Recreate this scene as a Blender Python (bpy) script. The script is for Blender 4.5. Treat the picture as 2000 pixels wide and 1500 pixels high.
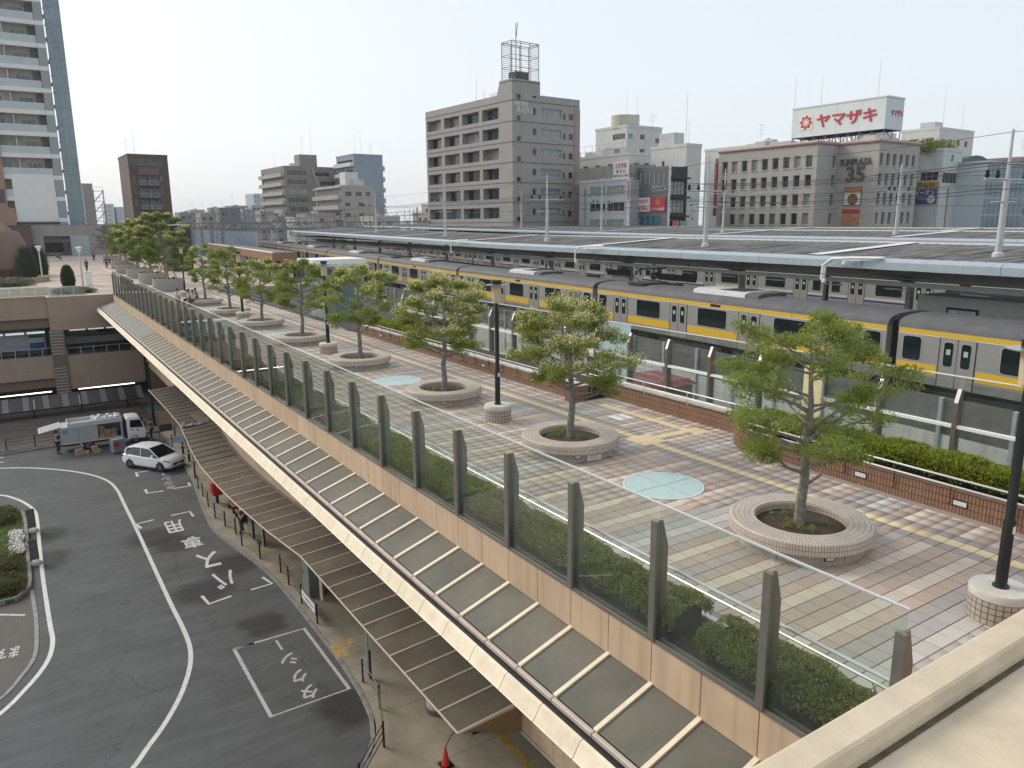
import bpy, math, random
import numpy as np
from mathutils import Vector, Matrix
R = math.radians
random.seed(7); rng = np.random.default_rng(7)
for o in list(bpy.data.objects): bpy.data.objects.remove(o)
SC = bpy.context.scene
COL = SC.collection
# ---------------------------------------------------------------- camera
camd = bpy.data.cameras.new('camera'); cam = bpy.data.objects.new('camera', camd); COL.objects.link(cam)
CR = ((0.83754862, -0.1203664, 0.53293925), (-0.54630776, -0.17065192, 0.8200157), (-0.00775524, -0.97795187, -0.20868638))
cam.matrix_world = Matrix(((CR[0][0], -CR[0][1], -CR[0][2], 0), (CR[1][0], -CR[1][1], -CR[1][2], 0), (CR[2][0], -CR[2][1], -CR[2][2], 6.2), (0, 0, 0, 1)))
camd.sensor_width = 36; camd.lens = 1480 / 2000 * 36; camd.clip_start = 0.1; camd.clip_end = 6000
SC.camera = cam
# ---------------------------------------------------------------- sky and sun
SUN_AZ, SUN_EL = R(-30), R(36)         # azimuth measured from +y towards +x
W = bpy.data.worlds.new('World'); SC.world = W; W.use_nodes = True
nt = W.node_tree; nt.nodes.clear()
sky = nt.nodes.new('ShaderNodeTexSky'); sky.sky_type = 'NISHITA'; sky.sun_disc = False
sky.sun_elevation = SUN_EL; sky.sun_rotation = SUN_AZ; sky.air_density = 1.0; sky.dust_density = 4.0; sky.ozone_density = 1.0; sky.altitude = 0
hz = nt.nodes.new('ShaderNodeMix'); hz.data_type = 'RGBA'; hz.inputs[0].default_value = 0.7
hz.inputs[7].default_value = (6.9, 7.3, 7.7, 1)   # even veil of thin overcast
nt.links.new(sky.outputs[0], hz.inputs[6])
bg = nt.nodes.new('ShaderNodeBackground'); bg.inputs[1].default_value = 0.1
wo = nt.nodes.new('ShaderNodeOutputWorld')
nt.links.new(hz.outputs[2], bg.inputs[0]); nt.links.new(bg.outputs[0], wo.inputs[0])
sl = bpy.data.lights.new('sun', 'SUN'); sl.energy = 1.3; sl.angle = R(22); sl.color = (1, 0.93, 0.82)
so = bpy.data.objects.new('sun', sl); COL.objects.link(so)
sd = Vector((math.sin(SUN_AZ) * math.cos(SUN_EL), math.cos(SUN_AZ) * math.cos(SUN_EL), math.sin(SUN_EL)))
so.rotation_euler = sd.to_track_quat('Z', 'Y').to_euler(); so.location = (-30, 40, 60)
vs = SC.view_settings; vs.view_transform = 'Standard'; vs.look = 'None'; vs.exposure = 0.6; vs.gamma = 1; vs.use_curve_mapping = False
SC.cycles.max_bounces = 8; SC.cycles.transparent_max_bounces = 24; SC.cycles.diffuse_bounces = 3; SC.cycles.glossy_bounces = 3
# ---------------------------------------------------------------- materials
MATS = {}
def mat(name, col, rough=0.7, metal=0.0, var=0.0, vscale=3.0, bump=0.0, bscale=40.0, spec=0.5, emit=0.0, col2=None, stretch=None, streak=0.0, ov=0.0):
    if name in MATS: return MATS[name]
    m = bpy.data.materials.new(name); m.use_nodes = True; n = m.node_tree.nodes; L = m.node_tree.links
    b = n['Principled BSDF']; b.inputs['Roughness'].default_value = rough; b.inputs['Metallic'].default_value = metal
    b.inputs['Specular IOR Level'].default_value = spec; b.inputs['Base Color'].default_value = (*col, 1)
    if var or bump or streak:
        tc = n.new('ShaderNodeNewGeometry')
        src = tc.outputs['Position']
        if stretch:
            mp = n.new('ShaderNodeMapping'); mp.inputs['Scale'].default_value = stretch; L.new(src, mp.inputs[0]); src = mp.outputs[0]
    if var:
        nz = n.new('ShaderNodeTexNoise'); nz.inputs['Scale'].default_value = vscale; nz.inputs['Detail'].default_value = 6; nz.inputs['Roughness'].default_value = 0.65
        L.new(src, nz.inputs['Vector'])
        mx = n.new('ShaderNodeMix'); mx.data_type = 'RGBA'
        c2 = col2 or tuple(c * (1 - var) for c in col); c1 = col if col2 else tuple(min(1, c * (1 + var)) for c in col)
        mx.inputs[6].default_value = (*c1, 1); mx.inputs[7].default_value = (*c2, 1)
        rp = n.new('ShaderNodeMapRange'); rp.inputs[1].default_value = 0.3; rp.inputs[2].default_value = 0.7
        L.new(nz.outputs[0], rp.inputs[0]); L.new(rp.outputs[0], mx.inputs[0]); L.new(mx.outputs[2], b.inputs['Base Color'])
        if streak:
            mp2 = n.new('ShaderNodeMapping'); mp2.inputs['Scale'].default_value = (6, 6, 0.35); L.new(tc.outputs['Position'], mp2.inputs[0])
            n2 = n.new('ShaderNodeTexNoise'); n2.inputs['Scale'].default_value = 1.0; n2.inputs['Detail'].default_value = 5; L.new(mp2.outputs[0], n2.inputs['Vector'])
            r2 = n.new('ShaderNodeMapRange'); r2.inputs[1].default_value = 0.45; r2.inputs[2].default_value = 0.75; r2.inputs[3].default_value = 1; r2.inputs[4].default_value = 1 - streak
            L.new(n2.outputs[0], r2.inputs[0])
            m2 = n.new('ShaderNodeMix'); m2.data_type = 'RGBA'; m2.blend_type = 'MULTIPLY'; m2.inputs[0].default_value = 1
            L.new(mx.outputs[2], m2.inputs[6]); L.new(r2.outputs[0], m2.inputs[7]); L.new(m2.outputs[2], b.inputs['Base Color'])
    if ov:
        oi = n.new('ShaderNodeObjectInfo'); mr = n.new('ShaderNodeMapRange'); mr.inputs[3].default_value = 1 - ov; mr.inputs[4].default_value = 1 + ov * .6; L.new(oi.outputs['Random'], mr.inputs[0])
        mo = n.new('ShaderNodeMix'); mo.data_type = 'RGBA'; mo.blend_type = 'MULTIPLY'; mo.inputs[0].default_value = 1; mo.inputs[6].default_value = (*col, 1); L.new(mr.outputs[0], mo.inputs[7])
        if b.inputs['Base Color'].links: L.new(b.inputs['Base Color'].links[0].from_socket, mo.inputs[6])
        L.new(mo.outputs[2], b.inputs['Base Color'])
    if bump:
        nb = n.new('ShaderNodeTexNoise'); nb.inputs['Scale'].default_value = bscale; nb.inputs['Detail'].default_value = 4; L.new(src, nb.inputs['Vector'])
        bp = n.new('ShaderNodeBump'); bp.inputs['Strength'].default_value = bump; bp.inputs['Distance'].default_value = 0.02
        L.new(nb.outputs[0], bp.inputs['Height']); L.new(bp.outputs[0], b.inputs['Normal'])
    if emit:
        b.inputs['Emission Color'].default_value = (*col, 1); b.inputs['Emission Strength'].default_value = emit
    MATS[name] = m; return m
def glassmat(name, tint, refl=1.0, rough=0.02, ior=1.5, dirt=0.0, dirtcol=(0.5, 0.5, 0.45)):
    if name in MATS: return MATS[name]
    m = bpy.data.materials.new(name); m.use_nodes = True; n = m.node_tree.nodes; L = m.node_tree.links; n.clear()
    t = n.new('ShaderNodeBsdfTransparent'); t.inputs[0].default_value = (*tint, 1)
    g = n.new('ShaderNodeBsdfGlossy'); g.inputs['Roughness'].default_value = rough; g.inputs[0].default_value = (refl, refl, refl, 1)
    lw = n.new('ShaderNodeLayerWeight'); lw.inputs[0].default_value = 0.5
    pw = n.new('ShaderNodeMath'); pw.operation = 'POWER'; pw.inputs[1].default_value = 4.0; L.new(lw.outputs['Facing'], pw.inputs[0])
    f = n.new('ShaderNodeMath'); f.operation = 'MULTIPLY_ADD'; f.inputs[1].default_value = 0.9; f.inputs[2].default_value = 0.035; L.new(pw.outputs[0], f.inputs[0])
    mx = n.new('ShaderNodeMixShader'); L.new(f.outputs[0], mx.inputs[0]); L.new(t.outputs[0], mx.inputs[1]); L.new(g.outputs[0], mx.inputs[2])
    out = n.new('ShaderNodeOutputMaterial'); last = mx
    if dirt:
        d = n.new('ShaderNodeBsdfDiffuse'); d.inputs[0].default_value = (*dirtcol, 1)
        ge = n.new('ShaderNodeNewGeometry'); nz = n.new('ShaderNodeTexNoise'); nz.inputs['Scale'].default_value = 1.3; nz.inputs['Detail'].default_value = 5
        L.new(ge.outputs['Position'], nz.inputs['Vector'])
        mr = n.new('ShaderNodeMapRange'); mr.inputs[1].default_value = 0.3; mr.inputs[2].default_value = 0.75; mr.inputs[3].default_value = dirt * 0.3; mr.inputs[4].default_value = dirt
        L.new(nz.outputs[0], mr.inputs[0])
        m2 = n.new('ShaderNodeMixShader'); L.new(mr.outputs[0], m2.inputs[0]); L.new(mx.outputs[0], m2.inputs[1]); L.new(d.outputs[0], m2.inputs[2]); last = m2
    L.new(last.outputs[0], out.inputs[0]); MATS[name] = m; return m
def brickmat(name, c1, c2, mortar, sx, sy, gap=0.06, offset=0.0, bump=0.4, uv=True, rough=0.6):
    """small wall tiles on UV coordinates given in metres"""
    if name in MATS: return MATS[name]
    m = bpy.data.materials.new(name); m.use_nodes = True; n = m.node_tree.nodes; L = m.node_tree.links; b = n['Principled BSDF']; b.inputs['Roughness'].default_value = rough
    tc = n.new('ShaderNodeTexCoord'); br = n.new('ShaderNodeTexBrick'); br.offset = offset; br.squash = 1
    br.inputs['Color1'].default_value = (*c1, 1); br.inputs['Color2'].default_value = (*c2, 1); br.inputs['Mortar'].default_value = (*mortar, 1)
    br.inputs['Scale'].default_value = 1; br.inputs['Brick Width'].default_value = sx; br.inputs['Row Height'].default_value = sy
    br.inputs['Mortar Size'].default_value = gap * min(sx, sy); br.inputs['Mortar Smooth'].default_value = 0.1; br.inputs['Bias'].default_value = 0
    L.new(tc.outputs['UV'], br.inputs['Vector'])
    ge = n.new('ShaderNodeNewGeometry'); nz = n.new('ShaderNodeTexNoise'); nz.inputs['Scale'].default_value = 2.5; nz.inputs['Detail'].default_value = 5; L.new(ge.outputs['Position'], nz.inputs['Vector'])
    mr = n.new('ShaderNodeMapRange'); mr.inputs[3].default_value = 0.75; mr.inputs[4].default_value = 1.2; L.new(nz.outputs[0], mr.inputs[0])
    mx = n.new('ShaderNodeMix'); mx.data_type = 'RGBA'; mx.blend_type = 'MULTIPLY'; mx.inputs[0].default_value = 1
    L.new(br.outputs[0], mx.inputs[6]); L.new(mr.outputs[0], mx.inputs[7]); L.new(mx.outputs[2], b.inputs['Base Color'])
    bp = n.new('ShaderNodeBump'); bp.inputs['Strength'].default_value = bump; bp.inputs['Distance'].default_value = 0.01; bp.invert = True
    L.new(br.outputs['Fac'], bp.inputs['Height']); L.new(bp.outputs[0], b.inputs['Normal'])
    MATS[name] = m; return m
def leafmat(name, col, var=0.35, trans=0.35, rough=0.55):
    if name in MATS: return MATS[name]
    m = bpy.data.materials.new(name); m.use_nodes = True; n = m.node_tree.nodes; L = m.node_tree.links; b = n['Principled BSDF']
    b.inputs['Roughness'].default_value = rough; b.inputs['Specular IOR Level'].default_value = 0.3
    ge = n.new('ShaderNodeNewGeometry'); nz = n.new('ShaderNodeTexNoise'); nz.inputs['Scale'].default_value = 2.2; nz.inputs['Detail'].default_value = 4
    L.new(ge.outputs['Position'], nz.inputs['Vector'])
    ad = n.new('ShaderNodeMath'); ad.operation = 'ADD'; mr = n.new('ShaderNodeMath'); mr.operation = 'MULTIPLY'; mr.inputs[1].default_value = 0.5
    L.new(ge.outputs['Random Per Island'], mr.inputs[0]); L.new(mr.outputs[0], ad.inputs[0]); L.new(nz.outputs[0], ad.inputs[1])
    rp = n.new('ShaderNodeMapRange'); rp.inputs[1].default_value = 0.35; rp.inputs[2].default_value = 1.15
    L.new(ad.outputs[0], rp.inputs[0])
    mx = n.new('ShaderNodeMix'); mx.data_type = 'RGBA'; mx.inputs[6].default_value = (*[c * (1 - var) for c in col], 1); mx.inputs[7].default_value = (*[min(1, c * (1 + var)) for c in (col[0] * 1.12, col[1], col[2] * 0.9)], 1)
    L.new(rp.outputs[0], mx.inputs[0]); L.new(mx.outputs[2], b.inputs['Base Color'])
    tr = n.new('ShaderNodeBsdfTranslucent'); L.new(mx.outputs[2], tr.inputs[0]); ms = n.new('ShaderNodeMixShader'); ms.inputs[0].default_value = trans
    L.new(b.outputs[0], ms.inputs[1]); L.new(tr.outputs[0], ms.inputs[2]); L.new(ms.outputs[0], n['Material Output'].inputs[0])
    MATS[name] = m; return m
# ---------------------------------------------------------------- geometry helpers
class MB:
    def __init__(s): s.v = []; s.f = []; s.mi = []; s.m = 0; s.uv = {}
    def add(s, vs_, fs):
        k = len(s.v); s.v += [tuple(map(float, a)) for a in vs_]
        for f in fs: s.f.append([i + k for i in f]); s.mi.append(s.m)
        return s
    def box(s, x0, x1, y0, y1, z0, z1):
        return s.add([(x0, y0, z0), (x1, y0, z0), (x1, y1, z0), (x0, y1, z0), (x0, y0, z1), (x1, y0, z1), (x1, y1, z1), (x0, y1, z1)],
                     [(0, 3, 2, 1), (4, 5, 6, 7), (0, 1, 5, 4), (1, 2, 6, 5), (2, 3, 7, 6), (3, 0, 4, 7)])
    def cbox(s, c, size, rz=0.0):
        a, b, h = size[0] / 2, size[1] / 2, size[2] / 2; ca, sa = math.cos(rz), math.sin(rz)
        P = [(c[0] + x * ca - y * sa, c[1] + x * sa + y * ca, c[2] + z) for z in (-h, h) for x, y in ((-a, -b), (a, -b), (a, b), (-a, b))]
        return s.add(P, [(0, 3, 2, 1), (4, 5, 6, 7), (0, 1, 5, 4), (1, 2, 6, 5), (2, 3, 7, 6), (3, 0, 4, 7)])
    def bbox(s, x0, x1, y0, y1, z0, z1, b=0.02):
        """box with bevelled edges (chamfer) """
        X = (x0, x1); Y = (y0, y1); Z = (z0, z1); P = []; idx = {}
        for i in (0, 1):
            for j in (0, 1):
                for k in (0, 1):
                    sx = b if i == 0 else -b; sy = b if j == 0 else -b; sz = b if k == 0 else -b
                    for ax in range(3):
                        p = [X[i] + sx, Y[j] + sy, Z[k] + sz]; p[ax] = (X[i], Y[j], Z[k])[ax]; idx[i, j, k, ax] = len(P); P.append(p)
        F = []
        for k in (0, 1): q = [idx[0, 0, k, 2], idx[1, 0, k, 2], idx[1, 1, k, 2], idx[0, 1, k, 2]]; F.append(q if k else q[::-1])
        for i in (0, 1): q = [idx[i, 0, 0, 0], idx[i, 1, 0, 0], idx[i, 1, 1, 0], idx[i, 0, 1, 0]]; F.append(q if i else q[::-1])
        for j in (0, 1): q = [idx[0, j, 0, 1], idx[1, j, 0, 1], idx[1, j, 1, 1], idx[0, j, 1, 1]]; F.append(q[::-1] if j else q)
        for i in (0, 1):
            for j in (0, 1): q = [idx[i, j, 0, 0], idx[i, j, 0, 1], idx[i, j, 1, 1], idx[i, j, 1, 0]]; F.append(q if i == j else q[::-1])
            for k in (0, 1): q = [idx[i, 0, k, 0], idx[i, 0, k, 2], idx[i, 1, k, 2], idx[i, 1, k, 0]]; F.append(q)
        for j in (0, 1):
            for k in (0, 1): q = [idx[0, j, k, 1], idx[0, j, k, 2], idx[1, j, k, 2], idx[1, j, k, 1]]; F.append(q)
        for i in (0, 1):
            for j in (0, 1):
                for k in (0, 1): F.append([idx[i, j, k, a] for a in range(3)])
        return s.add(P, F)
    def prism(s, poly, z0, z1, cap=True):
        n = len(poly); P = [(x, y, z0) for x, y in poly] + [(x, y, z1) for x, y in poly]
        F = [(i, (i + 1) % n, n + (i + 1) % n, n + i) for i in range(n)]
        if cap: F += [tuple(range(n))[::-1], tuple(range(n, 2 * n))]
        return s.add(P, F)
    def extr(s, prof, axis_a, axis_b, d, origin, length):
        """profile (a,b) extruded along d"""
        A, B, D, O = map(Vector, (axis_a, axis_b, d, origin)); n = len(prof)
        P = [O + A * a + B * b + D * t for t in (0, length) for a, b in prof]
        F = [(i, (i + 1) % n, n + (i + 1) % n, n + i) for i in range(n)] + [tuple(range(n))[::-1], tuple(range(n, 2 * n))]
        return s.add([tuple(p) for p in P], F)
    def tube(s, p0, p1, r0, r1=None, n=8, caps=True):
        r1 = r0 if r1 is None else r1; a, b = Vector(p0), Vector(p1); d = (b - a)
        if d.length < 1e-6: return s
        d.normalize(); u = d.orthogonal().normalized(); w = d.cross(u)
        P = [tuple(c + (u * math.cos(2 * math.pi * i / n) + w * math.sin(2 * math.pi * i / n)) * r) for c, r in ((a, r0), (b, r1)) for i in range(n)]
        F = [(i, (i + 1) % n, n + (i + 1) % n, n + i) for i in range(n)]
        if caps: F += [tuple(range(n))[::-1], tuple(range(n, 2 * n))]
        return s.add(P, F)
    def path(s, pts, r, n=6):
        pts = [Vector(p) for p in pts]; k = len(pts); rings = []
        u = None
        for i, p in enumerate(pts):
            d = ((pts[min(i + 1, k - 1)] - pts[max(i - 1, 0)])).normalized()
            if u is None: u = d.orthogonal().normalized()
            u = (u - d * u.dot(d)).normalized(); w = d.cross(u); rr = r[i] if isinstance(r, (list, tuple)) else r
            rings += [tuple(p + (u * math.cos(2 * math.pi * j / n) + w * math.sin(2 * math.pi * j / n)) * rr) for j in range(n)]
        F = [(i * n + j, i * n + (j + 1) % n, (i + 1) * n + (j + 1) % n, (i + 1) * n + j) for i in range(k - 1) for j in range(n)]
        F += [tuple(range(n))[::-1], tuple(range((k - 1) * n, k * n))]
        return s.add(rings, F)
    def lathe(s, prof, n=32, c=(0, 0, 0), uv=False, closed=False):
        k0 = len(s.v); m = len(prof)
        P = [(c[0] + r * math.cos(2 * math.pi * i / n), c[1] + r * math.sin(2 * math.pi * i / n), c[2] + z) for i in range(n) for r, z in prof]
        F = []; rm = max(r for r, z in prof); ac = [0]
        for j in range(m - 1): ac.append(ac[-1] + math.hypot(prof[j + 1][0] - prof[j][0], prof[j + 1][1] - prof[j][1]))
        for i in range(n):
            for j in range(m - 1 if not closed else m):
                jj = (j + 1) % m
                F.append((i * m + j, ((i + 1) % n) * m + j, ((i + 1) % n) * m + jj, i * m + jj))
                if uv:
                    a0, a1 = 2 * math.pi * i / n * rm, 2 * math.pi * (i + 1) / n * rm
                    s.uv[len(s.f) + len(F) - 1] = [(a0, ac[j]), (a1, ac[j]), (a1, ac[jj] if jj else ac[-1]), (a0, ac[jj] if jj else ac[-1])]
        return s.add(P, F)
    def quad(s, a, b, c, d, uv=None):
        if uv: s.uv[len(s.f)] = uv
        return s.add([a, b, c, d], [(0, 1, 2, 3)])
    def uvbox(s, x0, x1, y0, y1, z0, z1):
        """box whose sides carry UVs in metres"""
        for a, b in (((x0, y0), (x1, y0)), ((x1, y0), (x1, y1)), ((x1, y1), (x0, y1)), ((x0, y1), (x0, y0))):
            l = math.hypot(b[0] - a[0], b[1] - a[1]); s.quad((*a, z0), (*b, z0), (*b, z1), (*a, z1), [(0, 0), (l, 0), (l, z1 - z0), (0, z1 - z0)])
        s.quad((x0, y0, z1), (x1, y0, z1), (x1, y1, z1), (x0, y1, z1), [(0, 0), (x1 - x0, 0), (x1 - x0, y1 - y0), (0, y1 - y0)])
        return s
    def xf(s, M, k=0):
        s.v[k:] = [tuple(M @ Vector(p)) for p in s.v[k:]]; return s
    def mesh(s, name, mats, smooth=False):
        me = bpy.data.meshes.new(name); me.from_pydata(s.v, [], s.f)
        for m in (mats if isinstance(mats, (list, tuple)) else [mats]): me.materials.append(m)
        if any(s.mi): me.polygons.foreach_set('material_index', s.mi)
        if s.uv:
            ul = me.uv_layers.new(name='UVMap')
            for p in me.polygons:
                q = s.uv.get(p.index)
                if q:
                    for li, c in zip(p.loop_indices, q): ul.data[li].uv = c
        if smooth:
            me.polygons.foreach_set('use_smooth', [True] * len(me.polygons)); me.set_sharp_from_angle(angle=R(38))
        me.update(); return me
    def build(s, name, mats, parent=None, smooth=False, loc=None, **kw): return obj(name, s.mesh(name, mats, smooth), parent, loc, **kw)
def obj(name, me, parent=None, loc=None, rz=0.0, **kw):
    o = bpy.data.objects.new(name, me); COL.objects.link(o)
    if parent is not None: o.parent = parent
    if loc is not None: o.location = loc
    if rz: o.rotation_euler = (0, 0, rz)
    for k, v in kw.items(): o[k] = v
    return o
def thing(name, label, cat, loc=(0, 0, 0), rz=0.0, group=None):
    o = bpy.data.objects.new(name, None); COL.objects.link(o); o.location = loc; o.rotation_euler = (0, 0, rz)
    o.empty_display_size = 0.3; o['label'] = label; o['category'] = cat
    if group: o['group'] = group
    return o
def tag(o, label, cat, group=None):
    o['label'] = label; o['category'] = cat
    if group: o['group'] = group
    return o
def copy_tree(o, parent=None):
    c = o.copy(); COL.objects.link(c); c.parent = parent
    for ch in list(o.children): copy_tree(ch, c)
    return c
def npmesh(name, V, F, mats, mi=None):
    """fast quad mesh from numpy arrays V (n,3) and F (m,4)"""
    me = bpy.data.meshes.new(name); me.vertices.add(len(V)); me.vertices.foreach_set('co', np.ascontiguousarray(V, dtype=np.float32).ravel())
    m = len(F); me.loops.add(m * 4); me.loops.foreach_set('vertex_index', np.ascontiguousarray(F, dtype=np.int32).ravel())
    me.polygons.add(m); me.polygons.foreach_set('loop_start', np.arange(0, 4 * m, 4, dtype=np.int32))
    for mm in (mats if isinstance(mats, (list, tuple)) else [mats]): me.materials.append(mm)
    if mi is not None: me.polygons.foreach_set('material_index', np.asarray(mi, dtype=np.int32))
    me.update(calc_edges=True); return me
def leaves(cent, size, aspect=0.35, up=0.4, dirs=None):
    """leaf-shaped quads (rhombus) around given centres; returns V,F"""
    n = len(cent); d = rng.normal(size=(n, 3)) if dirs is None else dirs + rng.normal(size=(n, 3)) * 0.55
    d[:, 2] *= 0.75; d /= np.linalg.norm(d, axis=1)[:, None]
    nrm = rng.normal(size=(n, 3)); nrm[:, 2] += up * 2; w = np.cross(d, nrm); w /= np.linalg.norm(w, axis=1)[:, None] + 1e-9
    sz = size * rng.uniform(0.45, 1.5, n); a = d * sz[:, None] * 0.5; b = w * (sz * aspect * 0.5)[:, None]
    V = np.stack([cent - a, cent + b - a * 0.1, cent + a, cent - b - a * 0.1], 1).reshape(-1, 3); F = np.arange(4 * n).reshape(-1, 4); return V, F
FONT = {}
def text_mesh(body, h, depth=0.0, w=None, bold=0.0):
    """lettering as a mesh in its local XY plane, centred, glyph box height h"""
    c = bpy.data.curves.new('lettering', 'FONT'); c.body = body; c.extrude = depth / 2; c.offset = bold; c.resolution_u = 3
    o = bpy.data.objects.new('lettering', c); COL.objects.link(o); dg = bpy.context.evaluated_depsgraph_get(); dg.update()
    me = bpy.data.meshes.new_from_object(o.evaluated_get(dg)); bpy.data.objects.remove(o); bpy.data.curves.remove(c)
    n = len(me.vertices); co = np.empty(n * 3, dtype=np.float32); me.vertices.foreach_get('co', co); co = co.reshape(-1, 3)
    lo, hi = co.min(0), co.max(0); co[:, :2] -= ((lo + hi) / 2)[:2]; sc_ = h / (hi[1] - lo[1]); sx = sc_ if w is None else w / (hi[0] - lo[0])
    co[:, 0] *= sx; co[:, 1] *= sc_; me.vertices.foreach_set('co', co.ravel()); me.update(); return me
def text(name, body, h, M, m, parent=None, depth=0.0, w=None, bold=0.0, **kw):
    me = text_mesh(body, h, depth, w, bold); me.transform(M); me.materials.clear(); me.materials.append(m)
    return obj(name, me, parent, **kw)
def frame(o, right, upv):
    """matrix placing local XY on the plane (right, up) at o"""
    r_, u_ = Vector(right).normalized(), Vector(upv).normalized(); n_ = r_.cross(u_)
    return Matrix(((r_.x, u_.x, n_.x, o[0]), (r_.y, u_.y, n_.y, o[1]), (r_.z, u_.z, n_.z, o[2]), (0, 0, 0, 1)))
def px(x, y, z):
    """picture position of a world point in the 2000x1500 photograph (used only to choose which pieces get their own object)"""
    q = (x, y, z - 6.2); c = [sum(CR[i][j] * q[i] for i in range(3)) for j in range(3)]
    return (1000 + 1480 * c[0] / c[2], 750 + 1480 * c[1] / c[2]) if c[2] > 0.1 else (-9999, -9999)
ORD = ['nearest', 'second', 'third', 'fourth', 'fifth', 'sixth', 'seventh', 'eighth', 'ninth', 'tenth', 'eleventh', 'twelfth']
# shared materials
M_steel = mat('stainless', (0.72, 0.74, 0.74), 0.3, 0.5, 0.06, 6)
M_post = mat('bronze_grey_metal', (0.21, 0.20, 0.175), 0.45, 0.45, 0.12, 5)
M_black = mat('black_paint', (0.015, 0.017, 0.02), 0.4, 0.2)
M_peach = mat('peach_panel', (0.57, 0.415, 0.275), 0.6, 0, 0.10, 0.8, streak=0.22, ov=.07)
M_cream = mat('cream_metal', (0.76, 0.655, 0.48), 0.5, 0.0, 0.08, 3, streak=0.12, ov=.05)
M_pink = mat('pinkish_metal', (0.50, 0.42, 0.36), 0.5, 0, 0.1, 3)
M_gutter = mat('dark_gutter', (0.045, 0.047, 0.05), 0.5, 0.3, 0.2, 4)
M_white = mat('white_paint', (0.78, 0.78, 0.76), 0.5, 0, 0.06, 3)
M_concrete = mat('concrete', (0.36, 0.35, 0.31), 0.85, 0, 0.2, 1.5, 0.15, 30, streak=0.15)
M_bark = mat('bark', (0.20, 0.185, 0.165), 0.9, 0, 0.45, 9, 0.8, 30)
M_soil = mat('soil', (0.055, 0.04, 0.028), 0.95, 0, 0.5, 9, 0.8, 35)
M_dark = mat('dark_void', (0.012, 0.012, 0.012), 0.8)
M_tgrey = mat('steel_paint_grey', (0.42, 0.45, 0.46), 0.5, 0.3, 0.1, 2)
M_glassdark = mat('dark_window_glass', (0.02, 0.026, 0.028), 0.12, 0, 0.3, 0.8, spec=0.8)
L_green = leafmat('hedge_leaf', (0.24, 0.28, 0.06), .5); L_hedge2 = leafmat('bright_hedge_leaf', (0.23, 0.29, 0.035)); L_tree = leafmat('tree_leaf', (0.235, 0.315, 0.075), .42, .5); L_bloom = leafmat('tree_blossom', (0.68, 0.64, 0.38), 0.2, 0.4); L_tree2 = leafmat('dark_tree_leaf', (0.20, 0.27, 0.07))
L_dark = leafmat('topiary_leaf', (0.03, 0.06, 0.022))
# ================================================================ PLAZA DECK
def structure(o): o['kind'] = 'structure'; return o
TW, TH, TX0, TY0 = 0.39, 0.2857, 12.36, 6.75
def tilemat(name, col):
    if name in MATS: return MATS[name]
    m = bpy.data.materials.new(name); m.use_nodes = True; n = m.node_tree.nodes; L = m.node_tree.links; b = n['Principled BSDF']; b.inputs['Roughness'].default_value = 0.62
    ge = n.new('ShaderNodeNewGeometry'); ad = n.new('ShaderNodeVectorMath'); ad.operation = 'SUBTRACT'; ad.inputs[1].default_value = (TX0, TY0, 0)
    dv = n.new('ShaderNodeVectorMath'); dv.operation = 'DIVIDE'; dv.inputs[1].default_value = (TW, TH, 1); fl = n.new('ShaderNodeVectorMath'); fl.operation = 'FLOOR'
    L.new(ge.outputs['Position'], ad.inputs[0]); L.new(ad.outputs[0], dv.inputs[0]); L.new(dv.outputs[0], fl.inputs[0])
    mk = n.new('ShaderNodeVectorMath'); mk.operation = 'MULTIPLY'; mk.inputs[1].default_value = (1, 1, 0); L.new(fl.outputs[0], mk.inputs[0])
    wn = n.new('ShaderNodeTexWhiteNoise'); wn.noise_dimensions = '3D'; L.new(mk.outputs[0], wn.inputs['Vector'])
    nz = n.new('ShaderNodeTexNoise'); nz.inputs['Scale'].default_value = 0.9; nz.inputs['Detail'].default_value = 8; nz.inputs['Roughness'].default_value = 0.7; L.new(ge.outputs['Position'], nz.inputs['Vector'])
    a = n.new('ShaderNodeMath'); a.operation = 'MULTIPLY_ADD'; a.inputs[1].default_value = 0.12; a.inputs[2].default_value = 0.88; L.new(wn.outputs[0], a.inputs[0])
    c = n.new('ShaderNodeMath'); c.operation = 'MULTIPLY_ADD'; c.inputs[1].default_value = 0.30; L.new(nz.outputs[0], c.inputs[0]); L.new(a.outputs[0], c.inputs[2])
    mx = n.new('ShaderNodeMix'); mx.data_type = 'RGBA'; mx.blend_type = 'MULTIPLY'; mx.inputs[0].default_value = 1; mx.inputs[6].default_value = (*col, 1); L.new(c.outputs[0], mx.inputs[7]); L.new(mx.outputs[2], b.inputs['Base Color'])
    MATS[name] = m; return m
TC = {'tan': (0.382, 0.295, 0.239), 'cream': (0.512, 0.434, 0.356), 'rose': (0.419, 0.318, 0.254), 'lav': (0.384, 0.338, 0.318), 'grey': (0.361, 0.317, 0.287), 'white': (0.465, 0.433, 0.394), 'blue': (0.372, 0.343, 0.316), 'slate': (0.327, 0.298, 0.273), 'dark': (0.29, 0.253, 0.23), 'yellow': (0.62, 0.49, 0.29), 'brown': (0.352, 0.273, 0.219)}
TCN = list(TC); TM = [tilemat('tile_' + k, TC[k]) for k in TCN]
CYC = ['tan', 'cream', 'rose', 'lav', 'brown', 'cream', 'tan', 'grey', 'rose', 'cream', 'brown', 'lav', 'white', 'blue', 'slate', 'rose', 'cream', 'tan']
def rowcol(i, side):
    j = (i + (5 if side else 0)) % 18
    return CYC[j]
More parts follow.
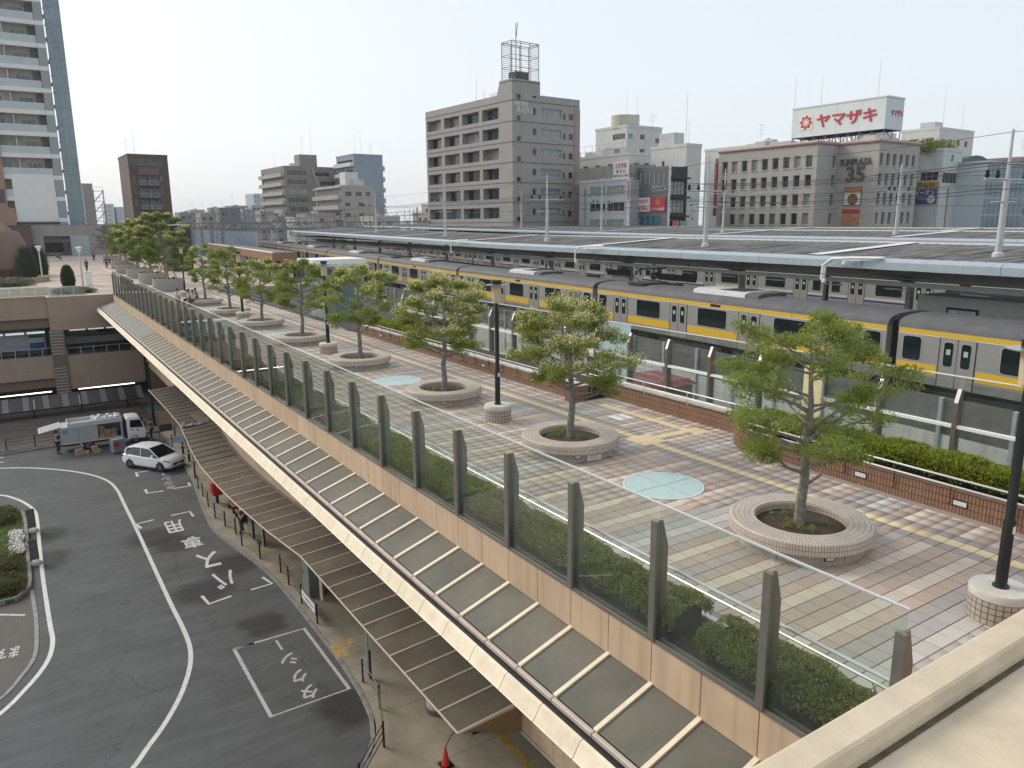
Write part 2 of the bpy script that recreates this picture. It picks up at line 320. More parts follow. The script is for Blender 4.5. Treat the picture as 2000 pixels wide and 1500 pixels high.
def tile_list():
    T = []
    for i in range(-18, 262):
        y0 = TY0 + i * TH
        if y0 > 80: break
        cols = [(TX0 + k * TW, TX0 + (k + 1) * TW, rowcol(i, 0)) for k in range(-9, 5)]
        cols += [(14.31, 14.60, 'dark'), (14.60, 14.90, 'yellow'), (14.90, 15.19, 'dark')]
        kmax = 3 if not (12.9 < y0 < 20.3) else 6
        cols += [(15.19 + k * TW, 15.19 + (k + 1) * TW, rowcol(i, 1)) for k in range(kmax)]
        for x0, x1, c in cols:
            cx, cy = (x0 + x1) / 2, y0 + TH / 2
            if any(math.hypot(cx - 12.42, cy - yy) < 1.0 for yy in (8.7, 16.15, 23.6, 31.5, 39.6, 47.4, 55.4, 63.6)): continue
            if any(math.hypot(cx - 12.42, cy - yy) < 0.72 for yy in (12.5, 27.6, 43.6)): continue
            T.append((x0, x1, y0, y0 + TH, c))
    return T
deck = MB()
deck.box(7.42, 18.3, 2.0, 79.05, -1.2, -0.014); deck.box(18.3, 30, 44, 79.05, -1.2, -0.014)
floor = deck.build('plaza_deck', mat('grout', (0.06, 0.055, 0.05), 0.9, 0, 0.2, 4)); structure(floor)
tiles = tile_list()
def vis(t):
    p = px((t[0] + t[1]) / 2, (t[2] + t[3]) / 2, 0)
    if not (0 < p[0] < 1995 and 0 < p[1] < 1495) or p[1] > 1500 - (p[0] - 1480) * 0.615 - 8: return None
    return math.hypot(t[0], t[2], 6.2)
order = sorted([(vis(t), k) for k, t in enumerate(tiles) if vis(t)])
big = set(k for _, k in order[:300])
tm_cache = {}
for k in sorted(big):
    x0, x1, y0, y1, c = tiles[k]; w = round(x1 - x0, 3); key = (c, w)
    if key not in tm_cache:
        mb = MB().bbox(0.008, w - 0.008, 0.008, TH - 0.008, -0.02, 0.0, 0.003); tm_cache[key] = mb.mesh('tile', MATS['tile_' + c])
    obj('tile', tm_cache[key], floor, (x0, y0, rng.uniform(-0.001, 0.001)))
V = []; F = []; MI = []
for k, (x0, x1, y0, y1, c) in enumerate(tiles):
    if k in big: continue
    g = 0.009; a, b, d, e = x0 + g, x1 - g, y0 + g, y1 - g; n0 = len(V); z = rng.uniform(-0.0015, 0.0015)
    V += [(a, d, z), (b, d, z), (b, e, z), (a, e, z), (a - .004, d - .004, -.02), (b + .004, d - .004, -.02), (b + .004, e + .004, -.02), (a - .004, e + .004, -.02)]
    F += [(n0, n0 + 1, n0 + 2, n0 + 3), (n0 + 4, n0 + 5, n0 + 1, n0), (n0 + 5, n0 + 6, n0 + 2, n0 + 1), (n0 + 6, n0 + 7, n0 + 3, n0 + 2), (n0 + 7, n0 + 4, n0, n0 + 3)]; MI += [TCN.index(c)] * 5
ft = obj('tiles', npmesh('tiles', np.array(V), np.array(F), TM, MI), floor); ft['kind'] = 'stuff'
# tactile block crossing beside the lift and its branch
tac = MB()
for dx in range(3):
    for dy in range(3): tac.bbox(14.33 + dx * 0.29, 14.61 + dx * 0.29, 15.2 + dy * TH, 15.2 + dy * TH + .27, -.01, .006, .004)
for k in range(4): tac.bbox(15.22 + k * 0.29, 15.50 + k * .29, 15.5, 15.77, -.01, .006, .004)
for k in range(16): tac.bbox(16.40, 16.68, 15.2 + k * TH, 15.47 + k * TH, -.01, .006, .004)
for k in range(2): tac.bbox(16.69, 16.97, 15.2 + k * TH, 15.47 + k * TH, -.01, .006, .004)
tac.build('tactile_strip', MATS['tile_yellow'], floor)
bord = MB()
bord.box(16.20, 16.36, 2.2, 13.2, -.012, .003); bord.box(16.1, 16.2, 2.2, 41, -.012, .0025); bord.box(7.8, 8.84, 2.2, 79, -.012, .002)
bord.build('border_paving', MATS['tile_dark'], floor)
kerb = MB(); kerb.box(8.55, 8.66, 2.2, 78.9, -.01, 0.05); kerb.build('white_kerb', M_white, floor)
# far part of the plaza beyond the bridge
def stripemat():
    m = bpy.data.materials.new('far_paving'); m.use_nodes = True; n = m.node_tree.nodes; L = m.node_tree.links; b = n['Principled BSDF']; b.inputs['Roughness'].default_value = 0.7
    ge = n.new('ShaderNodeNewGeometry'); sp = n.new('ShaderNodeSeparateXYZ'); L.new(ge.outputs['Position'], sp.inputs[0])
    dv = n.new('ShaderNodeMath'); dv.operation = 'DIVIDE'; dv.inputs[1].default_value = TH * 2; L.new(sp.outputs[1], dv.inputs[0])
    fl = n.new('ShaderNodeMath'); fl.operation = 'FLOOR'; L.new(dv.outputs[0], fl.inputs[0]); wn = n.new('ShaderNodeTexWhiteNoise'); wn.noise_dimensions = '1D'; L.new(fl.outputs[0], wn.inputs['W'])
    cr = n.new('ShaderNodeValToRGB'); cr.color_ramp.interpolation = 'CONSTANT'; e = cr.color_ramp.elements
    for p, c in ((0, TC['tan']), (0.25, TC['cream']), (0.5, TC['rose']), (0.75, TC['cream']), (0.9, TC['grey'])):
        q = e.new(p) if p not in (0,) else e[0]; q.color = (*c, 1)
    L.new(wn.outputs[0], cr.inputs[0]); L.new(cr.outputs[0], b.inputs['Base Color']); return m
fp = MB(); fp.quad((-40, 79.05, -.004), (30, 79.05, -.004), (30, 130, -.004), (-40, 130, -.004)); fp.quad((-40, 130, -.004), (30, 130, -.004), (30, 168, .85), (-40, 168, .85))
structure(fp.build('far_plaza_paving', stripemat()))
yt = MB(); yt.quad((11.0, 79.1, .002), (11.3, 79.1, .002), (11.3, 130, .002), (11.0, 130, .002)); yt.build('tactile_line', MATS['tile_yellow'], floor)
# ---------------------------------------------------------------- edge wall, coping and fence on the street side
WX, YE = 7.42, 79.1
ew = thing('deck_edge_wall', 'long peach panelled wall under the glass fence above the street', 'wall', (WX, 3.56, -0.71))
pm = MB().bbox(-0.03, 0.05, 0.006, 0.994, 0, 0.72, 0.006).mesh('panel', M_peach)
for k in range(75): obj('panel', pm, ew, (0, k * 1.0, 0))
cp = MB(); cp.box(-0.05, 0.14, 0, 75.5, 0.722, 0.75); cp.box(-0.05, -0.02, 0, 75.5, 0.75, 0.79); cp.build('coping', mat('coping_grey', (0.20, 0.19, 0.17), 0.5, 0.4, 0.15, 3), ew)
bk = MB(); bk.box(0.05, 0.09, 0, 75.5, -0.5, 0.72); bk.build('backing', M_gutter, ew)
gf = thing('glass_fence', 'tall glass windbreak fence with grey fin posts on the street edge', 'fence', (WX, 3.55, 0.05))
fin = [(-0.06, 0), (0.22, 0), (0.22, 1.45), (0.10, 1.88), (-0.06, 1.88)]
pmb = MB(); pmb.extr(fin, (1, 0, 0), (0, 0, 1), (0, 1, 0), (0, -0.012, 0), 0.024); pmb.box(-0.075, -0.02, -0.06, 0.06, 0, 1.89)
pmesh = pmb.mesh('post', M_post)
gl = glassmat('fence_glass', (0.93, 0.965, 0.94), 0.9, 0.01, 1.5, 0.045, (0.45, 0.47, 0.42))
gm = MB().box(0.0, 0.012, 0.012, 1.988, 0.0, 2.14).mesh('glass_pane', gl)
gm0 = MB().box(0.0, 0.012, 0.28, 1.988, 0.0, 2.14).mesh('glass_pane', gl)
for k in range(38):
    obj('post', pmesh, gf, (0, k * 2.0 if k else .3, 0))
    if k < 37: obj('glass_pane', gm if k else gm0, gf, (0, k * 2.0, 0))
tr = MB(); tr.box(-0.012, 0.024, 0.27, 74.0, 2.14, 2.165); tr.build('top_rail', mat('rail_white_edge', (0.7, 0.72, 0.7), 0.35, 0.5), gf)
hr = thing('double_handrail', 'pair of steel handrails behind the street-side hedge', 'handrail', (8.3, 3.6, 0))
hb = MB(); hb.tube((-0.56, 0, 1.10), (-0.56, 74, 1.10), .024); hb.build('rail', M_steel, hr)
hb = MB(); hb.path([(0.1, -0.3, 0.36), (0.1, 0.3, .50), (0.1, 1.0, 0.54), (0.1, 74, 0.54)], .022); hb.build('rail', M_steel, hr)
st = MB().tube((0.33, 0, 0), (0.11, 0.1, .53), .012, n=5).mesh('stanchion', M_steel)
for k in range(50): obj('stanchion', st, hr, (0, 1 + k * 1.5, 0))
# ---------------------------------------------------------------- lean-to glass roof below the wall
lr = thing('lean_to_roof', 'sloping strip of grey glass panes and cream ribs below the edge wall', 'roof', (6.0, 3.55, -1.3))
U0, U1 = (6.33 - 6.0, 0.22), (7.41 - 6.0, 0.585)
M_pane = mat('dirty_roof_glass', (0.095, 0.098, 0.08), 0.42, 0, 0.3, 0.9, spec=0.25, col2=(0.165, 0.15, 0.115), ov=.12)
M_pane2 = mat('far_roof_louvre', (0.05, 0.055, 0.055), 0.35, 0.2)
dn = Vector((U1[0] - U0[0], 0, U1[1] - U0[1])).normalized(); nn = Vector((-dn.z, 0, dn.x)); ln = math.hypot(U1[0] - U0[0], U1[1] - U0[1])
pane = MB(); pane.extr([(0, -0.01), (ln, -0.01), (ln, 0.0), (0, 0.0)], dn, nn, (0, 1, 0), (U0[0], 0.04, U0[1]), 0.92); pane_m = pane.mesh('glass_pane', M_pane)
pane_m2 = pane_m.copy(); pane_m2.materials.clear(); pane_m2.materials.append(M_pane2)
rib = MB(); rib.extr([(-0.02, -0.02), (ln, -0.02), (ln, 0.035), (-0.02, 0.035)], dn, nn, (0, 1, 0), (U0[0], -0.04, U0[1]), 0.08); rib_m = rib.mesh('rib', M_cream)
slat = MB()
for j in range(3): slat.extr([(0.05, 0.0), (ln - .05, 0.0), (ln - .05, 0.02), (0.05, 0.02)], dn, nn, (0, 1, 0), (U0[0], 0.18 + j * .25, U0[1]), 0.07)
slat_m = slat.mesh('louvre', M_tgrey)
for k in range(76):
    obj('rib', rib_m, lr, (0, k * 1.0, 0))
    if k < 75:
        far_ = k > 50
        obj('glass_pane', pane_m2 if far_ else pane_m, lr, (0, k * 1.0, 0))
        if far_: obj('louvre', slat_m, lr, (0, k * 1.0, 0))
lm = MB().bbox(0.235, 0.315, .006, .994, 0.13, 0.215, .01).mesh('lower_trim', M_pink)
capm = MB().extr([(-0.12, -0.06), (-0.10, -0.05), (0.03, 0.165), (0.085, 0.185), (0.085, 0.10), (-0.0, -0.08)], (1, 0, 0), (0, 0, 1), (0, 1, 0), (0, 0.008, 0), 0.984).mesh('edge_cap', M_cream)
for k in range(75):
    obj('lower_trim', lm, lr, (0, k * 1.0, 0)); obj('edge_cap', capm, lr, (0, k * 1.0, 0))
gt = MB(); gt.box(0.09, 0.24, 0, 75.5, 0.05, 0.09); gt.box(0.235, 0.26, 0, 75.5, -0.1, 0.12); gt.build('gutter', M_gutter, lr)
und = MB(); und.box(-0.06, 1.5, 0, 75.5, -0.12, -0.085); und.build('soffit', M_peach, lr)
# ---------------------------------------------------------------- hedge behind the glass
def hedge_mesh(name, x0, x1, y0, y1, z0, z1, dens, size, m, gaps=(), lump=0.12, step=None):
    """sheared hedge: leaves over a lumpy rounded body"""
    A = []; area_top = (x1 - x0) * (y1 - y0); n = int(dens * ((y1 - y0) * (x1 - x0 + 1.6 * (z1 - z0))))
    y = rng.uniform(y0, y1, n); t = rng.uniform(-0.8, 0.8 , n) * math.pi / 1.6
    ph = rng.uniform(0, 6, 4)
    lumpf = lambda yy: 1 + lump * (np.sin(yy * 2.1 + ph[0]) * 0.5 + np.sin(yy * 4.7 + ph[1]) * 0.35 + np.sin(yy * 9.3 + ph[2]) * 0.25)
    hw = (x1 - x0) / 2; h = z1 - z0; cxs = (x0 + x1) / 2
    rr = rng.uniform(0.80, 1.03, n) * lumpf(y)
    sx = np.sign(np.sin(t)) * np.abs(np.sin(t)) ** 0.6; cz = np.abs(np.cos(t)) ** 0.5 * np.sign(np.cos(t))
    X = cxs + hw * sx * rr; Z = z0 + h * (0.30 + 0.68 * np.clip(cz, -0.4, 1) * rr)
    P = np.stack([X, y, Z], 1); ok = np.ones(n, bool)
    for g0, g1 in gaps: ok &= ~((y > g0) & (y < g1))
    P = P[ok]; out = np.stack([sx, np.zeros(n), cz + 0.3], 1)[ok]
    Vv, Ff = leaves(P, size, 0.5, 0.5, out * 0.9); return Vv, Ff
def hedge(name, label, x0, x1, y0, y1, z0, z1, m, segs, gaps=(), loc=None):
    t = thing(name, label, 'hedge', (x0, y0, z0)); Vs = []; Fs = []; k = 0
    for a, b, dens, size in segs:
        Vv, Ff = hedge_mesh(name, x0, x1, a, b, z0, z1, dens, size, m, gaps); Vs.append(Vv); Fs.append(Ff + k); k += len(Vv)
    Vv = np.concatenate(Vs) - np.array([x0, y0, z0]); obj('foliage', npmesh('foliage', Vv, np.concatenate(Fs), m), t)
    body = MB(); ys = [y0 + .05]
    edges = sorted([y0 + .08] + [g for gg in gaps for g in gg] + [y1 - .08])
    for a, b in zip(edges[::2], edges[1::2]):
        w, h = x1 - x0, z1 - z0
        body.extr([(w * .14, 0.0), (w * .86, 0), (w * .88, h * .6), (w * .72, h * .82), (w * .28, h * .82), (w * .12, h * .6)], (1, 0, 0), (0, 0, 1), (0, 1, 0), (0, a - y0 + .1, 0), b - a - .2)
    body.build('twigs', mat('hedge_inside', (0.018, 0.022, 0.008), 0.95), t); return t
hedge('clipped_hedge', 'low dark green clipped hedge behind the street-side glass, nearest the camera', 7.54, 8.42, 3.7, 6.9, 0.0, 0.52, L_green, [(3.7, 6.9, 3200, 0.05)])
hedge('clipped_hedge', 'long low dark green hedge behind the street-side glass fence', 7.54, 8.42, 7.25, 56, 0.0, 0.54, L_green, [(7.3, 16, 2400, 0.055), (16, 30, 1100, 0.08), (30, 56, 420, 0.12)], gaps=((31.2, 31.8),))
bed = MB(); bed.box(7.5, 8.55, 3.6, 79, -.013, 0.01); bed.build('planting_bed', M_soil, floor)
# ---------------------------------------------------------------- trees
def tree_parts(seed, top=4.4, spread=1.75, base=0.25, bloom=0.35, nl=9000, leaf=0.12, trunk_r=0.105, zlow=1.55, lean=(0.1, 0.0), lm_=None, pads=26, dense=1.0):
    rs = np.random.default_rng(seed); rnd = random.Random(seed)
    br = MB(); tufts = []
    tr_ = [Vector((0, 0, base - .1))]; 
    for k in range(1, 9):
        f = k / 8; tr_.append(Vector((lean[0] * f + rs.normal() * .035 * (k > 1), lean[1] * f + rs.normal() * .035 * (k > 1), base + (top - .45 - base) * f)))
    tb = MB(); tb.path(tr_, [trunk_r * (1.25 if k == 0 else 1) * (1 - 0.8 * (k / 8) ** 1.2) for k in range(9)], 8)
    def trunk_at(z):
        f = (z - base) / (top - .45 - base); f = min(max(f, 0), 1) * 8; i = min(int(f), 7); return tr_[i].lerp(tr_[i + 1], f - i)
    H = top - zlow
    for k in range(pads):
        f = (k + 0.5) / pads; z = zlow + H * (f ** 0.85) * 0.93; az = k * 2.39996 + rs.normal() * 0.3
        prof = math.sin(math.pi * (0.14 + 0.80 * f)) ** 0.7 if f > 0.3 else 0.78 + 0.3 * f
        rad = spread * prof * rs.uniform(0.62, 1.08)
        z0 = max(zlow - 0.55, z - rad * rs.uniform(0.25, 0.5)); a = trunk_at(z0); e = Vector((a.x + math.cos(az) * rad, a.y + math.sin(az) * rad, z))
        m1 = a.lerp(e, 0.4) + Vector((rs.normal() * .1, rs.normal() * .1, -0.03 + rs.normal() * .06)); m2 = a.lerp(e, 0.72) + Vector((rs.normal() * .1, rs.normal() * .1, rs.normal() * .06 + .04))
        r0 = trunk_r * 0.42 * (1 - .5 * f); br.path([a, m1, m2, e], [r0, r0 * .7, r0 * .45, .006], 5)
        tufts.append((e, 1.0)); tufts.append((m2 + Vector((0, 0, .12)), .85))
        for q in range(3):
            s0 = (m1, m2, m2)[q]; az2 = az + rs.uniform(-1.2, 1.2); l = rad * rs.uniform(.22, .42); e2 = s0 + Vector((math.cos(az2) * l, math.sin(az2) * l, rs.uniform(.05, .3)))
            br.path([s0, s0.lerp(e2, .5) + Vector((0, 0, -.03)), e2], [r0 * .4, r0 * .28, .004], 4); tufts.append((e2, .8))
    tufts.append((tr_[-1] + Vector((0, 0, .2)), .8)); tufts.append((tr_[-1] + Vector((.15, .1, -.1)), .8))
    C_ = np.array([tuple(t[0]) for t in tufts]); S_ = np.array([t[1] for t in tufts]); nt_ = len(C_)
    w = S_ ** 2 * rs.uniform(.25, 1.7, nt_); cnt = (w / w.sum() * nl).astype(int); ids = np.repeat(np.arange(nt_), cnt); n = len(ids)
    u = rs.normal(size=(n, 3)); u /= np.linalg.norm(u, axis=1)[:, None]; rr = rs.uniform(0.15, 1, n) ** 0.55
    off = u * rr[:, None] * np.array([0.33, 0.33, 0.17]) * (S_[ids] * (spread / 1.75) / dense ** .3)[:, None]
    P = C_[ids] + off
    global rng
    old = rng; rng = rs
    V1, F1 = leaves(P, leaf, 0.34, 0.5, u * .8 + np.array([0, 0, .25]))
    # blossom: only on the upper outer tufts
    fl = None
    if bloom > 0:
        sc = C_[:, 2] + np.hypot(C_[:, 0], C_[:, 1]) * 0.25 + rs.normal(size=nt_) * 0.5; pick = np.argsort(-sc)[:int(nt_ * min(.85, bloom * 1.5))]
        q = rs.choice(pick, size=int(nl * bloom * .42)); uu = rs.normal(size=(len(q), 3)); uu /= np.linalg.norm(uu, axis=1)[:, None]; uu[:, 2] = np.abs(uu[:, 2]) 
        Pf = C_[q] + uu * rs.uniform(.5, 1.1, len(q))[:, None] * np.array([.34, .34, .25]); fl = leaves(Pf, leaf * .8, 0.45, .2, uu + np.array([0, 0, .6]))
    rng = old
    return tb, br, (V1, F1), fl
def make_tree(name, label, loc, group, m=None, **kw):
    t = thing(name, label, 'tree', loc, 0, group); tb, br, (V1, F1), fl = tree_parts(**kw)
    tb.build('trunk', M_bark, t, True); br.build('limbs', M_bark, t, True)
    obj('crown', npmesh('crown', V1, F1, m or L_tree), t)
    if fl is not None: obj('blossom', npmesh('blossom', fl[0], fl[1], L_bloom), t)
    return t
# ---------------------------------------------------------------- round planters with benches
PY = [8.7, 16.15, 23.6, 31.5, 39.6, 47.4, 55.4, 63.6]; PX = 12.42
M_rim = brickmat('planter_rim_tile', (0.60, 0.52, 0.44), (0.54, 0.465, 0.39), (0.20, 0.165, 0.14), 0.055, 0.1, 0.10, 0.0, 0.6)
M_base = mat('planter_base', (0.44, 0.41, 0.36), 0.75, 0, 0.12, 2, streak=0.2)
rim_m = MB().lathe([(1.17, 0.20), (1.33, 0.21), (1.36, 0.24), (1.36, 0.43), (1.32, 0.47), (0.88, 0.47), (0.85, 0.44), (0.85, 0.22)], 72, uv=True).mesh('tiled_rim', M_rim, True)
base_m = MB().lathe([(1.16, 0.0), (1.16, 0.205)], 12).mesh('x', M_base)
def planter(i, y):
    lab = ['nearest round tiled planter bench, beside the lamp at the right', 'second round planter bench from the camera, with a white notice on its base'][i] if i < 2 else '%s round planter bench along the plaza from the camera' % ORD[i]
    if i == 7: lab = 'farthest round planter bench, with seated youths on its rim'
    t = thing('round_planter', lab, 'planter', (PX, y, 0), 0, 'round tiled planters along the plaza')
    obj('tiled_rim', rim_m, t)
    for k in range(6):   # base panels with open joints
        a0, a1 = 2 * math.pi * k / 6 + .006 + .3, 2 * math.pi * (k + 1) / 6 - .006 + .3; mb = MB(); N = 8; P = []
        for j in range(N + 1):
            a = a0 + (a1 - a0) * j / N; P += [(1.2 * math.cos(a), 1.2 * math.sin(a), 0.0), (1.2 * math.cos(a), 1.2 * math.sin(a), .203)]
        mb.add(P, [(2 * j, 2 * j + 2, 2 * j + 3, 2 * j + 1) for j in range(N)]); mb.build('base_panel', M_base, t, True)
    MB().lathe([(1.17, 0), (1.17, .2)], 32).build('core', M_gutter, t)
    MB().lathe([(0.0, .33), (0.5, .34), (0.86, .31)], 32).build('soil', M_soil, t, True)
    for k in range(4):
        a = R(-118 + 90 * k); mb = MB(); mb.box(-.10, .10, -.012, .012, .10, .2); o = mb.build('light_frame', M_black, t); o.location = (1.212 * math.cos(a), 1.212 * math.sin(a), -.005); o.rotation_euler = (0, 0, a + math.pi / 2)
        m2 = MB(); m2.box(-.08, .08, -.016, .016, .118, .182); m2.build('lens', mat('frosted_lens', (0.7, 0.72, 0.7), 0.4), o)
    n = 260 if i < 3 else 90; a = rng.uniform(0, 6.28, n); cl = rng.integers(0, 9, n); ca = rng.uniform(0, 6.28, 9); cr_ = rng.uniform(.2, .72, 9)
    P = np.stack([np.cos(ca)[cl] * cr_[cl] + rng.normal(size=n) * .05, np.sin(ca)[cl] * cr_[cl] + rng.normal(size=n) * .05, .36 + rng.uniform(0, .12, n)], 1)
    Vv, Ff = leaves(P, .07, .3, .3, np.tile([0, 0, 1.0], (n, 1))); o = obj('weeds', npmesh('weeds', Vv, Ff, L_green), t); o['kind'] = 'stuff'
    return t
plist = [planter(i, y) for i, y in enumerate(PY)]
nb = MB(); nb.box(-.22, .22, -.008, .008, .015, .19); o = nb.build('notice', M_white, plist[1]); o.location = (1.21 * math.cos(R(-96)), 1.21 * math.sin(R(-96)), 0); o.rotation_euler = (0, 0, R(-6))
text('notice_lettering', 'ベンチでの', .035, frame((0, -.0095, .155), (1, 0, 0), (0, 0, 1)), M_black, o)
text('notice_lettering', '飲食  禁止', .05, frame((0, -.0095, .08), (1, 0, 0), (0, 0, 1)), M_black, o)
TSP = [(11, 4.45, 1.85, .0, 27000, .072, 1.55, (.1, .1), 30, 1.25), (23, 4.2, 1.8, .5, 24000, .08, 1.75, (.08, .2), 26, 1), (37, 4.45, 1.72, .5, 19000, .092, 1.75, (.25, .2), 26, 1), (41, 4.4, 1.8, .2, 10000, .125, 1.7, (.1, .1), 24, 1.1), (53, 4.4, 1.75, .05, 8000, .135, 1.7, (.2, .2), 24, 1.1), (67, 4.1, 1.8, .12, 6500, .15, 1.6, (.2, .3), 22, 1), (71, 4.7, 1.7, .0, 5000, .17, 1.6, (-.1, .2), 22, 1), (83, 4.7, 1.7, .05, 4500, .18, 1.6, (.0, .2), 22, 1)]
for i, (sd_, top, sp, bl, nl, lf, zl, ln_, pd, dn_) in enumerate(TSP):
    lab = ['nearest plaza tree with open feathery green crown and no blossom', 'second plaza tree, heavy with cream blossom', 'third plaza tree, crowned with cream blossom beside the black lamp'][i] if i < 3 else '%s tree in the row of round planters from the camera' % ORD[i]
    make_tree('plaza_tree', lab, (PX + .05, PY[i] + .05, 0), 'trees in the round planters', seed=sd_, top=top, spread=sp, bloom=bl, nl=int(nl * 1.4), leaf=lf * .92, zlow=zl, lean=ln_, pads=pd, dense=dn_, base=.3)
# ---------------------------------------------------------------- lamps
M_lampbase = brickmat('lamp_base_tile', (0.50, 0.43, 0.36), (0.44, 0.37, 0.31), (0.14, 0.12, 0.10), 0.1, 0.1, 0.09, 0.0, 0.5)
M_shade = mat('lamp_shade', (0.55, 0.45, 0.30), 0.35, 0)
def lamp_parts(t):
    MB().lathe([(0.43, 0), (0.43, .38)], 40, uv=True).build('tiled_plinth', M_lampbase, t, True)
    MB().lathe([(0.42, .385), (0.435, .39), (0.44, .48), (0.42, .52), (0.0, .525)], 40).build('plinth_cap', mat('plinth_cap', (0.56, 0.53, 0.47), 0.7, 0, .1, 4), t, True)
    MB().lathe([(0.12, .525), (0.12, .55), (.085, .57), (.085, 1.62), (.068, 1.66), (.068, 3.4), (.05, 3.75)], 16).build('pole', M_black, t, True)
    MB().box(-.035, .03, -.09, -.075, 1.43, 1.55).build('sticker', M_white, t)
    MB().lathe([(.06, 3.74), (.135, 3.78), (.15, 4.28)], 20).build('shade', M_shade, t, True)
    MB().lathe([(.0, 4.30), (.34, 4.30), (.35, 4.32), (.0, 4.34)], 28).build('disc', mat('lamp_disc', (0.35, 0.37, 0.38), 0.3, .5), t, True)
    MB().lathe([(.155, 4.345), (.155, 4.46), (.0, 4.47)], 20).build('cap', M_black, t, True)
LY = [5.05, 20.0, 35.6, 52.0, 72.0]
labs = ['nearest black plaza lamp on a tiled drum, at the right edge', 'black plaza lamp between the second and third round planters', 'black plaza lamp between the fourth and fifth round planters', 'black plaza lamp between the sixth and seventh round planters', 'farthest black plaza lamp, behind the seated youths']
l0 = thing('plaza_lamp', labs[0], 'street lamp', (12.45, LY[0], 0), 0, 'black lamps along the plaza'); lamp_parts(l0)
for y, lb in zip(LY[1:], labs[1:]): c = copy_tree(l0); c.location = (12.45, y, 0); c['label'] = lb
# ---------------------------------------------------------------- round glass floor lights
M_sky = mat('frosted_floor_glass', (0.40, 0.55, 0.52), 0.35, 0, .06, 3)
for i, y in enumerate((12.5, 27.6, 43.6)):
    t = thing('round_floor_window', ['nearest round pale green floor window, between the first two planters', 'round pale green floor window between the third and fourth planters', 'farthest round pale green floor window'][i], 'skylight', (PX, y, 0), 0, 'round glass floor windows')
    for k in range(4):
        a0 = k * math.pi / 2; P = [(.03 * math.cos(a0 + math.pi / 4) * 1.4, .03 * math.sin(a0 + math.pi / 4) * 1.4)] + [(.90 * math.cos(a0 + .035 + (math.pi / 2 - .07) * j / 10), .90 * math.sin(a0 + .035 + (math.pi / 2 - .07) * j / 10)) for j in range(11)]
        MB().prism(P, -.012, .012).build('pane', M_sky, t)
    MB().lathe([(.91, -.01), (.91, .018), (.96, .018), (.965, -.01)], 48).build('ring', M_steel, t)
    c = MB(); c.cbox((0, 0, .004), (1.82, .035, .01)); c.cbox((0, 0, .003), (.035, 1.82, .01)); c.lathe([(0, .001), (.93, .001)], 40); c.build('bars', mat('bar_pale', (.5, .48, .44), .5), t)
# ---------------------------------------------------------------- roof parapet in the bottom right corner
M_roof = mat('cream_roof_paint', (0.56, 0.475, 0.35), 0.8, 0, 0.12, 2.5, 0.25, 60, spec=.2)
pp = thing('roof_parapet', 'cream painted roof parapet in the bottom right corner', 'wall', (6, 2.4, 2.8))
a = MB(); a.extr([(2.56, 2.9), (2.55, 2.99), (2.53, 3.0), (2.34, 3.0), (2.32, 2.985), (2.30, 2.90), (2.30, 1.2), (2.56, 1.2)], (0, 1, 0), (0, 0, 1), (1, 0, 0), (-7.0, -2.4, -2.8), 13.4); a.build('coping', M_roof, pp)
b = MB(); b.box(-6.8, 6.4, -5.0, -0.105, -0.6, 0.03); b.build('roof_surface', M_roof, pp)
c = MB(); c.box(-6.8, 6.4, -.135, -.1, .031, .045); c.build('grime_strip', mat('mossy_grime', (0.10, 0.08, 0.05), 0.95, 0, .5, 12), pp)
d = MB(); d.box(1.42, 6.4, -.1, .14, -3.3, -1.6); d.build('wall_below', M_peach, pp)
# ================================================================ STREET LEVEL
S = -10.0; K = -9.87
def ribbon(pts, w, z, closed=False):
    """flat painted line along a polyline; returns MB"""
    mb = MB(); P = [Vector((x, y, 0)) for x, y in pts]; n = len(P); A = []
    for i, p in enumerate(P):
        d = (P[min(i + 1, n - 1)] - P[max(i - 1, 0)]).normalized(); q = Vector((-d.y, d.x, 0)) * w / 2; A += [tuple(p + q + Vector((0, 0, z))), tuple(p - q + Vector((0, 0, z)))]
    mb.add(A, [(2 * i, 2 * i + 1, 2 * i + 3, 2 * i + 2) for i in range(n - 1)]); return mb
def smooth(pts, k=6):
    out = []; n = len(pts)
    for i in range(n - 1):
        p0, p1, p2, p3 = [Vector(pts[min(max(j, 0), n - 1)]) for j in (i - 1, i, i + 1, i + 2)]
        for s_ in range(k):
            t = s_ / k; out.append(tuple(0.5 * ((2 * p1) + (-p0 + p2) * t + (2 * p0 - 5 * p1 + 4 * p2 - p3) * t * t + (-p0 + 3 * p1 - 3 * p2 + p3) * t ** 3)))
    out.append(tuple(pts[-1])); return out
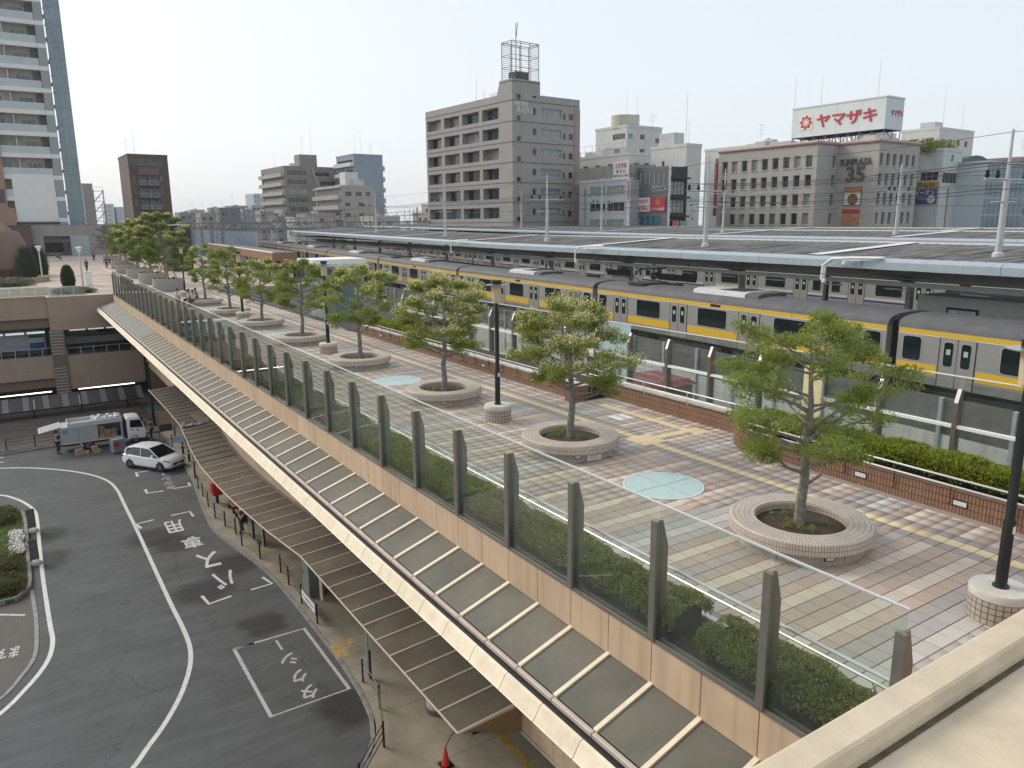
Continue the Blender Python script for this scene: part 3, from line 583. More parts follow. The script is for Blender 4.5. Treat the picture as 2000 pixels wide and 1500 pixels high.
def asphalt():
    m = bpy.data.materials.new('asphalt'); m.use_nodes = True; n = m.node_tree.nodes; L = m.node_tree.links; b = n['Principled BSDF']; b.inputs['Roughness'].default_value = 0.85
    ge = n.new('ShaderNodeNewGeometry')
    def noise(sc, det, vec=None, rough=.6):
        z = n.new('ShaderNodeTexNoise'); z.inputs['Scale'].default_value = sc; z.inputs['Detail'].default_value = det; z.inputs['Roughness'].default_value = rough; L.new(vec or ge.outputs['Position'], z.inputs['Vector']); return z.outputs[0]
    mp = n.new('ShaderNodeMapping'); mp.inputs['Scale'].default_value = (0.25, 1.6, 1); mp.inputs['Rotation'].default_value = (0, 0, R(-12)); L.new(ge.outputs['Position'], mp.inputs[0])
    fine = noise(38, 3); patch = noise(0.5, 5); stre = noise(1.0, 6, mp.outputs[0], .7)
    r1 = n.new('ShaderNodeMapRange'); r1.inputs[1].default_value = .25; r1.inputs[2].default_value = .75; r1.inputs[3].default_value = .6; r1.inputs[4].default_value = 1.45; L.new(fine, r1.inputs[0])
    r2 = n.new('ShaderNodeMapRange'); r2.inputs[1].default_value = .3; r2.inputs[2].default_value = .7; r2.inputs[3].default_value = .82; r2.inputs[4].default_value = 1.15; L.new(patch, r2.inputs[0])
    r3 = n.new('ShaderNodeMapRange'); r3.inputs[1].default_value = .3; r3.inputs[2].default_value = .7; r3.inputs[3].default_value = .78; r3.inputs[4].default_value = 1.22; L.new(stre, r3.inputs[0])
    a = n.new('ShaderNodeMath'); a.operation = 'MULTIPLY'; L.new(r1.outputs[0], a.inputs[0]); L.new(r2.outputs[0], a.inputs[1])
    c = n.new('ShaderNodeMath'); c.operation = 'MULTIPLY'; L.new(a.outputs[0], c.inputs[0]); L.new(r3.outputs[0], c.inputs[1])
    vo = n.new('ShaderNodeTexVoronoi'); vo.feature = 'DISTANCE_TO_EDGE'; vo.inputs['Scale'].default_value = .11; wv = n.new('ShaderNodeVectorMath'); wv.operation = 'ADD'
    nz = n.new('ShaderNodeTexNoise'); nz.inputs['Scale'].default_value = 1.2; nz.inputs['Detail'].default_value = 5; L.new(ge.outputs['Position'], nz.inputs['Vector'])
    L.new(ge.outputs['Position'], wv.inputs[0]); L.new(nz.outputs[1], wv.inputs[1]); L.new(wv.outputs[0], vo.inputs['Vector'])
    cr = n.new('ShaderNodeMapRange'); cr.inputs[1].default_value = .0; cr.inputs[2].default_value = .0035; cr.inputs[3].default_value = .62; cr.inputs[4].default_value = 1; L.new(vo.outputs['Distance'], cr.inputs[0])
    d = n.new('ShaderNodeMath'); d.operation = 'MULTIPLY'; L.new(c.outputs[0], d.inputs[0]); L.new(cr.outputs[0], d.inputs[1])
    for ox, oy, rad in ((7.75, 36.6, .75), (5.9, 40.9, .6), (6.0, 34.6, .7), (5.0, 42.4, .8), (7.4, 30.2, .35), (8.25, 22.9, .5), (0.1, 46.0, .6), (0.0, 42.5, .7)):
        vd = n.new('ShaderNodeVectorMath'); vd.operation = 'DISTANCE'; vd.inputs[1].default_value = (ox, oy, -10); L.new(wv.outputs[0], vd.inputs[0]); wv2 = vd.outputs['Value']
        sr = n.new('ShaderNodeMapRange'); sr.inputs[1].default_value = rad * .35 + .75; sr.inputs[2].default_value = rad + .95; sr.inputs[3].default_value = .38; sr.inputs[4].default_value = 1; L.new(wv2, sr.inputs[0])
        mm = n.new('ShaderNodeMath'); mm.operation = 'MULTIPLY'; L.new(d.outputs[0], mm.inputs[0]); L.new(sr.outputs[0], mm.inputs[1]); d = mm
    mx = n.new('ShaderNodeMix'); mx.data_type = 'RGBA'; mx.blend_type = 'MULTIPLY'; mx.inputs[0].default_value = 1; mx.inputs[6].default_value = (.080, .083, .086, 1); L.new(d.outputs[0], mx.inputs[7]); L.new(mx.outputs[2], b.inputs['Base Color'])
    bp = n.new('ShaderNodeBump'); bp.inputs['Strength'].default_value = .35; bp.inputs['Distance'].default_value = .01; L.new(fine, bp.inputs['Height']); L.new(bp.outputs[0], b.inputs['Normal'])
    return m
M_asph = asphalt()
g = MB(); g.quad((-2500, -2500, S - .03), (2500, -2500, S - .03), (2500, 4500, S - .03), (-2500, 4500, S - .03)); structure(g.build('ground', mat('town_ground', (0.16, 0.16, 0.15), .9, 0, .3, .05)))
rd = MB(); rd.quad((-40, 5, S), (9.5, 5, S), (9.5, 70, S), (-40, 70, S)); road = rd.build('bus_road', M_asph); structure(road)
def paintmat(name, col, wear=.35):
    m = bpy.data.materials.new(name); m.use_nodes = True; n = m.node_tree.nodes; L = m.node_tree.links; b = n['Principled BSDF']; b.inputs['Roughness'].default_value = .6
    ge = n.new('ShaderNodeNewGeometry'); nz = n.new('ShaderNodeTexNoise'); nz.inputs['Scale'].default_value = 5; nz.inputs['Detail'].default_value = 8; nz.inputs['Roughness'].default_value = .75; L.new(ge.outputs['Position'], nz.inputs['Vector'])
    mr = n.new('ShaderNodeMapRange'); mr.inputs[1].default_value = .52; mr.inputs[2].default_value = .66; mr.inputs[4].default_value = wear * 1.6; L.new(nz.outputs[0], mr.inputs[0])
    mx = n.new('ShaderNodeMix'); mx.data_type = 'RGBA'; mx.inputs[6].default_value = (*col, 1); mx.inputs[7].default_value = (.12, .12, .12, 1); L.new(mr.outputs[0], mx.inputs[0]); L.new(mx.outputs[2], b.inputs['Base Color']); return m
M_line = paintmat('road_paint', (.60, .60, .58)); M_line2 = paintmat('worn_road_paint', (.46, .46, .44), .55)
Z1 = S + .004
outer = smooth([(-14, 63.5), (-6, 62.2), (-2.41, 60.69), (-0.64, 59.59), (1.09, 57.87), (2.53, 55.85), (3.42, 53.74), (3.77, 51.4), (3.84, 47.96), (3.91, 44.18), (3.95, 40.01), (3.98, 36.47), (4.01, 33.42), (4.06, 31.34), (4.03, 29.68), (3.84, 28.44), (3.48, 27.26), (3.0, 26.12), (2.36, 24.96), (1.74, 24.05), (1.0, 23.0), (-1.5, 20)])
ribbon(outer, .17, Z1).build('lane_line', M_line, road)
inner = smooth([(-10, 57.5), (-4, 55.6), (-2.36, 54.35), (-1.73, 53.41), (-1.12, 51.94), (-0.69, 50.25), (-0.58, 48.67), (-0.59, 44), (-.59, 40.85), (-0.56, 38.08), (-0.5, 34.6), (-0.47, 33.06), (-0.64, 31.78), (-1.01, 30.72), (-1.54, 29.72), (-2.2, 28.71), (-4, 26.8), (-7, 25)])
ribbon(inner, .17, Z1).build('lane_line', M_line, road)
ribbon([(5.43, 28.41), (8.2, 28.39), (8.22, 23.45), (5.45, 23.42), (5.43, 28.41), (6.2, 28.41)], .14, Z1).build('bay_box', M_line2, road)
for pts in ([(4.91, 44.64), (4.0, 44.5), (4.15, 43.67)], [(5.84, 44.78), (6.85, 44.82), (6.88, 43.89)], [(5.29, 33.68), (5.40, 32.73), (6.39, 32.93)], [(7.27, 33.04), (8.24, 33.11), (8.05, 34.02)]):
    ribbon(pts, .15, Z1).build('bay_bracket', M_line, road)
for pts in ([(6.1, 54.3), (5.24, 54.35), (5.23, 53.4)], [(5.27, 50.4), (5.26, 49.59), (6.19, 49.45)], [(6.75, 49.55), (7.76, 49.5), (7.76, 50.2)], [(-2.6, 63.6), (-2.2, 63.6)], [(-2.6, 62.3), (-2.2, 62.3)]):
    ribbon(pts, .17, Z1).build('bay_bracket', M_line, road)
for ch, y, h, w, x in (('バ', 34.75, 1.9, 1.0, 6.55), ('ス', 37.45, 1.9, 1.0, 6.4), ('専', 40.2, 1.7, .95, 6.1), ('用', 43.0, 1.9, .9, 5.75)):
    text('lettering', ch, h, frame((x, y, Z1 + .001), (-1, 0, 0), (0, -1, 0)), M_line, road, w=w, bold=.016)
for ch, y, h, w in (('タ', 24.05, .85, .62), ('ク', 25.2, .85, .6), ('シ', 26.5, .85, .62), ('ー', 27.7, .85, .1)):
    text('lettering', ch, h, frame((6.98, y, Z1 + .001), (-1, 0, 0), (0, -1, 0)), M_line2, road, w=w, bold=.022)
for ch, y in (('ー', 52.9), ('シ', 51.9), ('ク', 50.9), ('タ', 49.95)):
    text('lettering', ch, .75, frame((6.7, y, Z1 + .001), (-1, 0, 0), (0, -1, 0)), M_line2, road, w=.6 if ch != 'ー' else .1, bold=.018)
# oil stains
# pavement with a real kerb
kl = smooth([(8.3, 64.5), (8.3, 58), (8.16, 54.09), (8.04, 50.34), (7.7, 46.97), (7.39, 42.88), (7.33, 41.01), (7.67, 38.39), (8.12, 35.77), (8.39, 33.25), (8.46, 30.43), (8.49, 27.6), (8.5, 25.45), (8.42, 23.6), (8.32, 22.5), (8.1, 21.2), (7.75, 20.3), (7.1, 19.38), (5.6, 18.0), (3.5, 16.8)])
M_pave = mat('pavement', (0.285, 0.25, 0.185), .85, 0, .25, .9, .2, 25)
pv = MB(); n_ = len(kl); P = []
for x, y in kl: P += [(x + .14, y, K), (30, y, K)]
pv.add(P, [(2 * i, 2 * i + 2, 2 * i + 3, 2 * i + 1) for i in range(n_ - 1)]); pv.quad((3.6, 16.8, K), (3.6, 4, K), (30, 4, K), (30, 16.8, K))
pave = pv.build('pavement', M_pave); structure(pave)
def kerbs(pts, parent, m, step=1.0, w=.15, z0=S, z1=K + .004, name='kerb_stone'):
    acc = [0]; V_ = [Vector(p) for p in pts]
    for i in range(len(V_) - 1): acc.append(acc[-1] + (V_[i + 1] - V_[i]).length)
    def at(s_):
        for i in range(len(V_) - 1):
            if acc[i + 1] >= s_: return V_[i].lerp(V_[i + 1], (s_ - acc[i]) / max(1e-6, acc[i + 1] - acc[i]))
        return V_[-1]
    s_ = 0
    while s_ < acc[-1] - .1:
        a, b = at(s_ + .006), at(min(s_ + step - .006, acc[-1])); d = (b - a); l = d.length; ang = math.atan2(d.y, d.x)
        mb = MB().bbox(0, l, -w / 2, w / 2, z0, z1, .015); o = mb.build(name, m, parent); o.location = (a.x, a.y, 0); o.rotation_euler = (0, 0, ang); s_ += step
M_kerb = mat('kerb_stone', (0.22, 0.21, 0.19), .85, 0, .25, 3)
kerbs([(x + .07, y) for x, y in kl], pave, M_kerb, 1.2)
M_tact2 = mat('worn_tactile', (0.40, 0.27, 0.10), .8, 0, .35, 4)
for a, b, c, d in ((8.96, 9.5, 26.0, 26.35), (8.5, 8.95, 25.3, 26.3), (8.3, 9.6, 36.4, 36.7), (8.5, 9.0, 39.3, 39.8), (8.3, 8.8, 52.5, 53.2), (8.6, 9.6, 33.8, 34.1)):
    MB().box(a, b, c, d, K, K + .005).build('tactile_patch', M_tact2, pave)
ts = MB()
for k in range(4): ts.box(11.15 + k * .075, 11.18 + k * .075, 9, 18.7, K + .004, K + .011)
ts.box(11.12, 11.42, 9, 18.7, K, K + .004); ts.build('tactile_strip', mat('tactile_amber', (.36, .24, .07), .8, 0, .3, 5), pave)
jn = MB()
for y in (15.5, 18.2, 21.3, 24.5): jn.box(8.9, 14, y, y + .015, K, K + .003)
for x in (10.5,): jn.box(x, x + .015, 10, 24, K, K + .0025)
jn.build('joint_lines', mat('joint', (.12, .11, .09), .9), pave)
# pavement on the far side of the road under the left building
fpv = MB(); fpv.box(-40, 8.3, 64.6, 79.5, S - .02, K); fo = fpv.build('far_pavement', mat('shade_toned_pavement', (.085, .075, .065), .8, 0, .3, 1)); structure(fo)  # deep shade under the building is put into this dark base colour
kerbs([(-12, 63.6), (-4, 64.0), (1.4, 64.55), (8.3, 64.55)], fo, M_kerb, 1.5)
# ---------------------------------------------------------------- traffic island
isl = MB(); ik = smooth([(-9, 51.2), (-4, 51.8), (-2.35, 51.58), (-1.64, 50.9), (-1.21, 49.46), (-1.11, 46.57), (-1.11, 42.01), (-1.08, 39.39), (-1.26, 38.32), (-1.73, 37.73), (-2.26, 37.75), (-5, 38.0), (-9, 38.4)])
isl.prism([(x, y) for x, y in ik][::-1], S - .02, S + .16); io = isl.build('island_bed', mat('lawn_soil', (.06, .085, .022), .95, 0, .5, 3)); structure(io)
kerbs(ik, io, M_kerb, 1.0, .16, S, S + .2)
n = 5200; X = rng.uniform(-4.2, -1.3, n); Y = rng.uniform(42.2, 50.6, n); P = np.stack([X, Y, np.full(n, S + .2) + rng.uniform(0, .06, n)], 1)
Vv, Ff = leaves(P, .10, .25, .2, np.tile([0, 0, 1.0], (n, 1))); o = obj('grass', npmesh('grass', Vv, Ff, leafmat('lawn', (.075, .14, .02)))); o['kind'] = 'stuff'; o['label'] = 'short green grass on the traffic island'; o['category'] = 'grass'
def bushy(name, label, cx, cy, z, rx, ry, h, n, size, m, cat='shrub'):
    t = thing(name, label, cat, (cx, cy, z)); u = rng.normal(size=(n, 3)); u /= np.linalg.norm(u, axis=1)[:, None]; u[:, 2] = np.abs(u[:, 2]); rr = rng.uniform(.75, 1.05, n)
    sq = np.sign(u[:, :2]) * np.abs(u[:, :2]) ** .7
    P = np.stack([sq[:, 0] * rx * rr, sq[:, 1] * ry * rr, u[:, 2] ** .7 * h * rr], 1); Vv, Ff = leaves(P, size, .5, .5, u); obj('foliage', npmesh('foliage', Vv, Ff, m), t)
    MB().lathe([(.8, 0), (.78, .5), (.5, .75), (0, .85)], 14).xf(Matrix.Diagonal((rx, ry, h, 1))).build('inner_twigs', mat('hedge_inside', (0.018, 0.022, 0.008), 0.95), t, True); return t
L_isl = leafmat('island_hedge', (.085, .10, .018))
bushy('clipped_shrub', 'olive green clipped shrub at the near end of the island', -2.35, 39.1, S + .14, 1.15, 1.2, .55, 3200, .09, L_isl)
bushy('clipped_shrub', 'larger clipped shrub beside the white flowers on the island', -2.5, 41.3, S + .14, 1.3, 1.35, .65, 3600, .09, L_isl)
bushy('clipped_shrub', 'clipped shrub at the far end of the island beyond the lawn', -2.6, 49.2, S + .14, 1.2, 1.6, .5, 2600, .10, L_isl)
n = 900; P = np.stack([rng.uniform(-1.75, -1.28, n) + rng.normal(size=n) * .08, rng.uniform(42.8, 46.2, n), S + .3 + rng.uniform(0, .12, n)], 1)
t = thing('white_flower_bed', 'patch of small white flowers along the island kerb', 'flowers', (-1.5, 44.5, S + .16)); Vv, Ff = leaves(P - np.array([-1.5, 44.5, S + .16]), .11, .8, 1.2); obj('blooms', npmesh('blooms', Vv, Ff, leafmat('white_petal', (.72, .74, .76), .12, .2)), t)
Pg = P + rng.normal(size=P.shape) * .08 - np.array([0, 0, .1]); Vv, Ff = leaves(Pg - np.array([-1.5, 44.5, S + .16]), .1, .5, .5); obj('leaves', npmesh('leaves', Vv, Ff, L_isl), t)
# brick paved apron beside the island
ap = MB(); apk = smooth([(-1.06, 38.6), (-0.97, 35.72), (-1.01, 33.06), (-1.18, 31.8), (-1.65, 30.69), (-2.2, 29.67), (-4.5, 27.6), (-9, 26)])
poly = [(x, y) for x, y in apk] + [(-9, 38.2), (-2.2, 37.6), (-1.3, 38.2)]; ap.add([(x, y, S + .005) for x, y in poly], [tuple(range(len(poly)))])
for i, (x, y) in enumerate(poly): pass
me = ap.mesh('brick_apron', brickmat('brick_apron', (.075, .062, .052), (.055, .046, .04), (.03, .027, .025), .21, .105, .09, .5, .3)); ul = me.uv_layers.new(name='UVMap')
for p in me.polygons:
    for li, vi in zip(p.loop_indices, p.vertices): v_ = me.vertices[vi].co; ul.data[li].uv = (v_.x * .7 + v_.y * .7, -v_.x * .7 + v_.y * .7)
apo = obj('brick_apron', me); structure(apo)
kerbs(apk, apo, mat('pale_kerb', (.27, .26, .24), .85, 0, .2, 3), .6, .16, S - .02, S + .03)
ribbon([(-2.6, 37.0), (-1.35, 36.1)], .14, S + .009).build('paint_line', M_line2, apo)
text('lettering', 'ます', .9, frame((-2.0, 33.0, S + .009), (-1, .1, 0), (-.1, -1, 0)), M_line2, apo, w=.8, bold=.02)
# two boarded signs on weighted feet at the island
for i, (y, lab) in enumerate(((46.5, 'farther weathered sign board on a concrete foot beside the island'), (41.7, 'nearer weathered sign board on a concrete foot beside the island'))):
    t = thing('weighted_sign', lab, 'sign', (-.82, y, S), 0, 'sign boards beside the island')
    MB().lathe([(.30, 0), (.31, .05), (.24, .14), (0, .15)], 20).build('foot', M_concrete, t, True)
    m_ = MB(); m_.tube((-.14, 0, .12), (-.14, 0, 1.25), .02); m_.build('post', M_tgrey, t); m_ = MB(); m_.tube((.14, 0, .12), (.14, 0, 1.25), .02); m_.build('post', M_tgrey, t)
    m_ = MB(); m_.bbox(-.19, .19, -.02, .02, .25, 1.3, .008); m_.build('board', mat('weathered_board', (.11, .105, .095), .6, .2, .3, 5), t)
# ---------------------------------------------------------------- bus shelter roof
SZ = -5.8
Lp = [(7.66, 14.3), (7.66, 26.3), (7.5, 27.6), (7.3, 29.3), (7.0, 33.0), (6.85, 36), (6.80, 39.5), (6.9, 42.0), (7.1, 44.8), (7.44, 48.85), (7.47, 54), (7.42, 58), (7.39, 61.4)]
Rp = [(9.50, 14.3), (9.50, 26.3), (9.42, 27.4), (9.2, 29.3), (8.9, 32.5), (8.75, 36), (8.73, 39.5), (8.85, 42.5), (9.02, 45), (9.38, 48.2), (9.38, 54), (9.35, 58), (9.32, 61.4)]
def xat(poly, y):
    for (x0, y0), (x1, y1) in zip(poly, poly[1:]):
        if y0 <= y <= y1: return x0 + (x1 - x0) * (y - y0) / (y1 - y0)
    return poly[-1][0]
sh = thing('bus_shelter_roof', 'long curving grey-brown glass bus shelter roof above the pavement', 'roof', (8.5, 14.3, SZ))
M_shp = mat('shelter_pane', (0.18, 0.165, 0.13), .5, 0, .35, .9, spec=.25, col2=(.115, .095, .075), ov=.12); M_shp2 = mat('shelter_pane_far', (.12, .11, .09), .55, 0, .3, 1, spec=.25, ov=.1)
M_rib2 = mat('shelter_rib', (.50, .41, .31), .55, 0, .1, 3)
sl_ = lambda x, a, b: -0.08 + .16 * (x - a) / (b - a)
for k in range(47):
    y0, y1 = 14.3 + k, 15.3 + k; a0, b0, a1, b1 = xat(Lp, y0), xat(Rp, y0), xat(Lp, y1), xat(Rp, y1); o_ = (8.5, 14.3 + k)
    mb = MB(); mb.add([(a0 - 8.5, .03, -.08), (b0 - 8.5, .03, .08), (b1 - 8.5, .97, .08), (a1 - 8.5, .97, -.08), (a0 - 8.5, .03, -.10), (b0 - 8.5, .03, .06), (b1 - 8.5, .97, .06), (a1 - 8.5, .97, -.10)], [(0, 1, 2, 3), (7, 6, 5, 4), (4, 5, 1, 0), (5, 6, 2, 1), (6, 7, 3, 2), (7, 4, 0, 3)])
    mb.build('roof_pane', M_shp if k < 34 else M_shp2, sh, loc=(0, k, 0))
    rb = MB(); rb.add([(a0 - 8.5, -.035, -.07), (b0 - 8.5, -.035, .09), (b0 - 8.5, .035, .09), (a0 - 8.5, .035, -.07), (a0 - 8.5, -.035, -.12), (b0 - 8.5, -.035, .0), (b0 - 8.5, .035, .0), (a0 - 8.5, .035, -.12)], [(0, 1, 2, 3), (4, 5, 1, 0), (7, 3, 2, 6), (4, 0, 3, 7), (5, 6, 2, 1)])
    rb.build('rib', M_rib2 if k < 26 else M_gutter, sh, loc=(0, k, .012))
e = MB(); e.path([(x - 8.5, y - 14.3, -.085) for x, y in Lp], .03, 6); e.build('edge_rail', M_rib2, sh)
e = MB(); e.path([(x - 8.5, y - 14.3, .11) for x, y in Rp], .05, 6); e.build('back_gutter', M_gutter, sh)
e = MB(); e.add([(7.66 - 8.5, -.02, -.1), (9.5 - 8.5, -.02, .06), (9.5 - 8.5, -.02, -.78), (8.1 - 8.5, -.02, -.2)], [(0, 1, 2, 3)]); e.add([(7.66 - 8.5, .03, -.1), (9.5 - 8.5, .03, .06), (9.5 - 8.5, .03, -.78), (8.1 - 8.5, .03, -.2)], [(3, 2, 1, 0)]); e.build('end_plate', mat('brown_plate', (.20, .125, .06), .6), sh)
jb = MB()
for cx, cy in ((-1.0, 33.9), (-.5, 33.9), (.0, 33.9), (.55, 34.6), (.75, 36.3)): jb.cbox((cx, cy, .14), (.14, .2, .12))
jb.cbox((-.5, 33.9, .06), (1.3, .3, .03)); jb.build('roof_clamps', M_tgrey, sh); MB().cbox((.25, 35.6, .07), (.7, 3.4, .05)).build('patch_panel', mat('patched_panel', (.17, .155, .12), .6, 0, .2, 2), sh)
# wall beneath the deck that the shelter hangs from
lw_ = thing('lower_facade', 'peach panelled wall band below the deck behind the bus shelter', 'wall', (9.5, 6, -6.6))
kk = 0; y = 6.0
while y < 77:
    x0, x1 = xat([(9.5, 6)] + Rp + [(9.32, 78)], y) + .1, xat([(9.5, 6)] + Rp + [(9.32, 78)], y + 1) + .1; d = Vector((x1 - x0, 1, 0)); o = MB().bbox(-.04, .04, .005, d.length - .005, 0, 5.0, .005).build('panel', M_peach, lw_); o.location = (x0 - 9.5, y - 6, 0); o.rotation_euler = (0, 0, math.atan2(d.y, d.x) - math.pi / 2); y += 1.0
b_ = MB(); b_.box(.0, .3, 0, 71, -.05, 0.0); b_.build('bottom_edge', M_pink, lw_)
sf = MB(); sf.box(9.6, 24, 4, 77, -1.35, -1.22); sf.box(9.7, 24, 4, 77, -6.7, -6.6); sf.build('deck_soffit', mat('soffit', (.3, .27, .22), .8)); structure(bpy.data.objects['deck_soffit'])
bw = MB(); bw.box(14, 14.2, 5, 77, S, -6.7); structure(bw.build('concourse_wall', mat('concourse_wall', (.20, .17, .14), .7, 0, .2, 1)))
# columns of the concourse
for i, y in enumerate((20.5, 32.5, 44.5, 56.5)):
    t = thing('round_column', ['nearest round cream column with a dark foot under the bus shelter', 'second round cream column under the bus shelter', 'third round cream column under the bus shelter', 'fourth round cream column under the bus shelter'][i], 'column', (10.25, y, K), 0, 'round columns under the deck')
    MB().lathe([(.40, .18), (.40, 3.27)], 28).build('shaft', mat('column_cream', (.50, .41, .31), .6), t, True); MB().lathe([(.44, 0), (.44, .18), (.40, .185)], 28).build('foot', mat('column_foot', (.10, .10, .10), .6), t, True)
# shelter support posts
for i, (x, y) in enumerate(((8.95, 23.4), (8.98, 37.2), (8.2, 50.5), (8.7, 60.5))):
    t = thing('shelter_post', '%s slim post holding up the bus shelter roof' % ORD[i], 'post', (x, y, K), 0, 'bus shelter posts'); MB().tube((0, 0, 0), (0, 0, 4.0), .045).build('shaft', M_tgrey, t); MB().tube((0.09, .02, 0), (0.09, .02, 1.1), .04).build('downpipe', M_black, t)
t = thing('tall_black_post', 'tall black post by the far end of the bus shelter', 'post', (8.15, 66.5, K)); MB().tube((0, 0, 0), (0, 0, 5.3), .11, .09, 10).build('shaft', M_black, t); MB().lathe([(.2, 0), (.2, .12), (.12, .16)], 14).build('foot', M_black, t)
# kerb-side railings
def railing(label, pts, board=None):
    t = thing('kerb_railing', label, 'railing', (pts[0][0], pts[0][1], K), 0, 'black kerb-side railings')
    for x, y in pts: MB().tube((x - pts[0][0], y - pts[0][1], 0), (x - pts[0][0], y - pts[0][1], .9), .038).build('post', M_black, t)
    for z in (.34, .58, .82): m_ = MB(); m_.path([(x - pts[0][0], y - pts[0][1], z) for x, y in pts], .018, 5); m_.build('rail', M_black, t)
    if board:
        (x0, y0), (x1, y1) = pts[board[0]], pts[board[0] + 1]; d = Vector((x1 - x0, y1 - y0, 0)); a = Vector((x0 - pts[0][0], y0 - pts[0][1], 0)) + d * .08; e_ = Vector((x0 - pts[0][0], y0 - pts[0][1], 0)) + d * .92; nn_ = Vector((-d.y, d.x, 0)).normalized() * .03
        nn_ = nn_ if nn_.x < 0 else -nn_; m_ = MB(); m_.add([tuple(a + nn_ + Vector((0, 0, .38))), tuple(e_ + nn_ + Vector((0, 0, .38))), tuple(e_ + nn_ + Vector((0, 0, .78))), tuple(a + nn_ + Vector((0, 0, .78)))], [(0, 1, 2, 3)]); q = m_.build('notice_board', M_white, t)
        if board[1]: text('lettering', board[1], .14, frame(tuple((a + e_) / 2 + nn_ * 1.2 + Vector((0, 0, .58))), tuple(-d), (0, 0, 1)), M_black, t, w=d.length * .7)
railing('black railing nearest the camera beside the traffic cone', [(8.72, 23.36), (8.61, 21.61), (7.94, 19.75), (6.6, 18.4)])
railing('black railing with two white notices beside the taxi bay', [(8.85, 33.75), (8.78, 32.28), (8.72, 30.23), (8.72, 28.23)], (2, '時間厳守'))
railing('short black railing in front of the bus stop sign', [(8.1, 37.9), (8.45, 35.8)])
railing('long black railing in front of the red post box', [(8.02, 48.29), (7.95, 46.6), (7.85, 44.6), (7.8, 42.6), (7.98, 41.0), (8.2, 39.6)])
railing('black railing along the far pavement behind the truck', [(-2.0, 65.0), (-.2, 65.0), (1.6, 65.0), (3.4, 65.0)])
for i, (x, y) in enumerate(((8.63, 56.7), (8.64, 54.5))):
    t = thing('bollard', ['black bollard beyond the white car, farther one', 'black bollard beside the nose of the white car'][i], 'bollard', (x, y, K), 0, 'black bollards'); MB().lathe([(.075, 0), (.07, .75), (.05, .82), (0, .84)], 12).build('shaft', M_black, t, True); MB().lathe([(.074, .62), (.073, .68)], 12).build('band', M_white, t)
# traffic cone with chain, fallen red cone
t = thing('traffic_cone', 'red traffic cone on a black foot near the shelter end', 'traffic cone', (9.16, 17.94, K)); MB().lathe([(.13, .04), (.03, .62), (.02, .64), (0, .64)], 18).build('cone', mat('cone_red', (.52, .03, .025), .45), t, True); MB().bbox(-.2, .2, -.2, .2, 0, .045, .015).build('foot', M_black, t)
t = thing('chain_rope', 'black chain running from the traffic cone to the shelter', 'chain', (9.16, 17.94, K + .6)); m_ = MB(); m_.path([(0, 0, .02), (.45, .5, -.1), (.95, .75, -.05), (1.35, .95, .15)], .015, 5); m_.build('links', M_black, t)
t = thing('fallen_cone', 'small red cone foot partly hidden under the shelter end', 'traffic cone', (10.74, 18.9, K)); MB().lathe([(.12, .04), (.03, .5), (0, .5)], 14).build('cone', MATS['cone_red'], t, True); MB().bbox(-.2, .2, -.2, .2, 0, .04, .01).build('foot', M_black, t)
# red post box, benches, bus stop sign, kiosk box
t = thing('post_box', 'red post box under the shelter edge', 'post box', (8.45, 45.0, K)); MB().bbox(-.28, .28, -.35, .35, .55, 1.35, .05).build('box', mat('postbox_red', (.42, .015, .02), .4), t); MB().tube((0, 0, 0), (0, 0, .56), .09).build('leg', M_black, t); MB().box(-.29, -.281, -.2, .2, 1.1, 1.16).build('slot', M_black, t)
for i, y in enumerate((43.2, 41.6)):
    t = thing('wooden_bench', ['farther wooden bench under the bus shelter', 'nearer wooden bench under the bus shelter'][i], 'bench', (8.95, y, K), 0, 'benches under the bus shelter')
    MB().bbox(-.2, .2, -.6, .6, .40, .45, .01).build('seat', mat('bench_wood', (.22, .11, .05), .6, 0, .3, 8), t); MB().bbox(.2, .25, -.6, .6, .5, .85, .01).build('backrest', MATS['bench_wood'], t)
    for yy in (-.5, .5): MB().box(-.18, .22, yy - .03, yy + .03, 0, .4).build('leg', M_black, t)
t = thing('bus_stop_sign', 'dark framed bus stop sign panel standing under the shelter edge', 'sign', (8.7, 38.2, K)); MB().bbox(-.05, .05, -.45, .45, .2, 2.0, .02).build('frame', M_black, t); MB().box(-.058, -.05, -.38, .38, 1.2, 1.9).build('panel', mat('sign_grey', (.10, .10, .09), .4), t); MB().box(-.058, -.05, -.38, .38, .35, 1.1).build('poster', mat('sign_poster', (.16, .15, .12), .5, 0, .6, 5), t)
t = thing('utility_cabinet', 'grey-green steel cabinet standing under the shelter roof', 'cabinet', (9.5, 30.9, K)); MB().bbox(-.35, .35, -.45, .45, 0, 1.9, .02).build('body', mat('cabinet_green', (.15, .18, .16), .6, 0, .15, 3), t); MB().box(-.355, -.35, -.43, .43, .05, 1.85).build('door', mat('cabinet_door', (.2, .23, .21), .55, 0, .1, 3), t); MB().cbox((-.365, .3, 1.0), (.02, .04, .2)).build('handle', M_black, t)
t = thing('banner_stand', 'narrow tan banner stand on a thin pole beside the cabinet', 'banner', (9.1, 28.5, K)); MB().tube((0, 0, 0), (0, 0, 2.1), .018).build('pole', M_tgrey, t); m_ = MB(); m_.add([(-.02, -.02, 1.9), (-.02, .32, 1.9), (-.02, .32, .85), (-.02, .15, .68), (-.02, -.02, .85)], [(0, 1, 2, 3, 4)]); m_.build('cloth', mat('banner_tan', (.38, .28, .18), .8, 0, .3, 5), t)
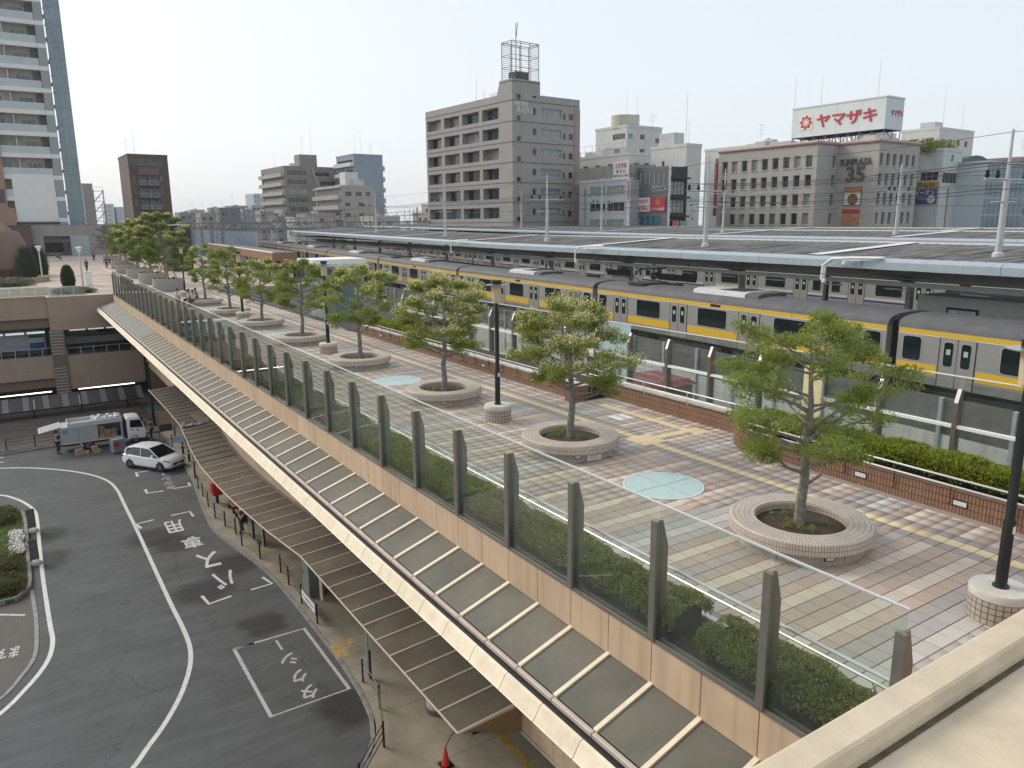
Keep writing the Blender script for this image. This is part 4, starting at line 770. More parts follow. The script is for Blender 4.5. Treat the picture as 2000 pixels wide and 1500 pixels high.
t = thing('wooden_notice_board', 'wooden hoarding board on two posts behind the white truck cab', 'sign', (7.95, 62.2, K)); MB().bbox(0, .95, -.03, .03, 1.0, 2.05, .01).build('board', mat('board_wood', (.42, .25, .14), .6, 0, .2, 3, stretch=(1, 1, 14)), t); MB().box(0.02, .93, -.02, .02, .45, 1.0).build('lower_panel', mat('board_grey', (.05, .05, .055), .6), t)
for x in (-.03, .98): MB().bbox(x - .035, x + .035, -.045, .045, 0, 2.1, .01).build('post', mat('post_wood', (.30, .16, .09), .6), t)
t = thing('small_banner_fence', 'small railing with a blue and white banner near the white car', 'banner', (8.3, 59.0, K))
for x in (0, .9): MB().tube((x, -x * .3, 0), (x, -x * .3, .95), .035).build('post', M_black, t)
m_ = MB(); m_.add([(.08, -.05, .3), (.8, -.27, .25), (.8, -.27, .8), (.08, -.05, .85)], [(0, 1, 2, 3)]); m_.build('cloth', mat('banner_bluewhite', (.55, .6, .68), .7, 0, .4, 6, col2=(.15, .25, .5)), t)
# ================================================================ RIGHT EDGE OF THE PLAZA
M_brick = brickmat('brown_wall_tile', (0.33, 0.18, 0.11), (0.28, 0.15, 0.09), (0.075, 0.045, 0.03), 0.075, 0.165, 0.13, 0.0, 0.6)
M_stonecap = mat('pale_cap', (0.52, 0.50, 0.46), .7, 0, .12, 3)
def curved_wall(name, label, pts, h, parent=None, w=.35):
    t = thing(name, label, 'wall', (pts[0][0], pts[0][1], 0)); mb = MB(); s_ = 0; n = len(pts); O = Vector((pts[0][0], pts[0][1], 0)); inn = []
    for i, p in enumerate(pts):
        a, b = Vector(pts[max(i - 1, 0)]), Vector(pts[min(i + 1, n - 1)]); d = (b - a).normalized(); inn.append(Vector((p[0], p[1])) + Vector((-d.y, d.x)) * -w)
    for i in range(n - 1):
        a, b = Vector((*pts[i], 0)) - O, Vector((*pts[i + 1], 0)) - O; l = (b - a).length
        mb.quad((a.x, a.y, 0), (b.x, b.y, 0), (b.x, b.y, h), (a.x, a.y, h), [(s_, 0), (s_ + l, 0), (s_ + l, h), (s_, h)])
        c, d = Vector((*inn[i], 0)) - O, Vector((*inn[i + 1], 0)) - O
        mb.quad((a.x, a.y, h), (b.x, b.y, h), (d.x, d.y, h), (c.x, c.y, h), [(s_, 0), (s_ + l, 0), (s_ + l, w), (s_, w)])
        mb.quad((c.x, c.y, 0), (c.x, c.y, h), (d.x, d.y, h), (d.x, d.y, 0), [(s_, 0), (s_, h), (s_ + l, h), (s_ + l, 0)]); s_ += l
    for j, i in ((0, 0), (1, n - 1)):
        a = Vector((*pts[i], 0)) - O; c = Vector((*inn[i], 0)) - O; mb.quad((a.x, a.y, 0), (a.x, a.y, h), (c.x, c.y, h), (c.x, c.y, 0), [(0, 0), (0, h), (w, h), (w, 0)])
    mb.build('tiled_face', M_brick, t); return t
arc = lambda cx, cy, r, a0, a1, n=8: [(cx + r * math.cos(R(a0 + (a1 - a0) * i / n)), cy + r * math.sin(R(a0 + (a1 - a0) * i / n))) for i in range(n + 1)]
w3 = curved_wall('planter_wall', 'low brown tiled planter wall at the right with two handrails', [(16.32, 2.2)] + [(16.32, 2.2 + k * .5) for k in range(1, 22)] + arc(17.3, 13.3, .98, 180, 95), .50)
w2 = curved_wall('planter_wall', 'low brown tiled wall section under the steel fence beside the lift', [(17.42, 14.6), (17.42, 16.7), (17.42, 18.7), (17.42, 20.4)], .55)
w1 = curved_wall('planter_wall', 'long brown tiled planter wall with bracketed rail in the middle distance', [(16.25, 20.6), (16.25, 24), (16.25, 30), (16.25, 34), (16.25, 41)], .50)
for i in range(6): MB().box(-.05, .42, .02 + i * 1.0, .98 + i * 1.0, .552, .60).build('cap_stone', M_stonecap, w2)
for i in range(20): MB().box(-.03, .40, .02 + i * 1.0, .98 + i * 1.0, .502, .54).build('cap_stone', M_stonecap, w1)
MB().box(-.33, -.01, .0, .45, 0, .52).build('end_block', mat('brown_block', (.24, .12, .075), .7, 0, .2, 5), w1)
for k, (y, w_) in enumerate(((7.6, w3), (9.9, w3), (5.2, w3))):
    o = MB().box(-.012, .01, -.16, .16, .19, .32).build('light_frame', M_black, w_, loc=(0, y - 2.2, 0)); MB().box(-.018, .0, -.135, .135, .205, .305).build('lens', mat('wall_lens', (.7, .72, .72), .4), o)
for k in range(5): o = MB().box(-.012, .01, -.12, .12, .20, .32).build('light_frame', M_black, w1, loc=(0, 3 + 3.6 * k, 0)); MB().box(-.018, .0, -.1, .1, .215, .305).build('lens', MATS['wall_lens'], o)
# handrails on brackets
def handrail(label, x, ys, zs, r=.022, legs=1.25):
    t = thing('wall_handrail', label, 'handrail', (x, ys[0], 0))
    for z in zs: MB().tube((0, 0, z), (0, ys[1] - ys[0], z), r).build('rail', M_steel, t)
    lm_ = MB(); lm_.path([(.0, 0, max(zs)), (.05, 0, .22)], .012, 5); lm_.path([(.06, 0, .42), (-.05, 0, .42)], .012, 5); lm_.path([(.06, 0, .22), (-.05, 0, .22)], .012, 5); lm = lm_.mesh('bracket', mat('brown_bracket', (.06, .04, .03), .5, .3)); y = .5
    while y < ys[1] - ys[0]: obj('bracket', lm, t, (0, y, 0)); y += legs
    return t
handrail('steel double handrail along the near tiled planter wall', 16.24, (2.3, 13.2), (.62, .80))
handrail('steel handrail along the middle tiled planter wall', 16.16, (20.7, 41), (.62, .78), .018, 1.1)
t = thing('wall_handrail', 'steel double handrail ending in a loop beside the lift', 'handrail', (17.3, 14.2, 0))
for z in (.72, .92): MB().tube((0, 0, z), (0, 7.2, z), .02).build('rail', M_steel, t)
MB().path([(.0, 0, .92), (-.06, -.3, .9), (-.25, -.45, .8), (-.35, -.35, .66), (-.2, -.1, .6), (0, 0, .72)], .02, 6).build('loop', M_steel, t)
for y in (.3, 2.3, 4.3, 6.3): MB().tube((.02, y, .5), (.0, y, .92), .014).build('bracket', M_steel, t)
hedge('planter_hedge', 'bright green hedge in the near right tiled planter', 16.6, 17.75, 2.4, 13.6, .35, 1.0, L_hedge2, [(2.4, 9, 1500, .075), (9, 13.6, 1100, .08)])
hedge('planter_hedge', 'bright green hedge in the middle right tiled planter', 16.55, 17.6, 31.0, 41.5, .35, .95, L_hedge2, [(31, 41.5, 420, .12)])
pb = MB(); pb.box(16.62, 17.9, 2.2, 13.9, -.01, .4); pb.box(16.6, 17.9, 20.7, 41, -.01, .42); pb.build('planter_soil', M_soil, floor)
# fence on the railway side: leaning-topped posts, mid rail and glass
rf = thing('railway_fence', 'brown post fence with clear panes and white mid rail toward the tracks', 'fence', (18.0, 4.95, .3))
M_brpost = mat('fence_post_brown', (.17, .145, .125), .5, .4, .15, 4)
pp_ = MB(); pp_.extr([(-.02, -.3), (.20, -.3), (.20, 2.0), (.17, 2.02), (.10, 2.02), (-.02, 1.72)], (1, 0, 0), (0, 0, 1), (0, 1, 0), (0, -.05, 0), .10); pm_ = pp_.mesh('post', M_brpost)
tm_ = MB(); tm_.add([(-.025, -.045, 1.71), (-.025, .045, 1.71), (.10, .045, 2.03), (.10, -.045, 2.03)], [(0, 3, 2, 1)]); tmm = tm_.mesh('bevel_plate', mat('bright_plate', (.62, .60, .57), .3, .6))
g2 = glassmat('clear_fence_glass', (.90, .94, .93), .8, .01, 1.45, .03)
gm2 = MB().box(.14, .15, .06, 1.83, .18, 2.3).mesh('glass_pane', g2); gm3 = MB().box(.14, .15, .06, 1.83, -.2, 2.3).mesh('glass_pane', mat('frosted_blue_pane', (.38, .52, .54), .3, 0, .05, 2))
mrl = MB().box(.0, .12, .055, 1.835, 1.10, 1.17).mesh('mid_rail', M_white)
for k in range(19):
    y = k * 1.89; obj('post', pm_, rf, (0, y, 0)).location = (0, y, 0); b_ = obj('bevel_plate', tmm, rf, (0, y, 0))
    if k < 18: obj('glass_pane', gm3 if k == 8 else gm2, rf, (0, y, 0)); obj('mid_rail', mrl, rf, (0, y, 0))
MB().box(.13, .16, 0, 34.0, 2.3, 2.325).build('top_edge', M_white, rf); MB().box(-.05, .3, 0, 34.0, -.02, .04).build('sill', M_stonecap, rf)
# lift shelter
lf = thing('lift_shelter', 'glass lift shelter with white roof on the railway side of the plaza', 'shelter', (16.2, 48, 0))
for k in range(2): MB().box(-.2, 3.4, -.3 + k * 1.65, 1.3 + k * 1.65, 3.62 - .06 * k, 3.95).build('roof', M_white, lf)
MB().box(-.22, 3.42, -.32, 3.02, 3.5, 3.6).build('fascia', mat('white_grey', (.6, .62, .62), .5), lf)
gmat = glassmat('lift_glass', (.80, .88, .85), .9, .02, 1.5, .16, (.5, .58, .55))
for x in (.5, 1.4, 2.3): MB().box(x, x + .86, -.02, .0, .05, 3.48).build('glass_pane', gmat, lf)
for y in (.0, 1.4): MB().box(.46, .48, y, y + 1.35, .05, 3.48).build('glass_pane', gmat, lf)
for x in (.44, 3.2): MB().box(x, x + .08, -.05, .05, 0, 3.5).build('post', M_tgrey, lf)
MB().box(.9, 2.9, .8, 2.5, 0, 2.6).build('lift_car', mat('lift_car', (.30, .34, .33), .5, .1), lf)
t = thing('yellow_notice', 'pale yellow upright sign panel behind the nearest tree', 'sign', (17.95, 12.5, .4)); MB().bbox(-.02, .02, -.3, .3, .3, 1.9, .01).build('panel', mat('pale_yellow', (.70, .62, .36), .6, 0, .1, 3), t); MB().tube((0, -.3, 0), (0, -.3, 1.9), .03).build('post', M_tgrey, t)
t = thing('floor_poster', 'white printed sticker on the paving beside the tactile strip', 'poster', (15.9, 18.0, .004)); MB().box(-.3, .3, -.3, .3, -.004, .004).build('sheet', M_white, t); text('lettering', '歩行者', .2, frame((0, 0, .0055), (0, -1, 0), (1, 0, 0)), M_black, t, w=.5)
# ================================================================ RAILWAY
T0 = (28.34, 16.42); TRZ = -math.atan2(1.44, 19.95)
def TW_(o, t): c, s_ = math.cos(TRZ), math.sin(TRZ); return (T0[0] + o * c - t * s_, T0[1] + o * s_ + t * c)
def tthing(name, label, cat, o=0, t=0, z=0, group=None): x, y = TW_(o, t); return thing(name, label, cat, (x, y, z), TRZ, group)
M_ballast = mat('ballast', (.13, .115, .10), .95, 0, .45, 6, .6, 22)
tb = MB(); 
for a, b in (((-6.2, -30), (60, 400)),): tb.quad((a[0], a[1], -1.05), (b[0], a[1], -1.05), (b[0], b[1], -.6), (a[0], b[1], -.6)); tb.quad((a[0], a[1], -1.05), (a[0], b[1], -.6), (a[0], b[1], -10), (a[0], a[1], -10))
o = tb.build('railway_embankment', M_ballast); o.location = (*T0, 0); o.rotation_euler = (0, 0, TRZ); structure(o)
M_rail = mat('rail_steel', (.22, .16, .12), .4, .7)
for c in (1.47, 13.3, 22.5, 26.5):
    for s_ in (-.53, .53): q = MB(); q.box(-.035, .035, -30, 260, -1.0, -.85); q = q.build('rail', M_rail, o); q.location = (c + s_, 0, 0)
slm = MB().box(-1.0, 1.0, -.11, .11, -1.04, -.99).mesh('sleeper', mat('sleeper', (.2, .19, .17), .9, 0, .2, 4)); 
for k in range(36): obj('sleeper', slm, o, (1.47, -12 + k * .7, 0))
# retaining barrier between plaza and tracks
bar = tthing('trackside_barrier', 'concrete trackside barrier with dark mesh panels below the train', 'barrier', -6.3, -20, -1)
M_lightcon = mat('pale_concrete', (.52, .53, .50), .85, 0, .15, 1.2, streak=.25); M_mesh = mat('dark_barrier_panel', (.11, .115, .11), .6, 0, .25, 1.0, streak=.2)
c1 = MB().box(0, .15, .01, 1.99, -9, 1.16).mesh('concrete_panel', M_lightcon); c2 = MB().box(.04, .09, .05, 1.95, 1.20, 2.25).mesh('dark_panel', M_mesh); c3 = MB().box(-.06, .08, -.05, .05, -.5, 2.25).mesh('post', M_tgrey)
for k in range(46): obj('concrete_panel', c1, bar, (0, 2 * k, 0)); obj('dark_panel', c2, bar, (0, 2 * k, 0)); obj('post', c3, bar, (0, 2 * k, 0))
t = tthing('red_roof_hut', 'small trackside hut with a red metal roof seen through the fence', 'hut', -8.2, 4.2, -.9); MB().box(-1.2, .9, -1.1, 1.1, 0, 1.0).build('walls', mat('hut_wall', (.18, .13, .11), .8), t); MB().add([(-1.35, -1.25, 1.0), (1.0, -1.25, 1.0), (1.0, 1.25, 1.0), (-1.35, 1.25, 1.0), (-1.1, -1.0, 1.2), (.8, -1.0, 1.2), (.8, 1.0, 1.2), (-1.1, 1.0, 1.2)], [(0, 1, 5, 4), (1, 2, 6, 5), (2, 3, 7, 6), (3, 0, 4, 7), (4, 5, 6, 7)]).build('roof', mat('red_roof', (.22, .055, .05), .6, 0, .2, 3), t)
t = tthing('white_framed_cabinet', 'white framed glazed cabinet behind the fence beside the hut', 'cabinet', -8.6, 7.2, -.9); MB().bbox(-.5, .5, -.6, .6, 0, 1.75, .02).build('case', M_white, t); MB().box(-.52, -.49, -.4, .4, .5, 1.6).build('pane', M_glassdark, t)
# ---------------------------------------------------------------- yellow train
M_sus = mat('train_stainless', (.44, .43, .41), .34, .5, .08, 1.5, stretch=(1, 1, 12)); M_yel = mat('train_yellow', (.66, .42, .035), .45); M_troof = mat('train_roof', (.09, .09, .095), .65, 0, .25, 1.2, streak=0)
M_twin = mat('train_window', (.012, .02, .02), .08, 0, spec=.8); M_frame = mat('train_seal', (.50, .50, .48), .35, .5); M_under = mat('train_underframe', (.035, .033, .032), .8, 0, .4, 3); M_ac = mat('aircon_white', (.50, .51, .51), .5, .2, .12, 3); M_blue = mat('stripe_blue', (.03, .05, .22), .4); M_crm = mat('stripe_cream', (.52, .47, .38), .4)
bodyp = [(0, .13), (0, 2.16), (.05, 2.34), (.14, 2.42), (2.81, 2.42), (2.90, 2.34), (2.95, 2.16), (2.95, .13)]
roofp = [(-.006, 2.165), (.04, 2.345), (.10, 2.43), (.3, 2.52), (.8, 2.60), (1.47, 2.63), (2.15, 2.60), (2.65, 2.52), (2.85, 2.43), (2.91, 2.345), (2.956, 2.165)]
def rr(mb, y0, y1, z0, z1, x, d, r=.1, n=3):
    """rounded rectangle slab on the side face"""
    P = []
    for cy, cz, a0 in ((y1 - r, z1 - r, 0), (y0 + r, z1 - r, 90), (y0 + r, z0 + r, 180), (y1 - r, z0 + r, 270)):
        for k in range(n + 1): a = R(a0 + 90 * k / n); P.append((cy + r * math.cos(a), cz + r * math.sin(a)))
    m = len(P); mb.add([(x - d, y, z) for y, z in P] + [(x, y, z) for y, z in P], [tuple(range(m))[::-1]] + [(i, (i + 1) % m, m + (i + 1) % m, m + i) for i in range(m)]); return mb
DOORS = (2.35, 7.4, 12.35, 17.4)
m_body = MB().extr(bodyp, (1, 0, 0), (0, 0, 1), (0, 1, 0), (0, .25, 0), 19.5).mesh('body', M_sus)
m_roof = MB().extr(roofp, (1, 0, 0), (0, 0, 1), (0, 1, 0), (0, .22, 0), 19.56).mesh('roof_skin', M_troof, True)
m_door = MB(); rr(m_door, -.64, -.012, .16, 1.96, 0, .012, .05); rr(m_door, .012, .64, .16, 1.96, 0, .012, .05); m_door = m_door.mesh('door', M_sus)
m_seam = MB().box(-.004, 0, -.69, -.645, .14, 1.97).box(-.004, 0, .645, .69, .14, 1.97).box(-.015, 0, -.012, .012, .16, 1.96).box(-.02, 0, -.66, .66, .10, .135).mesh('door_seam', M_under)
m_dw = rr(MB(), -.17, .17, .92, 1.80, 0, .022, .09).mesh('door_window', M_twin); m_dwf = rr(MB(), -.21, .21, .88, 1.84, 0, .017, .11).mesh('window_seal', M_frame)
m_stk = MB().box(-.026, -.023, -.08, .08, 1.35, 1.55).mesh('sticker', mat('door_sticker', (.35, .48, .46), .5))
m_w = rr(MB(), -1.0, 1.0, .97, 1.86, 0, .016, .11).mesh('window', M_twin); m_ws = rr(MB(), -.36, .36, .97, 1.86, 0, .016, .11).mesh('window', M_twin)
m_wf = rr(MB(), -1.04, 1.04, .93, 1.90, 0, .012, .13).mesh('window_seal', M_frame); m_wsf = rr(MB(), -.40, .40, .93, 1.90, 0, .012, .13).mesh('window_seal', M_frame)
def train(label, name, o, tstart, ncar, zof, top_mat, low_mat, low_z, ac=True, low2=None):
    T = tthing(name, label, 'train', o, tstart, 0)
    for c in range(ncar):
        z0, z1 = zof(tstart + 20 * c), zof(tstart + 20 * c + 20); pit = math.atan2(z1 - z0, 20)
        car = obj('car_body', m_body, T, (0, 20 * c, z0)); car.rotation_euler = (pit, 0, 0)
        obj('roof_skin', m_roof, car); MB_ = MB()
        obj('upper_band', MB().box(-.006, .0, .26, 19.74, 1.97, 2.15).mesh('upper_band', top_mat), car); obj('band_edge', MB().box(-.007, .0, .26, 19.74, 1.945, 1.968).mesh('band_edge', M_white), car)
        y = .3
        for k in range(5):
            y1 = (DOORS[k] - .72) if k < 4 else 19.7
            obj('lower_band', MB().box(-.006, .0, y, y1, low_z[0], low_z[1]).mesh('lower_band', low_mat), car)
            if low2: obj('lower_band', MB().box(-.006, .0, y, y1, low_z[0] - .14, low_z[0] - .01).mesh('lower_band', low2), car)
            if k < 4: y = DOORS[k] + .72
        for d in DOORS:
            do = obj('door', m_door, car, (0, d, 0)); obj('door_seam', m_seam, car, (0, d, 0))
        for d in DOORS:
            for s_ in (-.32, .32): obj('door_window', m_dwf, car, (0, d + s_, 0)); obj('door_window', m_dw, car, (0, d + s_, 0)); obj('door_sticker', m_stk, car, (0, d + s_, 0))
        for a, b in zip(DOORS, DOORS[1:]): obj('window', m_wf, car, (0, (a + b) / 2, 0)); obj('window', m_w, car, (0, (a + b) / 2, 0))
        for d in (.85, 19.15): obj('window', m_wsf, car, (0, d, 0)); obj('window', m_ws, car, (0, d, 0))
        if ac:
            acm = MB(); acm.extr([(.45, 2.5), (.5, 2.72), (.8, 2.80), (2.15, 2.80), (2.45, 2.72), (2.5, 2.5)], (1, 0, 0), (0, 0, 1), (0, 1, 0), (0, 8.2, 0), 3.6); q = acm.build('air_conditioner', M_ac, car)
            gr = MB()
            for j in range(9): gr.box(.75, 2.2, 8.5 + j * .19, 8.62 + j * .19, 2.802, 2.815)
            gr.build('grille', M_under, car)
            dm = MB(); dm.extr([(.5, 2.5), (.55, 2.7), (.85, 2.78), (2.1, 2.78), (2.4, 2.7), (2.45, 2.5)], (1, 0, 0), (0, 0, 1), (0, 1, 0), (0, 7.4, 0), .78); dm.build('air_duct', M_troof, car)
        uf = MB(); uf.box(.35, 2.6, .6, 19.4, -.05, .15); uf.box(.15, 2.8, 5.5, 8.5, -.6, 0); uf.box(.15, 2.8, 9.2, 14, -.55, 0); uf.box(.5, 2.45, 1.6, 4.6, -.75, 0); uf.box(.5, 2.45, 15.4, 18.4, -.75, 0); uf.build('underframe', M_under, car)
        MB().box(.35, 2.6, -.28, .28, .2, 2.35).build('gangway', M_dark, car)
        MB().box(-.012, -.004, 9.3, 10.0, 1.99, 2.13).build('destination_sign', mat('dest_sign', (.05, .012, .01), .4), car); MB().box(-.012, -.004, 1.55, 1.72, 1.68, 1.86).build('car_number', M_twin, car); MB().box(-.003, 0, .26, 19.74, .13, .42).build('skirt_panel', mat('train_skirt', (.26, .255, .245), .5, .4, .15, 2), car)
        for yy in (4.9, 9.9, 14.9): MB().box(-.008, -.002, yy - .03, yy + .03, 1.97, 2.15).build('vent_gap', M_sus, car)
        if c in (2, 4) and ac:
            pg = MB(); 
            for xx in (.7, 2.2): pg.path([(xx, 16.2, 2.65), (xx, 17.2, 3.1), (xx, 16.4, 3.5)], .04, 5)
            pg.path([(.4, 16.4, 3.52), (2.5, 16.4, 3.52)], .05, 5); pg.box(.5, 2.4, 16, 17.4, 2.6, 2.72); pg.build('pantograph', M_under, car)
    return T
zrise = lambda t: 0.0 if t < 40 else .0085 * (t - 40)
train('silver commuter train with yellow bands standing along the near platform', 'yellow_band_train', 0, -40, 9, zrise, M_yel, M_yel, (.50, .89))
train('silver train with cream and blue stripe seen beneath the platform roof', 'blue_stripe_train', 21, -20, 8, zrise, M_tgrey, M_crm, (.62, .80), False, M_blue)
# ---------------------------------------------------------------- platform and its roofs
M_plat = mat('platform_paving', (.22, .21, .20), .85, 0, .2, 2)
p_ = MB(); p_.box(3.15, 11.6, -30, 118, -.9, .18); p_ = p_.build('station_platform', M_plat); p_.location = (*T0, 0); p_.rotation_euler = (0, 0, TRZ); structure(p_)
e_ = MB(); e_.box(3.14, 3.5, -30, 118, .181, .19); e_.build('edge_line', M_white, p_); e_ = MB(); e_.box(3.75, 4.05, -30, 118, .181, .19); e_.build('tactile_line', M_tact2, p_)
def roofmat():
    m = bpy.data.materials.new('corrugated_roof'); m.use_nodes = True; n = m.node_tree.nodes; L = m.node_tree.links; b = n['Principled BSDF']; b.inputs['Roughness'].default_value = .95; b.inputs['Specular IOR Level'].default_value = .1
    tc = n.new('ShaderNodeTexCoord'); mp = n.new('ShaderNodeMapping'); mp.inputs['Scale'].default_value = (.35, 3.5, 1); L.new(tc.outputs['Object'], mp.inputs[0])
    a = n.new('ShaderNodeTexNoise'); a.inputs['Scale'].default_value = 1.0; a.inputs['Detail'].default_value = 7; a.inputs['Roughness'].default_value = .75; L.new(mp.outputs[0], a.inputs['Vector'])
    cr = n.new('ShaderNodeValToRGB'); cr.color_ramp.elements[0].position = .35; cr.color_ramp.elements[0].color = (.03, .03, .031, 1); cr.color_ramp.elements[1].position = .62; cr.color_ramp.elements[1].color = (.23, .225, .22, 1); L.new(a.outputs[0], cr.inputs[0]); L.new(cr.outputs[0], b.inputs['Base Color']); return m
M_corr = roofmat(); M_fas = mat('pale_blue_fascia', (.35, .41, .45), .4, .15, .07, 2, streak=.06); M_fas2 = mat('fascia_lower', (.36, .41, .43), .45, .15, .08, 2)
M_beam = mat('beam_grey', (.30, .30, .29), .6, .1, .12, 2)
def canopy(label, o0, o1, t0, t1, zf0, zf1, zb, zo=lambda t: 0, cols=True, ridge_posts=True):
    C = tthing('platform_roof', label, 'roof', o0, t0, 0, 'platform roofs'); W_ = o1 - o0; k = 0; t = t0
    while t < t1 - .1:
        l = min(6.0, t1 - t); dz = zo(t); dz2 = zo(t + l)
        q = MB(); q.extr([(0, zf0), (0, zf1 - .12), (.16, zf1), (.55, zf1 + .03), (.55, zf1 - .05), (.1, zf0)], (1, 0, 0), (0, 0, 1), (0, 1, 0), (0, .012, 0), l - .024); q = q.build('fascia', M_fas, C, loc=(0, t - t0, dz)); q.rotation_euler = (math.atan2(dz2 - dz, l), 0, 0)
        # corrugated sheet: one strip per bay
        n = int(l / .3); P = []; F = []
        for i in range(n + 1):
            yy = i * l / n; zz = .025 * (i % 2)
            P += [(.55, yy, zf1 + .02 + zz), (W_, yy, zb + zz)]
        F = [(2 * i, 2 * i + 1, 2 * i + 3, 2 * i + 2) for i in range(n)]
        s_ = MB().add(P, F).build('roof_sheet', M_corr, C, loc=(0, t - t0, dz)); s_.rotation_euler = (math.atan2(dz2 - dz, l), 0, 0)
        k += 1; t += l
    MB().box(W_ - .1, W_ + .08, 0, t1 - t0, zb - .1, zb + .09).build('back_flashing', mat('white_flashing', (.66, .67, .66), .5, 0, .1, 3), C)
    t = t0 + 14
    while t < t1: MB().box(.4, W_ - .15, -.35, .35, 0, .0).add([(.5, -.4, zf1 + .075), (W_ - .1, -.4, zb + .06), (W_ - .1, .4, zb + .06), (.5, .4, zf1 + .075)], [(0, 1, 2, 3)]).build('white_walkway', MATS['white_flashing'], C, loc=(0, t - t0, zo(t))); t += 19
    if cols:
        MB().box(W_ * .5 - .15, W_ * .5 + .15, 0, t1 - t0, 3.3, 3.75).build('beam', M_beam, C); MB().box(.05, W_, 0, t1 - t0, zf0 + .12, zf0 + .2).build('soffit', mat('dark_soffit', (.08, .08, .08), .8), C)
        MB().box(1.4, 1.6, 0, t1 - t0, 3.25, 3.45).build('purlin', M_beam, C)
        cm = MB(); cm.box(-.13, .13, -.13, .13, .18, 4.0); cm.add([(-.1, -.08, 3.2), (-.1, .08, 3.2), (-3.5, .08, 3.9), (-3.5, -.08, 3.9), (-.1, -.08, 3.5), (-.1, .08, 3.5), (-3.5, .08, 4.05), (-3.5, -.08, 4.05)], [(0, 1, 2, 3), (7, 6, 5, 4), (0, 3, 7, 4), (1, 5, 6, 2)]); cm = cm.mesh('column', M_beam); t = 4.2 - 10.8 * 3
        while t < t1:
            if t > t0: obj('column', cm, C, (W_ * .5, t - t0, 0))
            t += 10.8
        tl = MB().box(-.07, .07, -.6, .6, 3.0, 3.06).mesh('strip_light', mat('strip_light', (.7, .7, .68), .5)); t = t0 + 1
        while t < t1: obj('strip_light', tl, C, (2.4, t - t0, 0)); t += 3.6
    return C
c1_ = canopy('near platform roof with pale blue-grey edge above the yellow train', 3.2, 11.2, -26, 112, 4.06, 4.50, 4.93, zrise)
canopy('middle platform roof, a pale blue strip behind the near one', 25, 33.5, -15, 140, 4.55, 4.85, 5.2, zrise, False)
canopy('farthest platform roof below the city buildings', 36.5, 45, -10, 130, 4.80, 5.05, 5.3, zrise, False)
for i, (t_, zz) in enumerate(((23.6, 4.55), (3.0, 4.5), (44.4, 4.6))):
    t = tthing('hooked_light_arm', ['white hooked arm with cameras at the middle of the near platform roof', 'white double hooked arm with cameras at the right of the near platform roof', 'white hooked arm on the left part of the near platform roof'][i], 'light arm', 3.15, t_, zz, 'hooked arms on the roof edge')
    for dx in ((0, .16) if i == 1 else (0,)): MB().path([(0 + dx, 0, .05), (-.3 + dx, 1.4, .02), (-.45 + dx, 2.2, -.05), (-.5 + dx, 2.6, -.35), (-.5 + dx, 2.65, -1.0)], .06, 8).build('tube', M_white, t)
    MB().lathe([(0, -.12), (.1, -.08), (.1, .05), (0, .08)], 10, (-.35, 1.6, -.2)).build('camera', M_white, t); MB().lathe([(0, -.12), (.1, -.08), (.1, .05), (0, .08)], 10, (-.5, 2.5, -1.05)).build('camera', M_white, t)
# things on the platform
t = tthing('platform_room', 'pale grey platform building wall with framed notice at the right', 'building', 6, -14, .18); MB().box(0, 3, -14, 17, 0, 2.65).build('wall', mat('room_wall', (.36, .36, .35), .7, 0, .08, 2), t); MB().box(-.03, 0, 14.2, 15.6, 1.2, 2.2).build('notice_frame', M_black, t); MB().box(-.04, -.02, 14.3, 15.5, 1.3, 2.1).build('notice', mat('notice_pale', (.4, .4, .38), .5, 0, .4, 4), t); MB().box(-.1, 0, 12.1, 12.4, 1.7, 1.95).build('wall_light', M_black, t)
for i, (tt, l) in enumerate(((27, 2.6), (21, 4.4))):
    t = tthing('hanging_sign', ['dark hanging platform sign, shorter one', 'long dark hanging platform sign'][i], 'sign', 7, tt, 2.3, 'hanging platform signs'); MB().bbox(-.1, .1, -l / 2, l / 2, 0, .42, .02).build('box', mat('dark_sign', (.02, .02, .018), .4), t); MB().tube((0, -l / 3, .4), (0, -l / 3, 1.2), .02).build('hanger', M_black, t); MB().tube((0, l / 3, .4), (0, l / 3, 1.2), .02).build('hanger', M_black, t)
for i, tt in enumerate((9, 17, 24, 31, 39)):
    t = tthing('platform_bench', '%s white platform bench from the right behind the yellow train' % ['first', 'second', 'third', 'fourth', 'fifth'][i], 'bench', 7.0, tt, .18, 'platform benches')
    MB().bbox(-.25, .25, -1.3, 1.3, .40, .47, .02).build('seat', M_white, t)
    for y in (-1, 0, 1): MB().lathe([(.22, 0), (.05, .05), (.05, .4)], 10, (0, y, 0)).build('leg', M_black, t)
for i, (tt, oo, c) in enumerate(((35.5, 6.5, (.03, .08, .35)), (13.6, 6.8, (.05, .05, .05)), (33.0, 9.0, (.12, .12, .12)), (22.5, 8.5, (.10, .11, .11)))):
    t = tthing('vending_machine', ['blue vending machine on the platform', 'dark vending machine near the bench', 'grey kiosk box on the platform', 'grey equipment locker on the platform'][i], 'vending machine', oo, tt, .18); MB().bbox(-.35, .35, -.5, .5, 0, 1.8, .03).build('case', mat('vend%d' % i, c, .4), t); MB().box(-.36, -.35, -.4, .4, .8, 1.6).build('front', M_glassdark, t)
